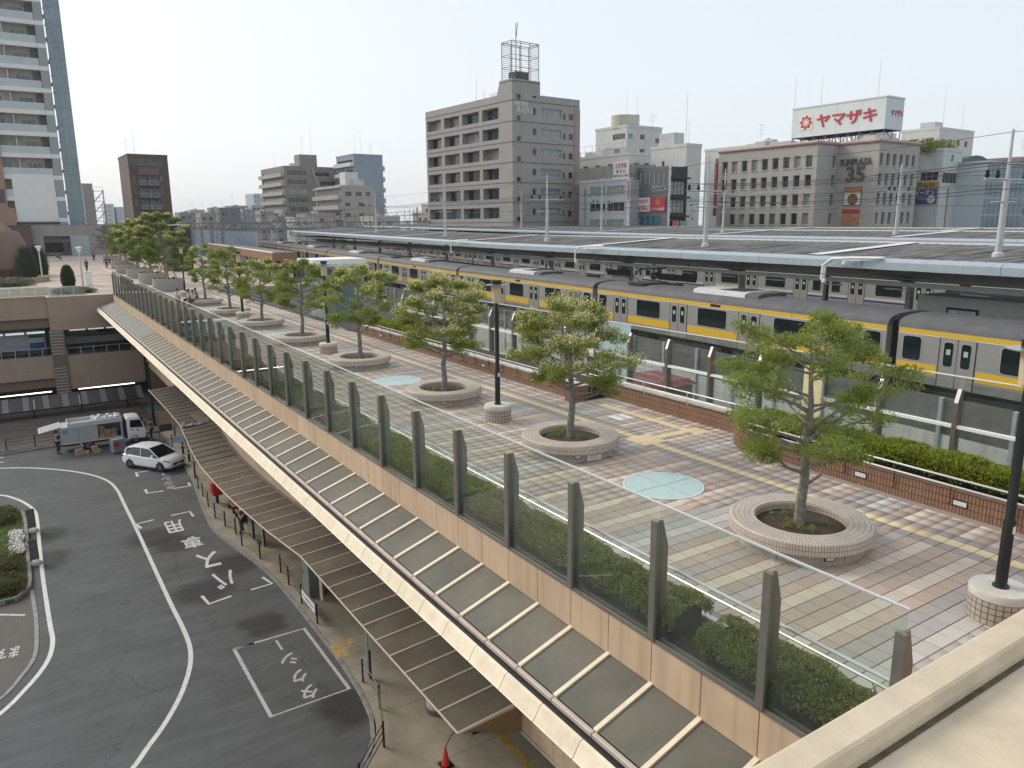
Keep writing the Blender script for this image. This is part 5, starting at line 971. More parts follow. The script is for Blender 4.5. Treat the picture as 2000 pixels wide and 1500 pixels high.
# ---------------------------------------------------------------- catenary poles and wires
def catpole(label, o, t_, z0, z1, arm=1.6, r=.14):
    T = tthing('catenary_pole', label, 'pole', o, t_, z0, 'overhead line poles'); MB().tube((0, 0, 0), (0, 0, (z1 - z0) * .62), r, r * .85, 12).build('lower_shaft', M_ac, T, True); MB().tube((0, 0, (z1 - z0) * .62), (0, 0, z1 - z0), r * .5, r * .4, 8).build('upper_shaft', M_ac, T, True); MB().lathe([(r * 1.7, 0), (r * 1.5, .25), (r, .3)], 12).build('foot', M_stonecap, T)
    h = (z1 - z0) * .62; MB().tube((-arm, 0, h), (arm, 0, h), .045).build('cross_arm', M_tgrey, T); MB().tube((-arm * .6, 0, h * .72), (arm * .5, 0, h * .72), .035).build('cross_arm', M_tgrey, T)
    for x in (-arm * .9, -arm * .45, arm * .8): MB().lathe([(0, 0), (.09, .04), (.09, .16), (.05, .2), (.09, .26), (0, .34)], 8, (x, 0, h + .04)).build('insulator', M_dark, T)
    return T
plabs = ['at the right edge', 'in front of the four-storey beige building', 'in front of the tall grey office block', 'left of the tall grey office block', 'far left one']
PO = [(-.3, 4.55, 9.7), (17.0, 4.6, 10.0), (35.4, 4.65, 10.0), (55.7, 4.8, 10.5), (77.5, 5.0, 10.2), (98, 5.1, 10.3)]
for i, (tt, a, b) in enumerate(PO[:5]): catpole('pale overhead line pole on the near roof, ' + plabs[i], 6, tt, a, b)
for i, (tt, b) in enumerate(((20.3, 10.4), (39.2, 11.2), (60, 10.5), (80, 10.7))): catpole('pale pole on the middle platform roof, %s from the right' % ['first', 'second', 'third', 'fourth'][i], 29, tt, 4.95, b, 1.4, .13)
M_wire = mat('wire', (.03, .03, .03), .6)
wires = tthing('overhead_wires', 'thin overhead power lines strung between the platform poles', 'wires', 6, -25, 0)
def wire(pts, parent, r=.018, sag=.25, n=6):
    P = []
    for (a, b) in zip(pts, pts[1:]):
        for k in range(n): f = k / n; P.append((a[0] + (b[0] - a[0]) * f, a[1] + (b[1] - a[1]) * f, a[2] + (b[2] - a[2]) * f - sag * 4 * f * (1 - f)))
    P.append(pts[-1]); MB().path(P, r, 4).build('wire', M_wire, parent)
for dx, zz, rr_ in ((-1.4, 8.35, .022), (-.7, 8.3, .018), (1.2, 8.3, .018), (-.9, 7.35, .022), (.7, 7.3, .018), (0, 9.6, .014)): wire([(dx, tt + 25, zz) for tt in (-25, -.3, 17, 35.4, 55.7, 77.5, 100, 140)], wires, rr_)
for dx, zz in ((22, 8.6), (24, 8.5), (23, 9.4), (22.4, 7.3), (30, 8.9)): wire([(dx, tt + 25, zz) for tt in (-25, 0, 20.3, 39.2, 60, 80, 110, 150)], wires, .02)
for dx in (-4.5, 7.3): wire([(dx, tt + 25, 4.1 if dx > 0 else 3.95) for tt in (-25, 25, 75, 125, 180)], wires, .012, .1)
def portal(i, t_, o0, o1, z0, z1):
    M_pt = mat('portal_steel', (.20, .21, .22), .6, .2, .15, 2); r2 = 1.7
    T = tthing('lattice_portal', '%s lattice railway portal beyond the platform end' % (ORD + ['thirteenth'])[i], 'gantry', o0, t_, -1, 'lattice portals over the tracks'); w = o1 - o0
    for x in (0, w):
        q = MB()
        for s_ in ((-.2, -.2), (.2, -.2), (.2, .2), (-.2, .2)): q.tube((x + s_[0], s_[1], 0), (x + s_[0], s_[1], z1 + 1.5), .075, n=4)
        for k in range(int((z1 + 1) / .9)): q.tube((x - .2, -.2, k * .9), (x + .2, -.2, k * .9 + .9), .045, n=4); q.tube((x - .2, .2, k * .9 + .9), (x + .2, .2, k * .9), .045, n=4)
        q.build('leg', M_pt, T)
    q = MB(); h = z1 - z0
    for z in (z0 + 1, z1 + 1): q.tube((-.5, 0, z), (w + .5, 0, z), .09, n=4)
    n = int(w / 1.2)
    for k in range(n): q.tube((k * w / n, 0, z0 + 1 + (h if k % 2 else 0)), ((k + 1) * w / n, 0, z0 + 1 + (0 if k % 2 else h)), .06, n=4)
    q.build('truss_beam', M_pt, T)
    q = MB()
    for k in range(5): x = w * (k + .5) / 5; q.tube((x, 0, z0 + 1), (x, 0, z0 - .8), .075, n=4); q.tube((x, 0, z1 + 1), (x, 0, z1 + 3.6), .075, n=4); q.tube((x - .6, 0, z1 + 2.3), (x + .6, 0, z1 + 2.3), .05, n=4)
    q.build('droppers', M_pt, T)
for i, tt in enumerate((114, 121, 129, 138, 148, 160, 174, 190, 208, 230)): portal(i, tt, -4 - i * .6, 30 + i * 3, 5.3, 6.5)
wire([(dx, tt, z) for dx, tt, z in ((-3, 125, 7.2), (-3, 165, 7.4), (-3, 230, 7.5))], wires); wire([(2, 125, 8), (2, 165, 8.2), (2, 230, 8.4)], wires); wire([(12, 125, 8), (12, 165, 8.2), (12, 230, 8.4)], wires)
# noise walls beyond the plaza end
nw = tthing('noise_barrier', 'blue-grey railway noise barrier beyond the plaza end', 'barrier', -5, 98, 0); nm = MB().box(-.05, .05, .04, 2.46, -1, 5.1).mesh('barrier_panel', mat('noise_blue', (.19, .245, .31), .5, .1, .1, 1)); npm = MB().box(-.12, .0, -.06, .06, -1, 5.15).mesh('post', M_tgrey)
for k in range(34): obj('barrier_panel', nm, nw, (0, 2.5 * k, 0)); obj('post', npm, nw, (0, 2.5 * k, 0))
bs = tthing('brown_roofed_arcade', 'low arcade with brown timber fascia and white cap beyond the lift', 'building', -9, 68, 0)
for k in range(7): MB().box(-.3, 2.4, 7 * k + .02, 7 * k + 6.98, 2.25, 3.1).build('timber_fascia', mat('timber_fascia', (.27, .135, .075), .6, 0, .2, 2, stretch=(1, 1, 10)), bs); MB().box(-.35, -.1, 7 * k + .01, 7 * k + 6.99, 3.1, 3.22).build('cap', M_white, bs); MB().box(-.1, 2.5, 7 * k + .01, 7 * k + 6.99, 3.1, 3.14).build('roof_felt', mat('roof_felt', (.16, .14, .13), .9), bs); MB().box(-.2, 0, 7 * k, 7 * k + .35, 0, 2.25).build('pier', MATS['timber_fascia'], bs); MB().box(.3, .35, 7 * k + .4, 7 * k + 6.9, .1, 2.2).build('glazing', M_glassdark, bs)
bb = thing('dark_screen_wall', 'tall dark brown screen wall behind the staked trees', 'wall', (17.0, 112, 0)); MB().box(1.2, 3.8, 0, 8, -.5, 6.15).build('face', mat('dark_screen', (.035, .028, .028), .7, 0, .2, 2), bb); MB().box(1.15, 3.85, -.05, 8.05, 6.15, 6.25).build('cap', M_white, bb)
# ================================================================ CITY BUILDINGS
WCACHE = {}; WRND = random.Random(5)
WG1 = mat('window_greenish', (.035, .045, .045), .15, 0, .3, .8, spec=.8); WG2 = mat('window_half_curtain', (.12, .125, .12), .2, 0, .5, .7, spec=.7); WG3 = mat('window_curtain_pale', (.26, .26, .25), .25, 0, .3, 1.0, spec=.6)
def window(T, face, a0, a1, z0, z1, d, off=0.0, glass=None, mull=1, fr=None, sill=False, trans=0):
    """recessed window: pane and mullioned frame as one thing part with its pane below it"""
    glass = glass or WRND.choices((M_glassdark, WG1, WG2, WG3), (6, 3, 1.5, 1))[0]; fr = fr or M_tgrey; w, h = round(a1 - a0, 2), round(z1 - z0, 2); key = (face, w, h, round(d, 2), glass.name, mull, fr.name, sill, trans)
    if key not in WCACHE:
        def bx(mb, p0, p1, q0, q1, e0, e1): return mb.box(p0, p1, e0, e1, q0, q1) if face == 'u' else mb.box(e0, e1, p0, p1, q0, q1)
        f = MB(); t_ = .06
        bx(f, 0, t_, 0, h, d - .05, d + .02); bx(f, w - t_, w, 0, h, d - .05, d + .02); bx(f, t_, w - t_, 0, t_, d - .05, d + .02); bx(f, t_, w - t_, h - t_, h, d - .05, d + .02)
        for k in range(1, mull + 1): bx(f, w * k / (mull + 1) - .03, w * k / (mull + 1) + .03, t_, h - t_, d - .05, d + .02)
        for k in range(1, trans + 1): bx(f, t_, w - t_, h * k / (trans + 1) - .025, h * k / (trans + 1) + .025, d - .045, d + .02)
        if sill: bx(f, -.08, w + .08, -.12, -.005, -.1, d - .06)
        p = MB(); bx(p, t_ * .5, w - t_ * .5, t_ * .5, h - t_ * .5, d, d + .03); WCACHE[key] = (f.mesh('window', fr), p.mesh('pane', glass))
    fm, pm = WCACHE[key]; o = obj('window', fm, T, (a0, off, z0) if face == 'u' else (off, a0, z0)); obj('pane', pm, o); return o
def facade(T, face, L0, L1, z0, z1, ops, m, d=.3, off=0.0, name='wall'):
    """wall sheet with real openings and reveals; ops = (a0,a1,z0,z1)"""
    A = sorted(set([L0, L1] + [v for o in ops for v in o[:2] if L0 < v < L1])); Z = sorted(set([z0, z1] + [v for o in ops for v in o[2:4] if z0 < v < z1])); mb = MB()
    P = (lambda a, e, z: (a, off + e, z)) if face == 'u' else (lambda a, e, z: (off + e, a, z))
    for i in range(len(A) - 1):
        for j in range(len(Z) - 1):
            ca, cz = (A[i] + A[i + 1]) / 2, (Z[j] + Z[j + 1]) / 2
            if any(o[0] < ca < o[1] and o[2] < cz < o[3] for o in ops): continue
            mb.quad(P(A[i], 0, Z[j]), P(A[i + 1], 0, Z[j]), P(A[i + 1], 0, Z[j + 1]), P(A[i], 0, Z[j + 1]))
    for o in ops:
        a, b, c, e = o[:4]; mb.quad(P(a, 0, c), P(a, d, c), P(a, d, e), P(a, 0, e)); mb.quad(P(b, 0, c), P(b, 0, e), P(b, d, e), P(b, d, c)); mb.quad(P(a, 0, c), P(b, 0, c), P(b, d, c), P(a, d, c)); mb.quad(P(a, 0, e), P(a, d, e), P(b, d, e), P(b, 0, e))
    return mb.build(name, m, T)
def rest(T, W_, D, z0, z1, m, d=.0, back=True):
    """roof, back and far side walls behind two facades"""
    mb = MB(); mb.quad((0, 0, z1 - .3), (W_, 0, z1 - .3), (W_, D, z1 - .3), (0, D, z1 - .3)); mb.quad((W_, 0, z0), (W_, D, z0), (W_, D, z1), (W_, 0, z1)); mb.quad((0, D, z0), (W_, D, z0), (W_, D, z1), (0, D, z1)); mb.build('rear_walls', m, T)
def building(name, label, x, y, ang, s=1.0, zb=-10):
    """Empty at ground level at the nearest corner; local x along the right-hand face, local y along the left-hand face"""
    t = thing(name, label, 'building', (x * s, y * s, 0), R(ang)); return t
def zsc(z, s): return 6.2 + (z - 6.2) * s
def parapet(T, W_, D, z, m, h=.5, t_=.25):
    mb = MB(); mb.box(-.06, W_ + .06, -.06, t_, z, z + h); mb.box(-.06, t_, t_, D, z, z + h); mb.box(W_ - t_, W_ + .06, t_, D, z, z + h); mb.box(-.06, W_ + .06, D, D + .2, z, z + h); mb.build('parapet', m, T)
def antenna(T, x, y, z, h, yagi=False):
    q = MB(); q.tube((x, y, z), (x, y, z + h), .035, .02, 5)
    if yagi:
        for k in range(3): zz = z + h * (.6 + .18 * k); q.tube((x - .9, y, zz), (x + .9, y, zz), .02, n=4); [q.tube((x - .8 + j * .4, y - .3, zz), (x - .8 + j * .4, y + .3, zz), .012, n=4) for j in range(5)]
    q.build('antenna', M_tgrey, T)
def roofbox(T, x0, x1, y0, y1, z, h, m, name='roof_unit'): MB().bbox(x0, x1, y0, y1, z, z + h, .04).build(name, m, T)
# ---------------------------------------------------------------- tall grey office block
M_metro = mat('metro_tile', (.325, .308, .288), .7, 0, .08, .8, streak=.08); M_metro2 = mat('metro_band', (.13, .115, .11), .7); M_curt = mat('curtain_window', (.25, .27, .26), .2, 0, .3, 1.2, spec=.7)
T = building('office_block', 'tall grey tiled office block with open lattice cage on its roof', 67.27, 102.84, 3.67)
rows = [(22.2 - 3.08 * k, 23.95 - 3.08 * k) for k in range(10)]
opl = [(a, b, z0, z1) for z0, z1 in rows for a, b in ((3.62, 8.17), (9.08, 14.13), (15.05, 19.89), (20.87, 25.56))]
facade(T, 'v', 0, 26.1, -10, 25.7, opl, M_metro, 1.2)
for a, b, z0, z1 in opl:
    window(T, 'v', a, b, z0, z1, 1.1, mull=2)
opr = []
for k in range(10):
    dz = 3.07 * k; opr += [(.85, 1.66, 24.7 - dz, 25.5 - dz), (4.0, 4.75, 25.2 - dz, 25.65 - dz) if k == 0 else (4.0, 4.75, 25.76 - dz, 26.8 - dz), (5.7, 9.95, 22.55 - dz, 23.8 - dz), (10.35, 10.8, 22.35 - dz, 23.35 - dz), (11.56, 12.48, 22.35 - dz, 23.4 - dz)]
facade(T, 'u', 0, 13.85, -10, 25.7, opr, M_metro, .25)
for a, b, z0, z1 in opr: window(T, 'u', a, b, z0, z1, .2, glass=M_curt if b - a > 3 else M_glassdark, mull=5 if b - a > 3 else 0, trans=1 if b - a > 3 else 0)
rest(T, 13.85, 26.1, -10, 25.7, M_metro)
bd = MB()
for k in range(11): z = 24.55 - 3.07 * k; bd.box(-.03, .0, 0, 26.1, z, z + .13); bd.box(0, 13.85, -.03, 0, z, z + .13)
bd.build('string_course', M_metro2, T)
tw = MB(); tw.box(-.01, 5.5, -.01, 3.3, 25.5, 27.75); tw.add([(-.01, 3.3, 25.5), (5.5, 3.3, 25.5), (5.5, 3.3, 27.4), (-.01, 3.3, 27.4), (-.01, 4.1, 25.5), (5.5, 4.1, 25.5)], [(3, 2, 5, 4), (0, 3, 4), (1, 5, 2)]); tw.build('stair_tower', M_metro, T)
MB().box(-.04, 5.53, -.04, 3.32, 27.35, 27.5).build('string_course', M_metro2, T)
pil = MB(); pil.box(12.75, 13.87, -.12, .0, -10, 24.2); pil.build('pilaster', mat('pink_pilaster', (.33, .25, .22), .7, 0, .08, 1), T)
M_cage = mat('cage_steel', (.085, .085, .09), .5, .4)
cg = MB(); zt, zc_ = 27.75, 33.15
for x in (0, 1.75, 3.5, 5.25):
    for y in (0, 2.6): cg.tube((x, y, zt), (x, y, zc_), .055, n=4)
cg.build('cage_posts', M_cage, T); cg = MB()
for k in range(19):
    z = zt + .3 + k * .285
    if k % 6 == 5: cg.tube((0, 0, z), (5.25, 0, z), .05, n=4); cg.tube((0, 2.6, z), (5.25, 2.6, z), .05, n=4); cg.tube((0, 0, z), (0, 2.6, z), .05, n=4); cg.tube((5.25, 0, z), (5.25, 2.6, z), .05, n=4)
    else:
        for x0, x1 in ((0, 1.75), (3.5, 5.25)): cg.tube((x0, 0, z), (x1, 0, z), .022, n=3); cg.tube((x0, 2.6, z), (x1, 2.6, z), .022, n=3)
        cg.tube((0, 0, z), (0, 2.6, z), .022, n=3); cg.tube((5.25, 0, z), (5.25, 2.6, z), .022, n=3)
for z in (zc_,):
    for a, b in (((0, 0), (5.25, 0)), ((5.25, 0), (5.25, 2.6)), ((5.25, 2.6), (0, 2.6)), ((0, 2.6), (0, 0))): cg.tube((*a, z), (*b, z), .06, n=4)
q = cg.build('cage_bars', M_cage, T); q['kind'] = 'stuff'
mq = MB(); mq.tube((1.7, 1.2, 28), (1.7, 1.2, 36.0), .07, .05, 6); mq.tube((1.75, 1.2, 34), (2.05, 1.2, 36.1), .06, n=5); mq.box(1.0, 3.6, .4, 2.2, 27.76, 28.9); mq.build('mast', M_cage, T)
antenna(T, 4, 15.5, 25.6, 5.2); antenna(T, 3, 12, 25.6, 2.4); antenna(T, 3.4, 12, 25.6, 2.3); roofbox(T, 2, 5, 5, 9, 25.5, 1.3, M_white); roofbox(T, 1, 3, 16, 19, 25.5, .5, M_white); roofbox(T, 1, 3, 22.5, 25, 25.5, .5, M_white)
M_let = mat('sign_letter_pale', (.78, .76, .72), .4)
text('lettering', 'METRO', .75, frame((1.75, -.03, 24.15), (1, 0, 0), (0, 0, 1)), M_let, T, .05, 2.6); text('lettering', 'PLAZA 2', .7, frame((2.45, -.03, 23.25), (1, 0, 0), (0, 0, 1)), M_let, T, .05, 3.0)
# ---------------------------------------------------------------- beige block with the red lettering sign
M_beige = mat('beige_stone', (.39, .368, .33), .75, 0, .10, .7, streak=.12); M_beige2 = mat('beige_stone_right', (.37, .355, .33), .75, 0, .1, .7, streak=.1); M_rcap = mat('red_brown_coping', (.42, .28, .24), .7, 0, .2, 2)
T = building('beige_block', 'four-storey beige stone block with roof sign of red lettering', 108.14, 67.33, 1.93)
zr = [(14.0 - 2.83 * k, 15.73 - 2.83 * k) for k in range(6)]
opu = [(.35 + 1.8 * c, 1.2 + 1.8 * c, z0, z1) for z0, z1 in zr for c in range(6)]; facade(T, 'u', 0, 11.4, -10, 17.4, opu, M_beige2, .35)
for o in opu: window(T, 'u', *o, .3, mull=0, sill=True)
facade(T, 'v', 0, 6.44, -10, 17.4, [], M_beige, .2, name='blank_wall')
op2 = [(-1.4, -.6, z0, z1) for z0, z1 in zr]; facade(T, 'u', -5.48, 0, -10, 17.4, op2, M_beige2, .35, 6.44, 'return_wall')
for o in op2: window(T, 'u', *o, .3, 6.44, mull=0)
opl = [(7.24 + 1.98 * c, 8.36 + 1.98 * c, z0, z1) for z0, z1 in zr for c in range(9)]; facade(T, 'v', 6.44, 25.0, -10, 17.4, opl, M_beige, .35, -5.48)
for o in opl: window(T, 'v', *o, .3, -5.48, mull=0, sill=True)
mb = MB(); mb.box(-5.4, 11.3, 6.5, 25, 17.0, 17.1); mb.box(.05, 11.3, .05, 6.5, 17.0, 17.1); mb.box(11.3, 11.4, 0, 25, -10, 17.4); mb.box(-5.4, 11.4, 24.9, 25, -10, 17.4); mb.build('roof', M_concrete, T)
cp_ = MB(); cp_.tube((-5.5, 6.44, 17.5), (-5.5, 25, 17.5), .28, n=8); cp_.tube((0, 0, 17.5), (0, 6.44, 17.5), .28, n=8); cp_.tube((0, 0, 17.5), (11.4, 0, 17.5), .28, n=8); cp_.tube((-5.5, 6.44, 17.5), (0, 6.44, 17.5), .28, n=8); cp_.build('coping', M_rcap, T, True)
M_dkl = mat('dark_letters', (.09, .085, .08), .5)
text('lettering', 'SUNPLAZA', 1.0, frame((-.12, 3.5, 14.7), (0, -1, 0), (0, 0, 1)), M_dkl, T, .15, 5.0, .01); text('lettering', '35', 2.3, frame((-.12, 3.4, 12.9), (0, -1, 0), (0, 0, 1)), M_dkl, T, .15, 3.0, .03)
ps = MB(); ps.box(-.12, -.02, 2.13, 5.04, 8.28, 11.05); ps.build('poster_frame', M_metro2, T)
q = MB().box(-.14, -.121, 2.25, 4.92, 8.4, 10.2).build('poster', mat('poster_plate', (.62, .60, .56), .5, 0, .1, 2), T); MB().box(-.14, -.121, 2.25, 4.92, 10.2, 10.95).build('poster_head', mat('poster_orange', (.40, .15, .07), .5, 0, .3, 3), T)
MB().lathe([(0, 0), (.55, .02), (.85, .0)], 18).xf(frame((-.15, 3.5, 9.2), (0, -1, 0), (0, 0, 1))).build('poster_dish', mat('dish_brown', (.22, .09, .04), .6, 0, .5, 2.5), T)
q = MB().box(-.14, -.02, 2.25, 5.02, 5.38, 7.05).build('poster', mat('poster_food', (.50, .30, .15), .5, 0, .55, 1.6, col2=(.30, .10, .04)), T); MB().box(-.14, -.02, 2.25, 5.02, 7.05, 7.75).build('poster_head', mat('poster_red', (.42, .04, .04), .5), T)
rb_ = MB().box(-6.3, -6.0, 24.6, 25.1, 7.0, 15.6).build('vertical_banner', mat('banner_red', (.28, .03, .04), .5), T); text('lettering', 'ナイトリマサンマザイ'.replace('', '\n').strip(), 7.2, frame((-6.31, 24.85, 11.3), (0, -1, 0), (0, 0, 1)), mat('banner_letter', (.55, .35, .3), .5), T, 0, .35)
for x0, x1, y0, y1, h in ((-4, -2.5, 17, 19, 1.6), (-2, 0, 20, 22, 1.2), (-4.2, -3, 12, 16, 1.2), (2, 5, 2, 4, 1.4), (6.5, 8, 1.5, 3, 1.2), (8.6, 10, 1.2, 3, 1.0)): roofbox(T, x0, x1, y0, y1, 17.1, h, M_ac if h > 1.3 else M_tgrey)
# sign on its roof: a thing of its own
SG = building('roof_sign', 'white roof sign with red lettering and red sun gear emblem', 112.7, 69.7, 1.93); SG['category'] = 'sign'; SG.location = (112.7, 69.7, 17.1)
M_sgn = mat('sign_white', (.66, .70, .70), .45, 0, .06, .8, streak=.08); M_sred = mat('sign_red', (.50, .03, .035), .45)
for k in range(4): MB().box(0, .2, 4.05 * k + .01, 4.05 * k + 4.04, 2.5, 7.1).build('sign_panel', M_sgn, SG)
MB().box(.2, 5, -.02, .15, 2.5, 7.1).build('sign_panel', mat('sign_blueish', (.56, .61, .64), .45, 0, .05, 1), SG); MB().box(4.85, 5, .15, 16.2, 2.5, 7.1).build('sign_panel', M_sgn, SG); MB().box(-.1, 5.1, -.12, 16.3, 7.1, 7.3).build('top_edge', M_white, SG); MB().box(.1, 4.9, .1, 16.1, 2.42, 2.5).build('underside', M_dark, SG)
text('lettering', 'ヤマザキ', 2.05, frame((-.06, 6.45, 4.75), (0, -1, 0), (0, 0, 1)), M_sred, SG, .12, 10.2, .02)
text('lettering', 'ヤマザキ', 1.0, frame((3.1, -.06, 4.9), (1, 0, 0), (0, 0, 1)), M_sred, SG, .06, 3.3, .012)
MB().box(-.05, -.01, 12.3, 14.7, 3.6, 5.95).build('emblem_board', mat('emblem_white', (.75, .73, .68), .4), SG)
gp = []
for k in range(32): a = 2 * math.pi * k / 32; r_ = (1.12, 1.12, .86, .86)[k % 4]; gp.append((r_ * math.cos(a), r_ * math.sin(a)))
MB().add([(-.09, 13.5 + x, 4.77 + y) for x, y in gp] + [(-.05, 13.5 + x, 4.77 + y) for x, y in gp], [tuple(range(32))] + [(i, (i + 1) % 32, 32 + (i + 1) % 32, 32 + i) for i in range(32)]).build('emblem_gear', M_sred, SG)
MB().lathe([(0, .0), (.62, 0)], 24).xf(frame((-.1, 13.5, 4.77), (0, -1, 0), (0, 0, 1))).build('emblem_face', mat('emblem_face', (.72, .62, .5), .5), SG); MB().lathe([(.42, 0), (.5, 0)], 24).xf(frame((-.105, 13.5, 4.77), (0, -1, 0), (0, 0, 1))).build('emblem_ring', M_sred, SG)
sb_ = MB()
for y in range(0, 17, 2):
    for x in (.2, 2.5, 4.7): sb_.tube((x, y + .1, 0), (x, y + .1, 2.45), .07, n=4); sb_.tube((x, y + .1, 0), (x, min(y + 2.1, 16), 2.45), .05, n=4); sb_.tube((.2, y + .1, 2.2), (4.7, y + .1, .2), .05, n=4)
sb_.build('support_lattice', M_metro2, SG); MB().box(1.0, 4.6, .6, 5.0, 0, 2.1).build('plant_room', M_white, SG)
for y, h in ((16.1, 5.0), (11.2, 4.6), (1.6, 5.5)): antenna(SG, .3, y, 7.2, h)
# ---------------------------------------------------------------- other blocks behind the station
def simple(name, label, x, y, ang, W_, D, top, m, ru=(), rv=(), s=1.0, glass=None, pp=True, zb=-10):
    T = building(name, label, x, y, ang, s, zb)
    for face, spec, L_ in (('u', ru, W_), ('v', rv, D)):
        ops = []
        for (a0, a1, n, pitch, zt_, zh, rowsn, rp, mull) in spec:
            for r_ in range(rowsn):
                for c in range(n): ops.append((a0 + c * pitch, a1 + c * pitch, zt_ - zh - r_ * rp, zt_ - r_ * rp, mull))
        facade(T, face, 0, L_, zb, top, [o[:4] for o in ops], m, .25)
        for o in ops: window(T, face, *o[:4], .2, mull=o[4], glass=glass)
    rest(T, W_, D, zb, top, m)
    if pp: parapet(T, W_, D, top, m)
    return T
M_w1 = mat('white_render', (.52, .54, .53), .7, 0, .08, 1, streak=.15); M_w2 = mat('white_render_warm', (.60, .60, .57), .7, 0, .06, 1, streak=.12); M_lg = mat('pale_grey_wall', (.40, .43, .45), .6, .1, .06, 1, streak=.05); M_con2 = mat('stained_concrete', (.30, .285, .25), .8, 0, .18, .6, streak=.35); M_dk = mat('dark_cladding', (.145, .155, .16), .5, .2, .06, 1, stretch=(6, 6, .3))
T = simple('white_tall_block', 'tall white block with round ribbed water tank on its roof', 104.69, 118.73, 1.93, 9.7, 4.64 * 2, 24.4, M_w1, [(.5, 1.6, 1, 1, 23.2, 1.0, 3, 2.75, 1), (3.6, 4.9, 1, 1, 23.2, 1.0, 3, 2.75, 1), (7.9, 9.2, 1, 1, 22.7, 1.0, 2, 2.75, 1)], [(.5, 4.1, 1, 1, 23.3, 1.1, 3, 2.75, 4)])
MB().lathe([(2.5, 24.4), (2.5, 27.0), (0, 27.2)], 24, (2.3, 3.5, 0)).build('water_tank', mat('tank_yellowish', (.50, .48, .38), .6, 0, .25, 1, stretch=(5, 5, .2)), T); MB().lathe([(.9, 24.4), (.9, 27.3), (0, 27.4)], 16, (5.0, 3, 0)).build('stair_drum', M_w1, T); antenna(T, .3, .5, 24.4, 6.5); antenna(T, 4.6, 2, 27.2, 4); antenna(T, 8.9, 2, 24.4, 3.2, True)
T = simple('long_white_block', 'long low white block behind the dark clad building', 88.0, 99, 1.93, 9, 22, 17.0, M_w2, [(1, 2.2, 3, 2.4, 15.8, 1.0, 2, 3, 1)], [(1, 2.2, 6, 3.2, 15.8, 1.0, 2, 3, 1)])
for k in range(4): roofbox(T, 1, 2.5, 2 + k * 4.5, 3.6 + k * 4.5, 17, 1.3 + .4 * (k % 2), M_ac)
q = MB()
for k in range(12): q.tube((.05, k * 1.9, 17.4), (.05, k * 1.9, 19.2), .03, n=4)
for z in (18.2, 19.2): q.tube((.05, 0, z), (.05, 21, z), .03, n=4)
q.build('roof_railing', M_tgrey, T)
T = building('silver_shop_block', 'silver grey three-storey shop block beside the office tower', 77.51, 87.19, 1.93); zw = [(10.15, 11.45), (7.7, 9.03), (5.2, 6.5), (2.6, 4)]
ops = [(a, b, z0, z1) for z0, z1 in zw for a, b in ((.88, 4.74), (5.17, 8.75))] + [(9.6, 10.2, 2, 11.3)]; facade(T, 'v', 0, 11.3, -10, 12.2, ops, M_lg, .2)
for o in ops: window(T, 'v', *o, .16, glass=M_curt if o[2] > 9.5 or o[2] < 6 else M_glassdark, mull=2 if o[1] - o[0] > 1 else 0)
rest(T, 8, 11.3, -10, 12.2, M_lg); facade(T, 'u', 0, 8, -10, 12.2, [], M_lg, .2); MB().box(.6, 6, .5, 13.2, 12.0, 14.5).build('penthouse', M_con2, T); MB().box(-.1, .8, -.05, 11.4, 12.2, 12.5).build('eaves', M_w1, T)
bbd = MB().box(.1, .2, .2, 3.6, 12.5, 15.0).build('billboard', mat('billboard_white', (.62, .62, .60), .5), T)
text('lettering', '広告募集', .75, frame((.08, 1.9, 14.3), (0, -1, 0), (0, 0, 1)), M_sred, T, 0, 2.4, .01); text('lettering', '東 洋 社', .5, frame((.08, 1.9, 13.5), (0, -1, 0), (0, 0, 1)), M_black, T, 0, 2.0, .01); text('lettering', '047-326-1100', .4, frame((.08, 1.9, 12.85), (0, -1, 0), (0, 0, 1)), M_black, T, 0, 3.0, .01)
vb = MB().box(-.35, -.1, -.5, -.1, 3, 12.2).build('vertical_sign', mat('vsign_lilac', (.55, .55, .60), .5), T); MB().box(-.36, -.345, -.46, -.14, 9.3, 12.0).build('vertical_sign_red', mat('vsign_red', (.45, .08, .14), .5), T)
T = building('dark_clad_block', 'dark grey clad block with karaoke and drugstore signs', 79.81, 81.14, 1.93)
ops = [(1.43, 6.0, 5.5, 6.95), (1.0, 7.0, 0, 4)]; facade(T, 'v', 0, 8.5, -10, 13.9, ops, M_dk, .2); window(T, 'v', *ops[0], .16, glass=mat('teal_glass', (.03, .11, .16), .1, 0, .3, 1, spec=.8), mull=3); window(T, 'v', *ops[1], .16, mull=3)
M_dkm = mat('charcoal_frame', (.03, .032, .036), .5, .2); opr = [(.25, 3.35, z, z + 1.9) for z in (9.9, 7.3, 4.6, 1.6)]; facade(T, 'u', 0, 3.6, -10, 13.8, opr, M_dkm, .3)
for o in opr: window(T, 'u', *o, .25, glass=M_curt if o[2] > 7 else M_glassdark, mull=3, fr=M_dkm)
rest(T, 3.6, 8.5, -10, 13.9, M_dkm); MB().box(-.1, .12, -.15, .12, 4, 14).build('corner_trim', M_w1, T)
for k in range(7): MB().box(-.1, .0, 1.0 + k * .95, 1.08 + k * .95, 11.4, 13.3).build('cladding_fin', M_lg, T)
for z in (9.4, 6.75, 12.1): MB().box(0, 3.8, -.5, -.02, z, z + .25).build('balcony', M_dkm, T)
text('lettering', '日日ビル', .85, frame((-.06, 1.9, 10.85), (0, -1, 0), (0, 0, 1)), M_w2, T, .06, 3.1, .0)
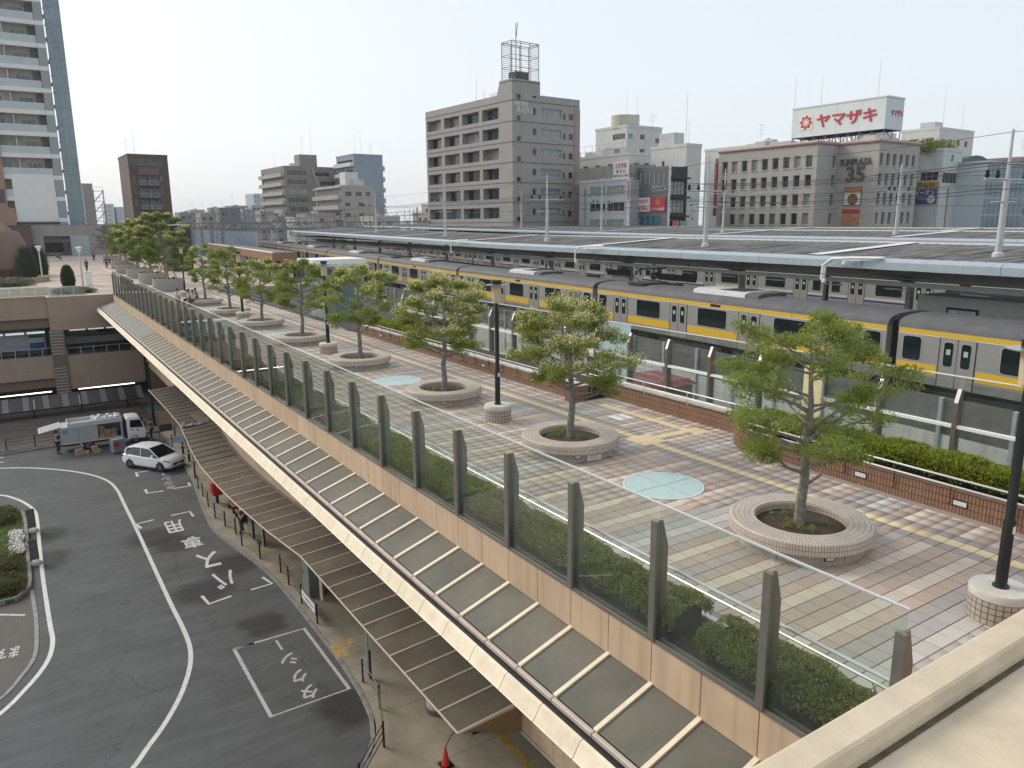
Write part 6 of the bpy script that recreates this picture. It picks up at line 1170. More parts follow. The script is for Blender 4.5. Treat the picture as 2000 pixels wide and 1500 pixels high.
MB().box(-.15, -.02, 3.69, 6.87, 7.6, 9.6).build('karaoke_sign', mat('karaoke_white', (.68, .67, .64), .4), T); text('lettering', 'カラオケ', .6, frame((-.17, 5.28, 9.05), (0, -1, 0), (0, 0, 1)), M_sred, T, 0, 2.4, .02); text('lettering', 'まねきねこ', .75, frame((-.17, 5.28, 8.15), (0, -1, 0), (0, 0, 1)), M_sred, T, 0, 2.8, .03)
MB().box(-.15, -.02, .62, 3.55, 7.6, 9.6).build('drugstore_sign', mat('drug_red', (.50, .02, .03), .4), T); text('lettering', 'くすりの福太郎', .5, frame((-.17, 2.08, 7.95), (0, -1, 0), (0, 0, 1)), M_w2, T, 0, 2.7, .015); MB().lathe([(0, 0), (.5, 0)], 20).xf(frame((-.17, 2.08, 8.9), (0, -1, 0), (0, 0, 1))).build('drugstore_disc', mat('drug_disc', (.42, .16, .08), .5), T)
MB().box(.3, 1.7, -.52, -.45, 5.0, 6.2).build('window_poster', mat('poster_pink', (.5, .12, .14), .5, 0, .4, 3), T); MB().box(1.9, 3.4, -.52, -.45, 5.0, 6.2).build('window_poster', mat('poster_green', (.2, .32, .26), .5, 0, .5, 3), T)
MB().box(.2, 3.4, -.6, -.5, 3.9, 4.5).build('shop_sign', M_w1, T); text('lettering', 'ナビ個別', .35, frame((1.8, -.62, 4.2), (1, 0, 0), (0, 0, 1)), M_dkl, T, 0, 1.8)
T = simple('white_stair_block', 'white block with blank flank and dotted round marks', 89.72, 87.8, 1.93, 3.4, 7.65, 17.5, M_w2, [], [(4.6, 5.2, 1, 1, 15.6, .8, 1, 1, 0), (6.8, 7.1, 1, 1, 15.4, .5, 1, 1, 0)]); roofbox(T, .4, 2.6, 3.0, 6.4, 17.5, 2.4, M_w1, 'water_tank'); antenna(T, 1.5, 1.0, 17.5, 4); antenna(T, .3, 0.5, 17.5, 8.2)
for k, (z, c) in enumerate(((8.6, (.05, .05, .06)), (7.9, (.08, .25, .42)), (7.2, (.45, .25, .25)), (6.6, (.05, .05, .06)), (5.4, (.05, .05, .06)), (4.7, (.1, .3, .45)), (4.0, (.4, .3, .35)))): MB().lathe([(0, 0), (.16, 0)], 12).xf(frame((1.6 + .25 * (k % 2), -.02, z), (1, 0, 0), (0, 0, 1))).build('round_mark', mat('mark%d' % k, c, .5), T)
T = simple('pale_back_block', 'pale block with rooftop plant behind the beige block', 118, 98, 1.93, 22, 12, 19.5, M_w2, [(1, 2.5, 6, 3.4, 18, 1.2, 2, 3, 1)], [(1, 2.5, 3, 3.4, 18, 1.2, 2, 3, 1)])
for k in range(7): roofbox(T, 1 + 2.6 * k, 2.6 + 2.6 * k, 1, 3, 19.5, .8 + .5 * (k % 3), M_ac)
MB().lathe([(1.6, 19.5), (1.6, 21.2), (0, 22.0)], 16, (9, 4, 0)).build('dome_tank', M_curt, T); antenna(T, 4, 2, 19.5, 4.5, True)
T = simple('white_slab_right', 'white slab block with a rooftop tank behind the leafy roof garden', 156.54, 85.12, 1.93, 14.2, 7.6, 23.5, M_w2, [(1, 2.2, 4, 3.2, 21.8, 1.2, 3, 3, 1)], [(1, 2.6, 2, 3.4, 22, 1.2, 3, 3, 1)]); roofbox(T, 2, 5, 2, 5, 23.5, 1.8, M_ac); antenna(T, 3, 1, 23.5, 8); antenna(T, 11, 1, 23.5, 6)
T = simple('grey_school_block', 'pale grey block with language school sign at the right', 123.02, 65.9, 1.93, 6, 3.9, 16.5, M_w1, [(.4, 5.4, 1, 1, 13.3, 1.6, 1, 1, 3), (2.4, 3.0, 1, 1, 11, 7.0, 1, 1, 0), (2.6, 3.3, 1, 1, 16.0, 1.0, 1, 1, 0)], [(.5, 3.3, 1, 1, 13.5, 1.4, 1, 1, 2)])
n = 1500; P = np.stack([rng.uniform(-2, 7, n), rng.uniform(.5, 3.5, n), 16.6 + rng.uniform(0, 1, n) ** .6 * 2.0 * (.55 + .45 * np.sin(np.linspace(0, 30, n)))], 1); Vv, Ff = leaves(P, .5, .5); t = thing('roof_garden_bush', 'leafy green bushes growing on a roof at the right', 'shrub', (123, 66.5, 16.5), R(1.93)); obj('foliage', npmesh('foliage', Vv - np.array([0, 0, 16.5]), Ff, L_tree2), t)
SB = MB().box(-.3, -.1, .3, 3.9, 8.6, 12.0).build('school_sign', mat('school_blue', (.03, .06, .22), .45), T); MB().box(-.32, -.29, .3, 3.9, 10.9, 12.0).build('school_sign_top', mat('school_orange', (.5, .3, .03), .45), T)
text('lettering', '英会話', .85, frame((-.34, 2.1, 11.45), (0, -1, 0), (0, 0, 1)), M_dkl, T, 0, 2.9, .02); text('lettering', 'イーオン', .95, frame((-.34, 2.1, 10.3), (0, -1, 0), (0, 0, 1)), M_w2, T, 0, 3.0, .02); text('lettering', '一般英会話', .35, frame((-.34, 2.6, 9.4), (0, -1, 0), (0, 0, 1)), M_w2, T, 0, 1.9); text('lettering', 'こども英会話', .35, frame((-.34, 2.6, 8.9), (0, -1, 0), (0, 0, 1)), M_sred, T, 0, 1.9); MB().lathe([(0, 0), (.62, 0)], 18).xf(frame((-.33, 1.05, 9.25), (0, -1, 0), (0, 0, 1))).build('floor_disc', M_w2, T); text('lettering', '3F', .6, frame((-.35, 1.05, 9.25), (0, -1, 0), (0, 0, 1)), M_sred, T, 0, .7)
T = simple('red_brick_infill', 'narrow red-brown block below the language school sign', 120.5, 70.5, 1.93, 3, 6, 8.4, mat('redbrown', (.17, .09, .075), .7, 0, .15, 2), [(.4, 2.4, 1, 1, 7.5, 1.2, 3, 2.6, 1)], [(.4, 5, 1, 1, 7.5, 1.2, 3, 2.6, 2)])
T = simple('tan_domed_block', 'tan block with dark green curved roof at the right', 129.49, 66.37, 1.93, 9.5, 8, 14.4, mat('tan_wall', (.28, .22, .15), .7, 0, .08, 1), [(.6, 4.6, 1, 1, 13.8, 1.5, 1, 1, 2), (2, 3.4, 1, 1, 11.8, 8, 1, 1, 1)], [], pp=False); q = MB(); q.extr([(9.5 * (.5 - .5 * math.cos(math.pi * k / 10)), 14.4 + 1.9 * math.sin(math.pi * k / 10)) for k in range(11)], (1, 0, 0), (0, 0, 1), (0, 1, 0), (0, -.3, 0), 8); q.build('curved_roof', mat('green_dark_roof', (.06, .09, .08), .6), T, True)
T = building('blue_glass_block', 'blue glazed curtain-wall block at the right edge', 128.25, 61.6, 1.93); M_bg = mat('blue_glass', (.03, .09, .13), .12, 0, .35, .5, spec=.6, col2=(.07, .15, .20))
fr_ = MB(); 
for r_ in range(9):
    for c in range(8): o = MB().box(c * 1.75 + .07, c * 1.75 + 1.68, 0, .06, 14.6 - 2.6 * (r_ + 1) + .1, 14.6 - 2.6 * r_ - .1).build('glass_pane', M_bg, T)
MB().box(0, 14, .07, 12, -10, 14.7).build('frame_core', mat('curtain_frame', (.42, .48, .50), .5), T); MB().box(-.2, 14.2, -.2, 12, 14.7, 15.0).build('roof_edge', M_lg, T)
for i, (x, y, W_, D, top, c, nm) in enumerate(((175, 78, 14, 10, 18.0, (.33, .27, .24), 'pinkish tiled apartment block far right above the glass block'), (190, 60, 16, 10, 21, (.42, .42, .40), 'pale grey apartment block at the far right edge'))):
    T = simple('apartment_block', nm, x, y, 1.93, W_, D, top, mat('apt_r%d' % i, c, .7, 0, .08, 1), [(1, 2.6, 4, 3.2, top - 1, 1.3, 4, 2.9, 1)], [(1, 2.6, 2, 3.2, top - 1, 1.3, 4, 2.9, 1)]); antenna(T, 3, 1, top, 4, True)
# ---------------------------------------------------------------- left-centre blocks
def balcony_rows(T, face, a0, a1, ztop, n, pitch, m, dep=1.1, h=1.05, off=0.0):
    for k in range(n):
        z = ztop - k * pitch; q = MB()
        if face == 'u': q.box(a0, a1, off - dep, off, z - .15, z); q.box(a0, a1, off - dep, off - dep + .1, z, z + h); q.box(a0, a0 + .1, off - dep, off, z, z + h); q.box(a1 - .1, a1, off - dep, off, z, z + h)
        else: q.box(off - dep, off, a0, a1, z - .15, z); q.box(off - dep, off - dep + .1, a0, a1, z, z + h); q.box(off - dep, off, a0, a0 + .1, z, z + h); q.box(off - dep, off, a1 - .1, a1, z, z + h)
        q.build('balcony', m, T)
s = 1.3; x, y = 59.65 * s, 195.69 * s; M_apt = mat('apt_brown_grey', (.24, .22, .195), .75, 0, .1, .5, streak=.1); M_aptb = mat('apt_balcony', (.34, .34, .31), .7, 0, .1, 1)
top1 = zsc(20.1, s); T = simple('terraced_apartment_block', 'large grey-brown apartment block with slanting bays beyond the tracks', x, y, 1.93, 34, 24, top1, M_apt, [(1, 7.5, 1, 1, top1 - .8, 1.6, 6, 2.92, 5), (10.5, 15.5, 1, 1, top1 - 1.2, 1.4, 1, 2.92, 3), (12.0, 17.5, 1, 1, top1 - 4.1, 1.4, 1, 2.92, 3), (19.0, 24.5, 1, 1, top1 - 1.2, 1.4, 2, 2.92, 3), (13.0, 17, 1, 1, top1 - 7.0, 1.4, 3, 2.92, 2), (26, 32, 1, 1, top1 - 4, 1.4, 4, 2.92, 3)], [(1, 23, 1, 1, top1 - .9, 1.7, 6, 2.92, 12)])
balcony_rows(T, 'v', 0, 24, top1 - 2.8, 6, 2.92, M_aptb)
for x0 in (9.0, 18.0): q = MB(); q.add([(x0, -.4, top1), (x0 + .7, -.4, top1), (x0 + 6.2, -.4, top1 - 16), (x0 + 5.5, -.4, top1 - 16), (x0, 0, top1), (x0 + .7, 0, top1), (x0 + 6.2, 0, top1 - 16), (x0 + 5.5, 0, top1 - 16)], [(0, 1, 2, 3), (0, 3, 7, 4), (1, 5, 6, 2), (4, 5, 1, 0)]); q.build('slanting_fin', mat('fin_pale', (.36, .34, .30), .7), T)
MB().box(6.5, 12.5, 3, 8, top1, zsc(23.6, s)).build('stair_tower', M_apt, T); antenna(T, 8, 4, zsc(23.6, s), 6, True); antenna(T, 11, 4, zsc(23.6, s), 9); antenna(T, 1, 12, top1, 6); roofbox(T, 3.5, 5, 3, 5, top1, 1.6, M_w1)
s = 1.4; x, y = 56.14 * s, 147.74 * s; top2 = zsc(13.3, s); M_ap2 = mat('apt_pale_beige', (.38, .355, .32), .75, 0, .08, .7, streak=.12)
T = simple('small_apartment_block', 'small pale beige apartment block with washing balconies in front', x, y, 1.93, 10, 19.5, top2, M_ap2, [(1.2, 3.0, 2, 3.0, top2 - 1.2, 1.3, 1, 2.8, 1), (7.3, 8.6, 1, 1, top2 - 1.2, 1.2, 1, 2.8, 1), (1.0, 2.5, 2, 4, top2 - 4.2, 1.1, 3, 2.8, 1)], [(1, 18.5, 1, 1, top2 - 1.3, 1.7, 4, 2.8, 9)]); balcony_rows(T, 'v', 0, 19.5, top2 - 3.2, 4, 2.8, M_aptb); MB().box(-.9, 0, 0, 19.5, top2 - .3, top2).build('eaves', M_aptb, T)
MB().box(2.2, 6.0, 2, 6, top2, top2 + 4.2).build('roof_house', M_w2, T); roofbox(T, 4, 7.4, 1.0, 3, top2, 2.2, M_w1); q = MB(); q.tube((2, 1, top2 + 5), (7, 1, top2 + 5), .05, n=4); q.tube((2, 1, top2), (2, 1, top2 + 5), .05, n=4); q.tube((7, 1, top2), (7, 1, top2 + 5), .05, n=4); q.build('washing_frame', M_tgrey, T)
s = 1.15; top3 = zsc(24.7, s); T = simple('blue_grey_slab', 'blue-grey blank slab block rising behind the terraced apartments', 82.55 * s, 206.65 * s, 1.93, 10.1, 14, top3, mat('blue_grey_wall', (.24, .29, .34), .7, 0, .05, .6), [], [(1, 13, 1, 1, top3 - 1.2, 1.7, 5, 3.2, 6)]); balcony_rows(T, 'v', 0, 14, top3 - 3.2, 4, 3.2, M_w2)
for k in range(5): MB().box(10.1, 11.3, 1, 4, top3 - 4.5 - 3.4 * k, top3 - 3.0 - 3.4 * k).build('side_balcony', M_lg, T)
antenna(T, 1, 1, top3, 7); antenna(T, 6.4, 1, top3, 3.5, True); antenna(T, 4.0, 3, top3, 9)
for i, (x, y, W_, D, top, c, lab) in enumerate(((68, 205, 8, 8, 8.5, (.40, .33, .31), 'low pink-grey house among the wires'), (100, 190, 14, 10, 11.0, (.47, .42, .36), 'low cream block right of the blue-grey slab'), (52, 235, 6, 6, 10.5, (.20, .22, .23), 'small dark block with roof aerials left of the terraced flats'), (62, 260, 8, 8, 9.5, (.42, .44, .45), 'pale low block beyond the portals'), (72, 170, 7, 7, 7.4, (.44, .43, .41), 'small white house behind the platform end'), (84, 165, 9, 8, 8.2, (.36, .34, .30), 'beige house beside the red banner'), (96, 150, 10, 8, 7.6, (.3, .31, .3), 'low grey shed left of the office block'), (45, 300, 12, 10, 8.6, (.4, .42, .44), 'distant pale block behind the portals'))):
    T = simple('low_block', lab, x, y, 1.93, W_, D, top, mat('low%d' % i, c, .75, 0, .1, 1), [(.8, 2.0, max(1, int(W_ / 3)), 2.8, top - .8, 1.1, 3, 2.8, 1)], [(.8, 2.0, max(1, int(D / 3)), 2.8, top - .8, 1.1, 3, 2.8, 1)]); antenna(T, 1, 1, top, 3, i % 2 == 0); roofbox(T, 2, 3.5, 1, 3, top, 1, M_ac)
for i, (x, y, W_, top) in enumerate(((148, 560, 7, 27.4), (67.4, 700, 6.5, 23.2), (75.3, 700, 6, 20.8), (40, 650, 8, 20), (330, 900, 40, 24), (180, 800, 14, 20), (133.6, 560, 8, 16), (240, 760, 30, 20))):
    T = simple('distant_tower', ['hazy pale blue tower left of the terraced flats', 'hazy blue tower pair left one beside the brown building', 'hazy blue lower tower beside the brown building', 'hazy tower behind the escape stairs', 'far hazy block behind the right of the station', 'far hazy block behind the blue-grey slab', 'far hazy low tower behind the portals', 'far hazy block behind the office tower'][i], x, y, 1.93, W_, 20, top, mat('far_haze_tint%d' % (i % 2), (.36, .42, .47) if i % 2 == 0 else (.42, .46, .48), .6), [(.6, 1.8, max(1, int((W_ - 1) / 2)), 2, top - 1.5, 1.4, 5, 3.4, 0)], [], pp=False, glass=M_curt)  # distance haze painted into the bluish walls and pale panes
LOWC = [(.30, .31, .33), (.42, .42, .41), (.36, .33, .30), (.24, .26, .28), (.46, .45, .43), (.33, .35, .37)]
for i, (x, y, top, W_, nm) in enumerate(((42.0, 240, 9.3, 4, 'low grey house roof just right of the dark screen wall'), (56.4, 300, 11.1, 5, 'pale low roof behind the left portals'), (45.8, 230, 8.9, 4, 'brownish low house above the noise barrier'), (67.8, 320, 12.3, 5, 'distant grey roof among the portal masts'), (55.8, 250, 9.6, 5, 'light grey low house above the barrier middle'), (70.9, 300, 12.6, 6, 'blue-grey low block left of the hazy tower'), (64.9, 260, 10.5, 5, 'grey low house below the hazy tower'), (86.2, 330, 13.7, 6, 'white low block beside the hazy tower'), (65.0, 240, 9.7, 4, 'tan low house below the terraced flats'), (58.2, 200, 7.9, 4, 'dark low house beside the platform end'), (58.1, 185, 7.4, 5, 'small pale house just left of the platform roof end'))):
    T = simple('low_house', nm, x, y, 1.93, W_, 6, top, mat('lowc%d' % (i % 6), LOWC[i % 6], .75, 0, .15, 1), [(.5, 1.5, max(1, int(W_ / 1.8)), 1.7, top - .6, .9, 3, 2.4, 1)], [(.5, 1.5, 2, 2.4, top - .6, .9, 3, 2.4, 1)]); antenna(T, 1, 1, top, 2.5 + (i % 3), i % 2 == 1); roofbox(T, 1.5, 2.6, 1, 2.5, top, .9, M_ac)
# brown apartment tower
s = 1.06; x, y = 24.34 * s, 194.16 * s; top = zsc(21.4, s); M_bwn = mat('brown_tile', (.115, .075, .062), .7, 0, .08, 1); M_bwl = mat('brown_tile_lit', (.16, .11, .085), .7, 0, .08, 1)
T = simple('brown_apartment_tower', 'slim dark brown apartment tower with white-railed balconies', x, y, 1.93, 8.8, 13.7, top, M_bwn, [(2.0, 6.2, 1, 1, top - 4.6, 1.9, 6, 2.84, 1), (.75, 1.25, 1, 1, top - 4.6, 1.1, 6, 2.84, 0), (6.8, 7.3, 1, 1, top - 4.6, 1.1, 6, 2.84, 0), (.7, 7.6, 1, 1, top - .7, 1.2, 1, 1, 2)], [(1.2, 1.7, 1, 1, top - 2, .6, 1, 1, 0)])
for k in range(6):
    z = top - 6.8 - 2.84 * k; q = MB(); q.box(1.85, 6.35, -1.0, 0, z - .15, z); q.build('balcony_slab', M_bwn, T); q = MB(); [q.box(1.9 + .28 * j, 1.95 + .28 * j, -1.0, -.95, z, z + 1.05) for j in range(16)]; q.box(1.85, 6.35, -1.0, -.93, z + 1.05, z + 1.12); q.build('balcony_railing', M_tgrey, T); MB().box(4.05, 4.12, -.95, 0, z, z + 2.3).build('divider', M_lg, T)
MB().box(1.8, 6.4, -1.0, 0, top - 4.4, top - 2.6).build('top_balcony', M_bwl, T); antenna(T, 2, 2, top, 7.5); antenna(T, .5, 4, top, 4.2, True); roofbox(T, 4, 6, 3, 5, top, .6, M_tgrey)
# ================================================================ LEFT BUILDING
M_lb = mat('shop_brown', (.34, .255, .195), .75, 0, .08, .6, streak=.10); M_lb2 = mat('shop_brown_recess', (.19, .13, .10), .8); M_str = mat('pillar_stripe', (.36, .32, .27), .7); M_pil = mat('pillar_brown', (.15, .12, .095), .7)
LB = thing('shop_building', 'brown shopping building with shop galleries below the far plaza', 'building', (0, 79.1, -10))
zl = lambda z: z + 10
def lbx(name, m, x0, x1, y0, y1, z0, z1): return MB().box(x0, x1, y0 - 0, y1, zl(z0), zl(z1)).build(name, m, LB)
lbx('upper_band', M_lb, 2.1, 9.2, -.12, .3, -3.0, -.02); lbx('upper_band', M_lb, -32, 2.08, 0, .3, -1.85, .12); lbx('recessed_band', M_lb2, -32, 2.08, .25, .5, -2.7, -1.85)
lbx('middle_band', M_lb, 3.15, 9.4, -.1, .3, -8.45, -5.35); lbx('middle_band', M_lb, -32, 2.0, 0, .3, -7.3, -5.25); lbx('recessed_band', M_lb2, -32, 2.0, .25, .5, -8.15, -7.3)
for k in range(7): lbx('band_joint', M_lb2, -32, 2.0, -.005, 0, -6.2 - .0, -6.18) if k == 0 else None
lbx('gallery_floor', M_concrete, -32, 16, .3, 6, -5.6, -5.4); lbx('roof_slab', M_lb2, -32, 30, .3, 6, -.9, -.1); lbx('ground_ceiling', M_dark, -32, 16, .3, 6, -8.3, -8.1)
lbx('gallery_back', mat('gallery_dark', (.035, .033, .03), .6), -32, 16, 2.6, 2.7, -5.4, -.9); lbx('ground_back', mat('arcade_dark', (.045, .04, .035), .7, 0, .4, 1), -32, 16, 5.0, 5.1, -10, -8.3)
# pillar with pale stripes
lbx('pillar', M_pil, 2.0, 3.15, -.18, .5, -10, -3.0)
for z0, n in ((-5.15, 8), (-8.7, 9), (-9.9, 4)):
    for k in range(n):
        if z0 + .28 * k + .12 < -3: lbx('pillar_stripe', M_str, 1.98, 3.0, -.2, -.18, z0 + .28 * k, z0 + .28 * k + .10)
# gallery railings
def rail_run(x0, x1, y, z0, z1, step, pm_, gm_=None, name='gallery_railing'):
    q = MB(); q.box(x0, x1, y, y + .04, zl(z1) - .04, zl(z1)); q.build('top_rail', pm_, LB); x = x0
    while x <= x1 + .01: MB().box(x, x + .05, y, y + .04, zl(z0), zl(z1) - .04).build('baluster', pm_, LB); x += step
    if gm_: MB().box(x0, x1, y + .05, y + .06, zl(z0) + .05, zl(z1) - .05).build('glass_infill', gm_, LB)
rail_run(-8.0, 1.9, .05, -5.25, -4.52, 1.03, M_tgrey, glassmat('gallery_glass', (.45, .5, .5), .8, .05)); rail_run(3.2, 9, .05, -5.35, -4.66, 1.06, M_tgrey, MATS['gallery_glass'])
# shop front with the green fascia
lbx('shop_front', mat('shop_pale', (.30, .31, .33), .4, 0, .15, 1.5), -6, 1.7, 2.2, 2.3, -5.3, -3.0); lbx('green_fascia', mat('shop_green', (.01, .10, .03), .5), -6, 1.75, 1.6, 1.7, -3.1, -2.7)
for k in range(4): lbx('shop_light', mat('tube_light', (.85, .88, .9), .4, emit=.35), -4.5 + k * 1.6, -3.1 + k * 1.6, 1.4, 1.55, -3.32, -3.15)
lbx('green_sign', MATS['shop_green'], .42, 1.6, 2.1, 2.19, -3.8, -3.3); lbx('blue_sign', mat('shop_blue', (.02, .06, .2), .5), .45, 1.55, 2.1, 2.19, -4.75, -4.2); lbx('white_sign', mat('shop_white', (.42, .44, .46), .5), .45, 1.55, 2.1, 2.18, -4.2, -3.8); text('lettering', 'FamilyMart', .22, frame((1.0, 2.08, zl(-4.0)), (1, 0, 0), (0, 0, 1)), mat('fm_blue', (.03, .12, .3), .5), LB, 0, 1.0)
lbx('restaurant_sign', mat('rest_sign', (.07, .055, .02), .5, 0, .3, 3), 3.45, 6.0, 1.6, 1.7, -3.65, -3.25); text('lettering', 'マクドナルド Dining', .26, frame((4.7, 1.58, zl(-3.45)), (1, 0, 0), (0, 0, 1)), mat('rest_letter', (.28, .18, .03), .5), LB, 0, 2.2)
for k in range(3): lbx('shop_light', MATS['tube_light'], 3.6 + k * 1.5, 4.9 + k * 1.5, .5, .62, -3.18, -3.08)
lbx('glass_front', M_glassdark, 3.3, 9, 2.2, 2.25, -5.3, -3.7); lbx('pale_sill', mat('sill_grey', (.2, .22, .23), .5), 3.3, 9, 2.1, 2.19, -4.6, -4.0)
# lit tube strips at street level
M_tube = mat('lit_tube', (1.0, .93, .78), .4, emit=2.2)
lbx('tube_strip', M_tube, 3.7, 8.4, -.06, .02, -8.56, -8.49); lbx('tube_strip', M_tube, -8, 1.6, .3, .38, -8.6, -8.52)
for k, c in enumerate(((.05, .05, .22), (.30, .16, .04), (.25, .22, .2), (.12, .05, .25), (.3, .3, .28))): lbx('shop_display', mat('disp%d' % k, c, .5), 5.0 + .8 * k, 5.6 + .8 * k, 4.6, 4.8, -9.2, -8.6)
# railing above, white mesh panels
ur = thing('roof_railing', 'white mesh railing along the edge of the far plaza', 'railing', (-30, 79.05, 0)); M_mr = mat('mesh_white', (.62, .66, .63), .5)
gmr = glassmat('mesh_panel', (.72, .76, .74), .3, .3, 1.2, .35, (.55, .6, .56))
for k in range(36):
    x = k * .98; z = .12 if x < 32 else 0.0
    MB().box(x, x + .045, 0, .045, z, z + .85).build('post', M_mr, ur); MB().box(x + .05, x + .97, .015, .025, z + .05, z + .80).build('mesh_panel', gmr, ur); MB().box(x, x + .98, -.01, .055, z + .85, z + .90).build('top_rail', M_mr, ur)
# street canopy along the building
sc_ = thing('street_canopy', 'dark striped glass canopy over the far pavement behind the truck', 'canopy', (-12, 74.6, -10)); k = 0; x = 0.0
while x < 20.3:
    w = .95 if k % 2 == 0 else .52; q = MB(); q.add([(x + .02, 0, .92), (x + w - .02, 0, .92), (x + w - .02, 1.5, 1.78), (x + .02, 1.5, 1.78), (x + .02, 0, .88), (x + w - .02, 0, .88), (x + w - .02, 1.5, 1.74), (x + .02, 1.5, 1.74)], [(0, 1, 2, 3), (7, 6, 5, 4), (4, 5, 1, 0), (6, 7, 3, 2)]); q.build('roof_pane', mat('canopy_dark', (.055, .052, .05), .4, .1) if k % 2 == 0 else mat('canopy_pale', (.17, .165, .155), .5), sc_); x += w; k += 1
MB().box(0, 20.4, -.06, .0, .80, .91).build('front_beam', M_black, sc_); MB().box(0, 20.4, 1.5, 1.56, 1.68, 1.77).build('back_beam', M_black, sc_)
for x in (1.6, 5.2, 8.8, 12.0, 15.6, 19.2): MB().tube((x, .3, .13), (x, .3, 1.0), .07).build('post', M_black, sc_)
for x in (8.7, 12.1, 15.5): MB().tube((x, 0, .95), (x, .9, 1.6), .05).build('hinge_arm', M_tgrey, sc_)
# under-deck darkness at the far end
structure(MB().box(9.6, 16, 77.0, 77.2, S, -1.3).build('underpass_wall', M_lb2)); structure(MB().box(-40, 40, 84.2, 84.4, S, -.1).build('podium_wall', M_lb2))
# ---------------------------------------------------------------- far plaza furniture
def topiary(label, x, y, h, r): 
    t = thing('cone_topiary', label, 'topiary', (x, y, 0)); n = 3000; z = rng.uniform(0, 1, n); a = rng.uniform(0, 6.28, n); pr = r * np.where(z < .25, .82 + .72 * z, np.sqrt(np.clip(1 - ((z - .25) / .75) ** 2, 0, 1)) ** .9) * rng.uniform(.93, 1.03, n)
    P = np.stack([np.cos(a) * pr, np.sin(a) * pr, z * h], 1); Vv, Ff = leaves(P, .10, .5, .4, np.stack([np.cos(a), np.sin(a), np.full(n, .3)], 1)); obj('foliage', npmesh('foliage', Vv, Ff, L_dark), t); MB().lathe([(r * .74, 0), (r * .92, h * .25), (r * .8, h * .6), (r * .4, h * .9), (0, h * .97)], 16).build('inner', mat('topiary_inner', (.012, .025, .01), .95), t, True)
topiary('small dark green clipped cone beside the white pillar', 4.65, 92.2, 2.25, .68); topiary('tall dark clipped cone left of the small white lamp', 1.3, 107, 4.0, 1.25); topiary('tall dark clipped cone behind the small white lamp', 2.75, 115.4, 3.95, 1.2)
for i, (x, y) in enumerate(((2.64, 101.4), (6.03, 92.9))):
    t = thing('small_white_lamp', ['white lantern post in front of the tall clipped cones', 'white lantern post beside the white pillar'][i], 'street lamp', (x, y, 0), 0, 'white lantern posts'); MB().tube((0, 0, 0), (0, 0, 3.45), .09, .07).build('pole', M_ac, t); MB().lathe([(.12, 3.45), (.24, 3.85), (.05, 3.9)], 8).build('lantern', M_white, t); MB().lathe([(.34, 3.88), (.30, 4.0), (0, 4.05)], 8).build('cap', M_white, t)
t = thing('white_pillar', 'white square marker pillar on the far plaza', 'pillar', (6.6, 92.5, 0)); MB().bbox(-.28, .28, -.28, .28, 0, 1.4, .03).build('shaft', M_white, t); MB().bbox(-.31, .31, -.31, .31, 1.4, 1.46, .01).build('cap', M_white, t)
bushy('grey_shrub_bed', 'grey-green shrubs behind the white railing at the left', -.6, 98, 0, 2.4, 4.0, .8, 2600, .16, leafmat('grey_leaf', (.10, .13, .09))); bushy('grey_shrub_bed', 'low grey-green shrubs between topiary and bridge', 4.6, 82.6, 0, 1.9, 1.4, .55, 1600, .12, MATS['grey_leaf'])
t = thing('round_seat_wall', 'curved brown seat wall around the left shrub bed', 'wall', (0, 103, 0)); q = MB(); P = arc(0, 0, 3.4, -75, 40, 14); q.prism(P + [(x * .9, y * .9) for x, y in P[::-1]], 0, .6); q.build('wall', M_lb, t)
dm = thing('brown_dome', 'large brown riveted dome at the left edge of the far plaza', 'dome', (-4.9, 118, 0)); M_dome = mat('dome_brown', (.23, .135, .09), .55, .1, .06, .6)
q = MB(); q.lathe([(5.3, 0), (5.9, 1.2), (6.2, 2.6), (6.1, 3.9), (5.5, 5.3), (4.6, 6.5), (3.6, 7.3), (0, 7.9)], 32); q.build('shell', M_dome, dm, True)
for k in range(16):
    a = k * math.pi / 8 + .1; MB().path([(r_ * math.cos(a), r_ * math.sin(a), z) for r_, z in ((5.35, 0), (5.95, 1.2), (6.25, 2.6), (6.15, 3.9), (5.55, 5.3), (4.65, 6.5), (3.65, 7.3))], .07, 4).build('rib', M_lb, dm)
q = MB(); q.lathe([(6.6, 1.0), (6.75, 2.6), (6.6, 4.2), (6.0, 5.6), (5.9, 5.5), (6.45, 4.2), (6.6, 2.6), (6.45, 1.0)], 32); q.build('outer_band', M_lb2, dm, True)
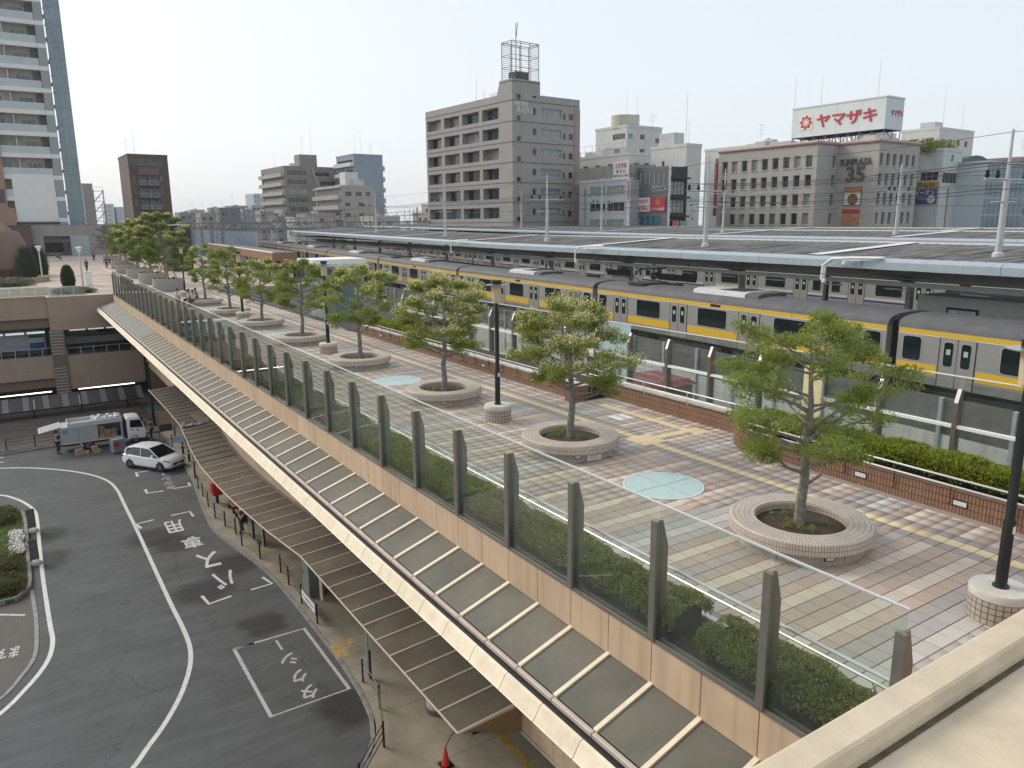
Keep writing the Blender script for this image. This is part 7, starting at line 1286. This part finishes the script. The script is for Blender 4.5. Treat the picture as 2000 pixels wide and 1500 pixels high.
# big pots with staked trees
M_pot = mat('grey_pot', (.33, .31, .28), .75, 0, .12, 3, stretch=(.4, .4, 6)); M_stake = mat('stake_wood', (.50, .30, .12), .7)
PT = [(12.3, 79.6, 2.75, 7.5), (12.5, 90.6, 2.7, 7.2), (12.6, 101.5, 2.5, 6.9), (12.6, 112.5, 2.3, 6.6), (13.4, 126, 2.2, 6.2), (13.8, 142, 2.2, 6.4)]
for i, (x, y, sp, top) in enumerate(PT):
    t = thing('tree_pot', '%s large grey ribbed tree pot beyond the bridge' % ORD[i], 'planter', (x, y, 0), 0, 'large grey tree pots'); MB().lathe([(1.30, 0), (1.36, .1), (1.36, 1.15), (1.28, 1.18), (1.2, 1.0)], 36).build('pot', M_pot, t, True); MB().lathe([(0, 1.05), (1.25, 1.0)], 24).build('soil', M_soil, t)
    for z in (.3, .55, .8): MB().lathe([(1.362, z), (1.375, z + .02), (1.362, z + .04)], 36).build('groove', M_concrete, t)
    make_tree('staked_tree', '%s tall staked tree in the row of grey pots' % ORD[i], (x, y, 1.0), 'staked trees in grey pots', L_tree2 if i < 4 else leafmat('sparse_grey_leaf', (.085, .10, .075)), seed=200 + i, top=top - 1.0, spread=sp * 1.0, base=.0, bloom=.35 if i in (0, 1, 2) else 0, nl=24000 if i < 3 else (9000 if i == 3 else 2600), leaf=.20, trunk_r=.16, zlow=1.35, lean=(-.3, .2), pads=30)
    st_ = thing('tree_stakes', 'tan timber stakes bracing the %s potted tree' % ORD[i], 'stakes', (x, y, 1.05), 0, 'timber tree stakes')
    for a in (20, 140, 260): MB().tube((1.0 * math.cos(R(a)), 1.0 * math.sin(R(a)), 0), (.12 * math.cos(R(a)), .12 * math.sin(R(a)), 2.0), .05, n=6).build('stake', M_stake, st_); MB().lathe([(.1, 0), (.1, .22), (0, .23)], 8, (1.1 * math.cos(R(a + 30)), 1.1 * math.sin(R(a + 30)), 0)).build('spotlight', M_black, st_)
# far entrance building and condominium tower
FB = thing('entrance_building', 'low grey stone entrance building with a square portal at the plaza end', 'building', (1, 165, .85)); M_gst = mat('grey_stone', (.27, .25, .24), .7, 0, .08, .4)
facade(FB, 'u', -20, 16, 0, 5.55, [(4.3, 8.5, 0, 3.5)], M_gst, 2.5); MB().box(-20, 16, 0, 14, 5.5, 5.6).build('roof', M_gst, FB); MB().box(4.3, 8.5, 6, 6.2, 0, 3.5).build('portal_back', mat('portal_dark', (.06, .06, .058), .5, 0, .3, .6), FB); MB().box(8.6, 11.6, -.08, -.02, 0, 3.6).build('glass_bay', mat('pale_bay_glass', (.30, .37, .36), .2, 0, .1, .4), FB); MB().box(-3, 2.6, -1.5, -.02, 0, 5.5).build('dark_wing', mat('dark_wing', (.10, .06, .055), .7), FB)
for k in range(8): MB().box(-4 + 2.6 * k, -3.96 + 2.6 * k, -.02, 0, 3.6, 5.5).build('stone_joint', M_metro2, FB)
CT = thing('condominium_tower', 'tall condominium tower with white balconies and glass lift shaft at the left', 'building', (10.2, 172, -10)); M_tw = mat('tower_white', (.66, .67, .65), .6, 0, .05, .5); M_tg = mat('tower_grey', (.27, .31, .32), .6, 0, .05, .5); M_tp = mat('tower_panel', (.42, .48, .49), .35, 0, .08, .5); M_tbr = mat('tower_brown', (.30, .19, .14), .7, 0, .06, .4); M_twall = mat('tower_recess', (.42, .41, .38), .7)
FP = 3.87; zt0 = 46.2 + 10 - 4 * 0
for k in range(-2, 13):
    z = 46.4 + 10 - FP * k
    MB().box(-10, -1.7, -1.6, 0, z - .75, z).build('balcony_slab', M_tw, CT); MB().box(-10, -1.75, -1.58, -1.5, z, z + 1.15).build('balcony_panel', M_tp, CT); MB().box(-10, -1.75, -1.6, -1.48, z + 1.15, z + 1.25).build('hand_rail', M_tw, CT); MB().box(-1.7, -.25, -1.7, 0, z - .75, z).build('pier_band', M_tw, CT)
    if k < 9:
        for a, b, mu in ((-9.6, -8.2, 1), (-5.6, -3.3, 2)): window(CT, 'u', a, b, z + .05, z + 2.3, -.05, 0, glass=mat('tower_window', (.10, .13, .15), .15, 0, .5, .3, spec=.7), mull=mu)
        MB().box(-6.9, -6.8, -1.5, 0, z, z + 2.9).build('divider', M_tw, CT); MB().box(-2.9, -1.8, -.3, 0, z, z + 2.9).build('dark_corner', M_metro2, CT)
MB().box(-10, -.3, 0, 18, 0, 70).build('core_wall', M_twall, CT); MB().box(-1.68, -.27, -1.66, 0, 0, 70).build('pier', M_tg, CT); MB().box(-24, -9.6, -1.9, 16, 0, 38).build('brown_wing', M_tbr, CT); MB().box(-24, -8.6, -2.2, 16, 0, 19.5).build('lower_brown_wing', M_tbr, CT)
for k in range(5): MB().box(-12.5, -9.9, -1.95, -1.9, 36 - 6.6 * k - 2.4, 36 - 6.6 * k).build('wing_window', M_glassdark, CT)
MB().box(-8.5, -1.75, -1.7, -.1, 17.2, 25.6).build('blank_panel', M_tw, CT)
for k in range(24): MB().box(.1, 2.55, -1.2, 1.2, 70 - 2.95 * (k + 1) + .1, 70 - 2.95 * k).build('shaft_glass', mat('shaft_glass', (.16, .24, .27), .15, .1, .2, .4, spec=.8), CT); MB().box(.0, 2.65, -1.3, 1.3, 70 - 2.95 * (k + 1), 70 - 2.95 * (k + 1) + .1).build('shaft_ring', M_tg, CT)
for x in (.0, .85, 1.7, 2.5): MB().box(x, x + .12, -1.34, -1.22, 0, 70).build('shaft_mullion', M_tg, CT)
for k in range(18): MB().box(-.25, .05, -.6, .6, 69 - 3.9 * k, 69.5 - 3.9 * k).build('link_bridge', M_tw, CT)
T = simple('pale_annex', 'pale annex block behind the glass shaft with outside stairs', 17.4, 230, 1.93, 2.4, 8, 16.4, mat('annex_pale', (.36, .34, .33), .7), [], [])
st_ = thing('fire_escape', 'steel zigzag fire escape beside the pale annex', 'stairs', (19.9, 230.2, -10)); q = MB()
for x in (0, 2.3):
    for y in (0, 1.6): q.tube((x, y, 0), (x, y, 25.5), .08, n=4)
for k in range(9): z = 25 - 2.6 * k; q.box(0, 2.3, 0, 1.6, z, z + .08); q.tube((0, 0, z - 2.6), (2.3, 0, z), .12, n=4); q.tube((0, 0, z + 1), (2.3, 0, z + 1), .05, n=4)
q.build('frame', M_cage, st_)
# ================================================================ VEHICLES
M_cw = mat('car_white', (.80, .81, .81), .22, .0, spec=.6); M_tyre = mat('tyre', (.012, .012, .013), .8); M_rim2 = mat('wheel_rim', (.25, .26, .27), .3, .7); M_cg = mat('car_glass', (.01, .012, .014), .06, 0, spec=.9)
def wheel(T, x, y, r, w, side):
    o = MB().lathe([(r * .62, -w / 2), (r * .93, -w / 2), (r, -w * .35), (r, w * .35), (r * .93, w / 2), (r * .62, w / 2)], 24).xf(Matrix.Rotation(math.pi / 2, 4, 'X')).build('wheel', M_tyre, T, True, loc=(x, y, r)); q = MB(); q.lathe([(0, .0), (r * .64, .0)], 20, (0, 0, -side * w * .40))
    for k in range(5): a = k * 2 * math.pi / 5; q.cbox((r * .32 * math.cos(a), r * .32 * math.sin(a), -side * w * .46), (r * .6, r * .16, .03), a)
    q.xf(Matrix.Rotation(math.pi / 2, 4, 'X')); q.build('rim', M_rim2, o)
def loft(sections, name, m, T, smooth_=True, closed=True):
    n = len(sections[0]); mb = MB(); P = [p for s_ in sections for p in s_]; F = [(i * n + j, i * n + (j + 1) % n, (i + 1) * n + (j + 1) % n, (i + 1) * n + j) for i in range(len(sections) - 1) for j in range(n)]; F += [tuple(range(n))[::-1], tuple(range((len(sections) - 1) * n, len(sections) * n))]
    mb.add(P, F); return mb.build(name, m, T, smooth_)
car = thing('white_car', 'white compact crossover car parked at the taxi bay', 'car', (6.53, 55.1, -10), math.atan2(-2.11, 1.53))
def cs(x, zb, zt, hw, k=.14): return [(x, -hw + k, zb), (x, hw - k, zb), (x, hw, zb + .12), (x, hw + .01, (zb + zt) / 2), (x, hw - .03, zt - .1), (x, hw - .16, zt), (x, -hw + .16, zt), (x, -hw + .03, zt - .1), (x, -hw - .01, (zb + zt) / 2), (x, -hw, zb + .12)]
loft([cs(-2.13, .38, .80, .66), cs(-2.05, .26, .98, .78), cs(-1.7, .20, 1.02, .86), cs(-1.0, .19, 1.0, .88), cs(0, .18, .97, .885), cs(.75, .18, .97, .885), cs(1.2, .19, .96, .87), cs(1.7, .2, .86, .84), cs(2.0, .24, .74, .76), cs(2.13, .34, .62, .62)], 'body', M_cw, car)
def gs(x, z0, z1, w0, w1): return [(x, -w0, z0), (x, w0, z0), (x, w1, z1), (x, w1 * .8, z1 + .03), (x, -w1 * .8, z1 + .03), (x, -w1, z1)]
loft([gs(-2.0, .95, 1.0, .72, .7), gs(-1.62, .97, 1.38, .80, .62), gs(-1.0, .97, 1.50, .82, .64), gs(-.2, .96, 1.52, .83, .65), (gs(.35, .95, 1.45, .83, .63)), gs(.8, .94, 1.2, .82, .70), gs(1.22, .93, .96, .80, .78)], 'cabin_glass', M_cg, car)
loft([gs(-1.95, 1.10, 1.14, .62, .58), gs(-1.62, 1.36, 1.41, .66, .62), gs(-1.0, 1.47, 1.53, .68, .65), gs(-.2, 1.49, 1.55, .69, .66), gs(.30, 1.43, 1.48, .67, .63)], 'roof_panel', M_cw, car)
for s_ in (-1, 1):
    q = MB(); q.path([(.35, s_ * .655, 1.46), (.8, s_ * .74, 1.2), (1.22, s_ * .80, .95)], .035, 5); q.build('pillar', M_cw, car); q = MB(); q.path([(-1.55, s_ * .68, 1.40), (-1.75, s_ * .74, 1.15), (-1.6, s_ * .82, .98)], .07, 5); q.build('pillar', M_cw, car); q = MB(); q.path([(-.35, s_ * .67, 1.5), (-.32, s_ * .835, .97)], .03, 5); q.build('pillar', M_cw, car)
    q = MB(); q.bbox(.72, .9, s_ * .92 - .09, s_ * .92 + .09, .98, 1.12, .03); q.build('mirror', M_cw, car)
    q = MB(); q.add([(1.62, s_ * .845, .74), (2.04, s_ * .70, .64), (2.06, s_ * .66, .72), (1.66, s_ * .80, .84)], [(0, 1, 2, 3)]); q.build('headlight', M_cg, car); q = MB(); q.bbox(-2.13, -1.95, s_ * .72 - .08, s_ * .72 + .08, .78, .92, .02); q.build('tail_light', mat('tail_red', (.18, .01, .01), .3), car)
    for x in (-1.27, 1.33):
        MB().lathe([(.0, 0), (.385, .0), (.385, .04)], 20).xf(Matrix.Translation((x, s_ * .872 - (.04 if s_ > 0 else 0), .32)) @ Matrix.Rotation(-math.pi / 2, 4, 'X')).build('wheel_arch', M_dark, car); wheel(car, x, s_ * .80, .325, .22, s_)
    for x in (-.35, .55): MB().box(x - .09, x + .09, s_ * .895 - .012, s_ * .895 + .012, .80, .83).build('door_handle', M_cw, car)
MB().bbox(1.98, 2.14, -.5, .5, .42, .60, .02).build('grille', M_black, car); MB().box(2.13, 2.15, -.16, .16, .40, .50).build('number_plate', M_white, car); MB().bbox(-1.7, 1.75, -.9, .9, .16, .24, .02).build('sill_trim', M_black, car)
# ---------------------------------------------------------------- delivery truck
trk = thing('delivery_truck', 'silver box truck with raised tail flap being unloaded under the canopy', 'truck', (1.3, 62.9, -10)); M_box = mat('truck_silver', (.36, .37, .38), .45, .2, .05, 1.2); M_boxe = mat('truck_edge', (.5, .51, .52), .4, .2)
facade(trk, 'u', .15, 4.15, .72, 1.92, [(2.5, 4.0, .78, 1.85)], M_box, .1, -.9, 'side_wall'); MB().box(.15, 4.15, -.8, .9, .62, .72).build('bed', M_black, trk); MB().box(.15, 4.15, .85, .9, .72, 1.92).build('far_wall', M_box, trk); MB().box(4.1, 4.15, -.88, .85, .72, 1.92).build('front_wall', M_box, trk); MB().box(.15, 2.5, -.85, .85, .73, 1.9).build('cargo_hold', M_box, trk)
MB().box(.12, 4.18, -.93, .93, 1.86, 1.93).build('roof_deck', M_boxe, trk); MB().box(.13, 4.17, -.925, -.9, .66, .74).build('lower_edge', M_boxe, trk); MB().box(1.22, 1.24, -.905, -.9, .75, 1.85).build('door_seam', M_black, trk)
bin_ = MB(); bin_.box(.6, 4.15, -.92, -.86, 1.93, 2.18); bin_.box(.6, 4.15, .86, .92, 1.93, 2.18); bin_.box(.6, .66, -.86, .86, 1.93, 2.18); bin_.box(4.09, 4.15, -.86, .86, 1.93, 2.18); bin_.build('roof_bin', M_boxe, trk)
fl_ = MB(); 
for k in range(9): fl_.add([(.15 - .15 * k, -.85, 2.0 - .03 * k), (.15 - .15 * k, .85, 2.0 - .03 * k), (.03 - .15 * k, .85, 1.98 - .03 * k), (.03 - .15 * k, -.85, 1.98 - .03 * k)], [(0, 1, 2, 3)])
for s_ in (-.85, .85): fl_.path([(.2, s_, 2.0), (-1.2, s_, 1.72)], .035, 5)
fl_.path([(-1.2, -.85, 1.72), (-1.2, .85, 1.72)], .035, 5); fl_.build('tail_flap', M_boxe, trk)
def cabs(x, z0, z1, hw): return [(x, -hw, z0), (x, hw, z0), (x, hw, z1 - .1), (x, hw - .1, z1), (x, -hw + .1, z1), (x, -hw, z1 - .1)]
loft([cabs(4.42, .45, 1.98, .84), cabs(4.5, .42, 2.05, .86), cabs(5.15, .42, 2.05, .86), cabs(5.35, .42, 1.95, .86), cabs(5.62, .42, 1.35, .86), cabs(5.68, .42, 1.2, .84), cabs(5.70, .45, .9, .82)], 'cab', M_cw, trk); MB().box(4.2, 4.42, -.8, .8, .6, 1.9).build('cab_gap', M_dark, trk)
for s_ in (-1, 1): q = MB(); q.add([(4.62, s_ * .866, 1.28), (5.55, s_ * .866, 1.20), (5.35, s_ * .866, 1.82), (4.68, s_ * .866, 1.86)], [(0, 1, 2, 3)]); q.build('side_window', M_cg, trk); MB().box(5.62, 5.72, s_ * 1.0 - .06, s_ * 1.0 + .06, 1.2, 1.6).build('mirror', M_black, trk); MB().box(4.66, 4.86, s_ * .87 - .008, s_ * .87 + .008, 1.08, 1.13).build('door_handle', M_black, trk)
q = MB(); q.add([(5.37, -.76, 1.92), (5.37, .76, 1.92), (5.64, .78, 1.3), (5.64, -.78, 1.3)], [(0, 1, 2, 3)]); q.xf(Matrix.Translation((.015, 0, .01))); q.build('windscreen', M_cg, trk); MB().bbox(5.6, 5.76, -.84, .84, .3, .52, .02).build('bumper', M_black, trk); MB().box(.15, 5.4, -.35, .35, .38, .6).build('chassis', M_black, trk)
for x in (1.82, 4.95):
    for s_ in (-1, 1): wheel(trk, x, s_ * .76, .36, .2, s_)
MB().add([(1.2, -.9, .62), (1.35, -.9, .62), (1.5, -.9, .4), (1.42, -.9, .4)], [(0, 1, 2, 3)]).build('mud_guard', M_boxe, trk); MB().box(.25, .55, -.906, -.9, 1.45, 1.72).build('blue_emblem', mat('emblem_blue', (.04, .28, .42), .5), trk); MB().box(5.05, 5.2, -.868, -.862, .98, 1.1).build('blue_mark', MATS['emblem_blue'], trk)
M_card = mat('cardboard', (.36, .24, .13), .8, 0, .15, 3); M_tape = mat('box_tape', (.45, .34, .2), .5)
bg_ = thing('rubbish_bags', 'heap of white plastic bags in the bin on the truck roof', 'bags', (4.3, 62.9, -8.06))
for k in range(22): r_ = rng.uniform(.14, .24); MB().lathe([(0, -.5), (.8, -.45), (1, -.1), (.75, .35), (.2, .6), (.12, .8)], 9).xf(Matrix.Translation((rng.uniform(-.75, 1.0), rng.uniform(-.6, .6), rng.uniform(.12, .32))) @ Matrix.Rotation(rng.uniform(0, 6), 4, 'Z') @ Matrix.Rotation(rng.uniform(-.6, .6), 4, 'X') @ Matrix.Diagonal((r_, r_ * .8, r_ * .7, 1))).build('bag', mat('white_bag', (.6, .62, .64), .3, 0, .15, 5, .6, 9), bg_, False)
def carton(label, x, y, z, a, s_): t = thing('cardboard_box', label, 'box', (x, y, z), a, 'cardboard boxes'); MB().bbox(-s_[0] / 2, s_[0] / 2, -s_[1] / 2, s_[1] / 2, 0, s_[2], .008).build('carton', M_card, t); MB().box(-s_[0] / 2 + .01, s_[0] / 2 - .01, -.03, .03, s_[2], s_[2] + .003).build('tape', M_tape, t)
carton('largest cardboard box on the road, left of the small one', 2.4, 61.1, -10, .2, (.5, .4, .42)); carton('small cardboard box on the road between larger ones', 2.85, 61.1, -10, -.2, (.38, .3, .24)); carton('cardboard box on the road at the bottom of the pair by the wheel', 3.5, 60.9, -10, .1, (.48, .38, .3)); carton('cardboard box stacked on top of another by the truck wheel', 3.4, 60.95, -9.7, .3, (.36, .3, .24))
for i in range(7): carton(['left', 'middle', 'right'][i % 3] + ' cardboard box in the ' + ['bottom', 'second', 'top'][i // 3] + ' layer inside the open truck side', 4.05 + .4 * (i % 3), 62.25 + .1 * (i % 2), -9.26 + .32 * (i // 3), .1 * i, (.36, .32, .3))
ct_ = thing('roll_cage', 'roll cage trolley with blue-grey crates beside the truck', 'trolley', (4.85, 60.3, -10), .25)
for k in range(4): MB().bbox(-.42, .42, -.3, .3, .16 + .22 * k, .36 + .22 * k, .02).build('crate', mat('crate_bluegrey', (.20, .23, .28), .6, 0, .2, 4), ct_)
MB().box(-.46, .46, -.34, .34, .1, .14).build('deck', M_tgrey, ct_); MB().box(-.40, .0, -.31, -.302, .5, .85).build('red_label', mat('label_red', (.4, .02, .03), .5), ct_)
for x in (-.44, .44):
    for y in (-.32, .32): MB().tube((x, y, .1), (x, y, 1.15), .015, n=5).build('upright', M_tgrey, ct_); MB().lathe([(0, -.02), (.06, -.02), (.06, .02), (0, .02)], 10).xf(Matrix.Translation((x * .9, y * .9, .06)) @ Matrix.Rotation(math.pi / 2, 4, 'X')).build('castor', M_tyre, ct_)
# ================================================================ PEOPLE
M_skin = mat('skin', (.42, .26, .18), .6); M_hair = mat('hair', (.015, .012, .011), .6)
def skin_mesh(V_, E_, rad, m, root=0):
    me = bpy.data.meshes.new('sk'); me.from_pydata(V_, E_, []); o = bpy.data.objects.new('sk', me); COL.objects.link(o); o.modifiers.new('s', 'SKIN')
    for i, r_ in enumerate(rad): me.skin_vertices[0].data[i].radius = (r_, r_) if not isinstance(r_, tuple) else r_
    me.skin_vertices[0].data[root].use_root = True; o.modifiers.new('d', 'SUBSURF').levels = 1; dg = bpy.context.evaluated_depsgraph_get(); dg.update(); out = bpy.data.meshes.new_from_object(o.evaluated_get(dg)); bpy.data.objects.remove(o); bpy.data.meshes.remove(me)
    out.materials.clear(); out.materials.append(m); out.polygons.foreach_set('use_smooth', [True] * len(out.polygons)); return out
def person(label, x, y, z, rz, pose, top, bottom, h=1.65, bag=None, group=None, hairlong=False, cap=None, shoes=(.03, .03, .03), arms=0.0):
    """pose: stand / walk / sit / bend; local +y is the way the person faces"""
    T = thing('person', label, 'person', (x, y, z), rz, group); k = h / 1.65
    hip = .88 if pose != 'sit' else .50; lean = {'stand': .02, 'walk': .05, 'sit': .10, 'bend': .45}[pose]; up = lambda d: (lean * d, math.sqrt(max(.05, 1 - lean * lean)) * d)
    def at(xx, d, dy=0): a, b = up(d); return (xx * k, (a + dy) * k, (hip + b) * k)
    pel, ch, sh, nk, hd, tp = at(0, 0), at(0, .25), at(0, .47), at(0, .56), at(0, .66), at(0, .76)
    V_ = [pel, ch, sh, nk, hd, tp]; E_ = [(0, 1), (1, 2), (2, 3), (3, 4), (4, 5)]; rad = [.13, .125, .115, .05, .085, .07]; arm_idx = []; leg_idx = []
    for s_ in (-1, 1):
        st = .22 * s_ if pose == 'walk' else 0; b = len(V_); V_ += [at(s_ * .17, .46), at(s_ * .22, .20, -.03 - st * .4 + arms * .2), at(s_ * .19, .02 + arms * .15, .10 - st + arms * .3)]; E_ += [(2, b), (b, b + 1), (b + 1, b + 2)]; rad += [.055, .042, .03]; arm_idx.append(b)
        w = Vector(V_[b + 2])
        for f in range(4): q = w + Vector(((f - 1.5) * .018, .03, -.085 + .008 * abs(f - 1.3))) * k; V_.append(tuple(q)); E_.append((b + 2, len(V_) - 1)); rad.append(.010)
        q = w + Vector((-s_ * .045, .035, -.04)) * k; V_.append(tuple(q)); E_.append((b + 2, len(V_) - 1)); rad.append(.011)
        b = len(V_)
        if pose == 'sit': V_ += [(s_ * .10 * k, .02 * k, hip * k), (s_ * .11 * k, .42 * k, .49 * k), (s_ * .11 * k, .44 * k, .08 * k), (s_ * .12 * k, .60 * k, .03 * k)]
        else: V_ += [(s_ * .09 * k, 0, (hip - .04) * k), (s_ * .10 * k, (.05 + st * .8) * k, .47 * k), (s_ * .10 * k, (st * 1.2 - .02 - (.06 if st < 0 else 0)) * k, .08 * k), (s_ * .11 * k, (st * 1.2 + .13) * k, .035 * k)]
        E_ += [(0, b), (b, b + 1), (b + 1, b + 2), (b + 2, b + 3)]; rad += [.085, .06, .042, .035]; leg_idx.append(b)
    rad = [r_ * k for r_ in rad]; obj('body', skin_mesh(V_, E_, rad, M_skin), T)
    # clothing over the body
    SV = [V_[0], V_[1], V_[2]]; SE = [(0, 1), (1, 2)]; SR = [(.155 * k, .125 * k), (.15 * k, .125 * k), (.13 * k, .11 * k)]
    for b in arm_idx: i = len(SV); SV += [V_[b], tuple(Vector(V_[b]).lerp(Vector(V_[b + 1]), .75))]; SE += [(2, i), (i, i + 1)]; SR += [(.075 * k, .075 * k), (.062 * k, .062 * k)]
    obj('shirt', skin_mesh(SV, SE, SR, mat('cloth_%s' % '_'.join('%02d' % int(c * 99) for c in top), top, .85, 0, .12, 20)), T)
    PV = [tuple(Vector(V_[0]) + Vector((0, 0, .02))), ]; PE = []; PR = [(.15 * k, .13 * k)]
    for b in leg_idx: i = len(PV); PV += [V_[b], V_[b + 1], tuple(Vector(V_[b + 1]).lerp(Vector(V_[b + 2]), .9))]; PE += [(0, i), (i, i + 1), (i + 1, i + 2)]; PR += [(.105 * k, .105 * k), (.078 * k, .078 * k), (.058 * k, .058 * k)]
    obj('trousers', skin_mesh(PV, PE, PR, mat('cloth_%s' % '_'.join('%02d' % int(c * 99) for c in bottom), bottom, .85, 0, .12, 20)), T)
    hc = Vector(hd).lerp(Vector(tp), .55); q = MB(); q.lathe([(.0, .098), (.06, .085), (.098, .03), (.10, -.03), (.09, -.075 if not hairlong else -.2), (.05, -.08 if not hairlong else -.22)], 14); q.xf(Matrix.Translation(hc + Vector((0, -.018 * k, .012 * k))) @ Matrix.Diagonal((k, k, k, 1))); q.build('hair', M_hair if not cap else mat('cap_cloth', cap, .8), T, True)
    f = MB(); f.lathe([(0, .012), (.012, 0), (0, -.02)], 6, tuple(Vector(hd) + Vector((0, .098 * k, .02 * k)))); f.build('nose', M_skin, T)
    for s_ in (-1, 1): MB().lathe([(0, .008), (.010, 0), (0, -.008)], 6, tuple(Vector(hd) + Vector((s_ * .032 * k, .083 * k, .035 * k)))).build('eye', M_black, T); MB().lathe([(0, .03), (.015, 0), (0, -.03)], 6, tuple(Vector(hd) + Vector((s_ * .09 * k, 0, .02 * k)))).build('ear', M_skin, T)
    MB().cbox(tuple(Vector(hd) + Vector((0, .088 * k, -.03 * k))), (.04, .01, .008)).build('mouth', mat('lips', (.3, .12, .1), .6), T)
    for b in leg_idx: a, c = Vector(V_[b + 2]), Vector(V_[b + 3]); q = MB(); q.path([a + Vector((0, -.05, -.045)), a + Vector((0, 0, -.03)), c + Vector((0, .02, -.0))], [.045 * k, .05 * k, .035 * k], 7); q.build('shoe', mat('shoe_%d' % int(shoes[0] * 99), shoes, .6), T, True)
    if bag: q = MB(); q.bbox(-.15, .15, -.27, -.12, hip + .12, hip + .52, .03); q.build('rucksack', mat('bag_%d' % int(bag[2] * 99), bag, .7), T)
    return T
WH = (.60, .62, .64); BK = (.02, .02, .022); NV = (.025, .03, .05)
person('standing youth in white shirt and dark shorts seen through the glass fence', 9.94, 60.6, 0, R(-60), 'stand', WH, BK, 1.6)
gp_ = 'youths gathered at the far round planter'
a5 = [(150, 'seated youth in black top at the left of the group', BK, None), (178, 'seated youth in white shirt, second from the left of the group', WH, None), (215, 'seated youth in white shirt carrying a dark rucksack', WH, (.03, .04, .06)), (112, 'seated youth in white shirt leaning toward the others at the right of the group', WH, None)]
for a, lb, c, bg2 in a5: px_, py_ = PX + 1.18 * math.cos(R(a)), PY[7] + 1.18 * math.sin(R(a)); person(lb, px_, py_, -.02, R(a - 90), 'sit', c, BK, 1.62, bg2, gp_)
person('walker in dark clothes with a rucksack near the white pillar', 8.5, 120.5, 0, R(10), 'walk', BK, NV, 1.65, (.05, .05, .05)); person('person in dark clothes standing by the grey tree pots', 11.65, 127.8, 0, R(170), 'stand', BK, BK, 1.68); person('small child in pale pink beside the person at the tree pots', 12.2, 126.5, 0, R(120), 'stand', (.5, .3, .28), (.2, .2, .2), 1.0); person('person in black standing before the entrance glass bay', 11.6, 147, .38, R(0), 'stand', BK, BK, 1.7); person('person in black crouching near the entrance portal', 6.6, 152, .5, R(-60), 'sit', BK, BK, 1.65); person('person in dark jacket bending beside the second tree pot row', 12.9, 136, .13, R(80), 'bend', NV, BK, 1.65)
person('delivery worker in navy behind the truck tail', 1.15, 62.3, -10, R(-60), 'stand', NV, NV, 1.7, arms=.8); person('worker in dark clothes at the nose of the truck', 7.35, 62.0, -9.9, R(80), 'stand', BK, BK, 1.68); person('person in dark clothes and pale hat waiting at the bus stop sign', 8.55, 39.6, -9.87, R(100), 'stand', (.05, .05, .05), BK, 1.6, cap=(.45, .4, .2))
# ================================================================ HAZE
hzb = MB(); hzb.box(-2700, 2700, -2700, 4700, -11.1, 82)
hm = bpy.data.materials.new('thin_haze'); hm.use_nodes = True; hn = hm.node_tree.nodes; hn.clear()
pv_ = hn.new('ShaderNodeVolumePrincipled'); pv_.inputs['Color'].default_value = (.86, .90, .95, 1); pv_.inputs['Density'].default_value = 0.00016; pv_.inputs['Anisotropy'].default_value = 0.2
ho = hn.new('ShaderNodeOutputMaterial'); hm.node_tree.links.new(pv_.outputs[0], ho.inputs['Volume'])
hob = hzb.build('haze', hm); hob['kind'] = 'stuff'; hob['label'] = 'thin pale summer haze over the town'; hob['category'] = 'haze'
SC.cycles.volume_bounces = 1
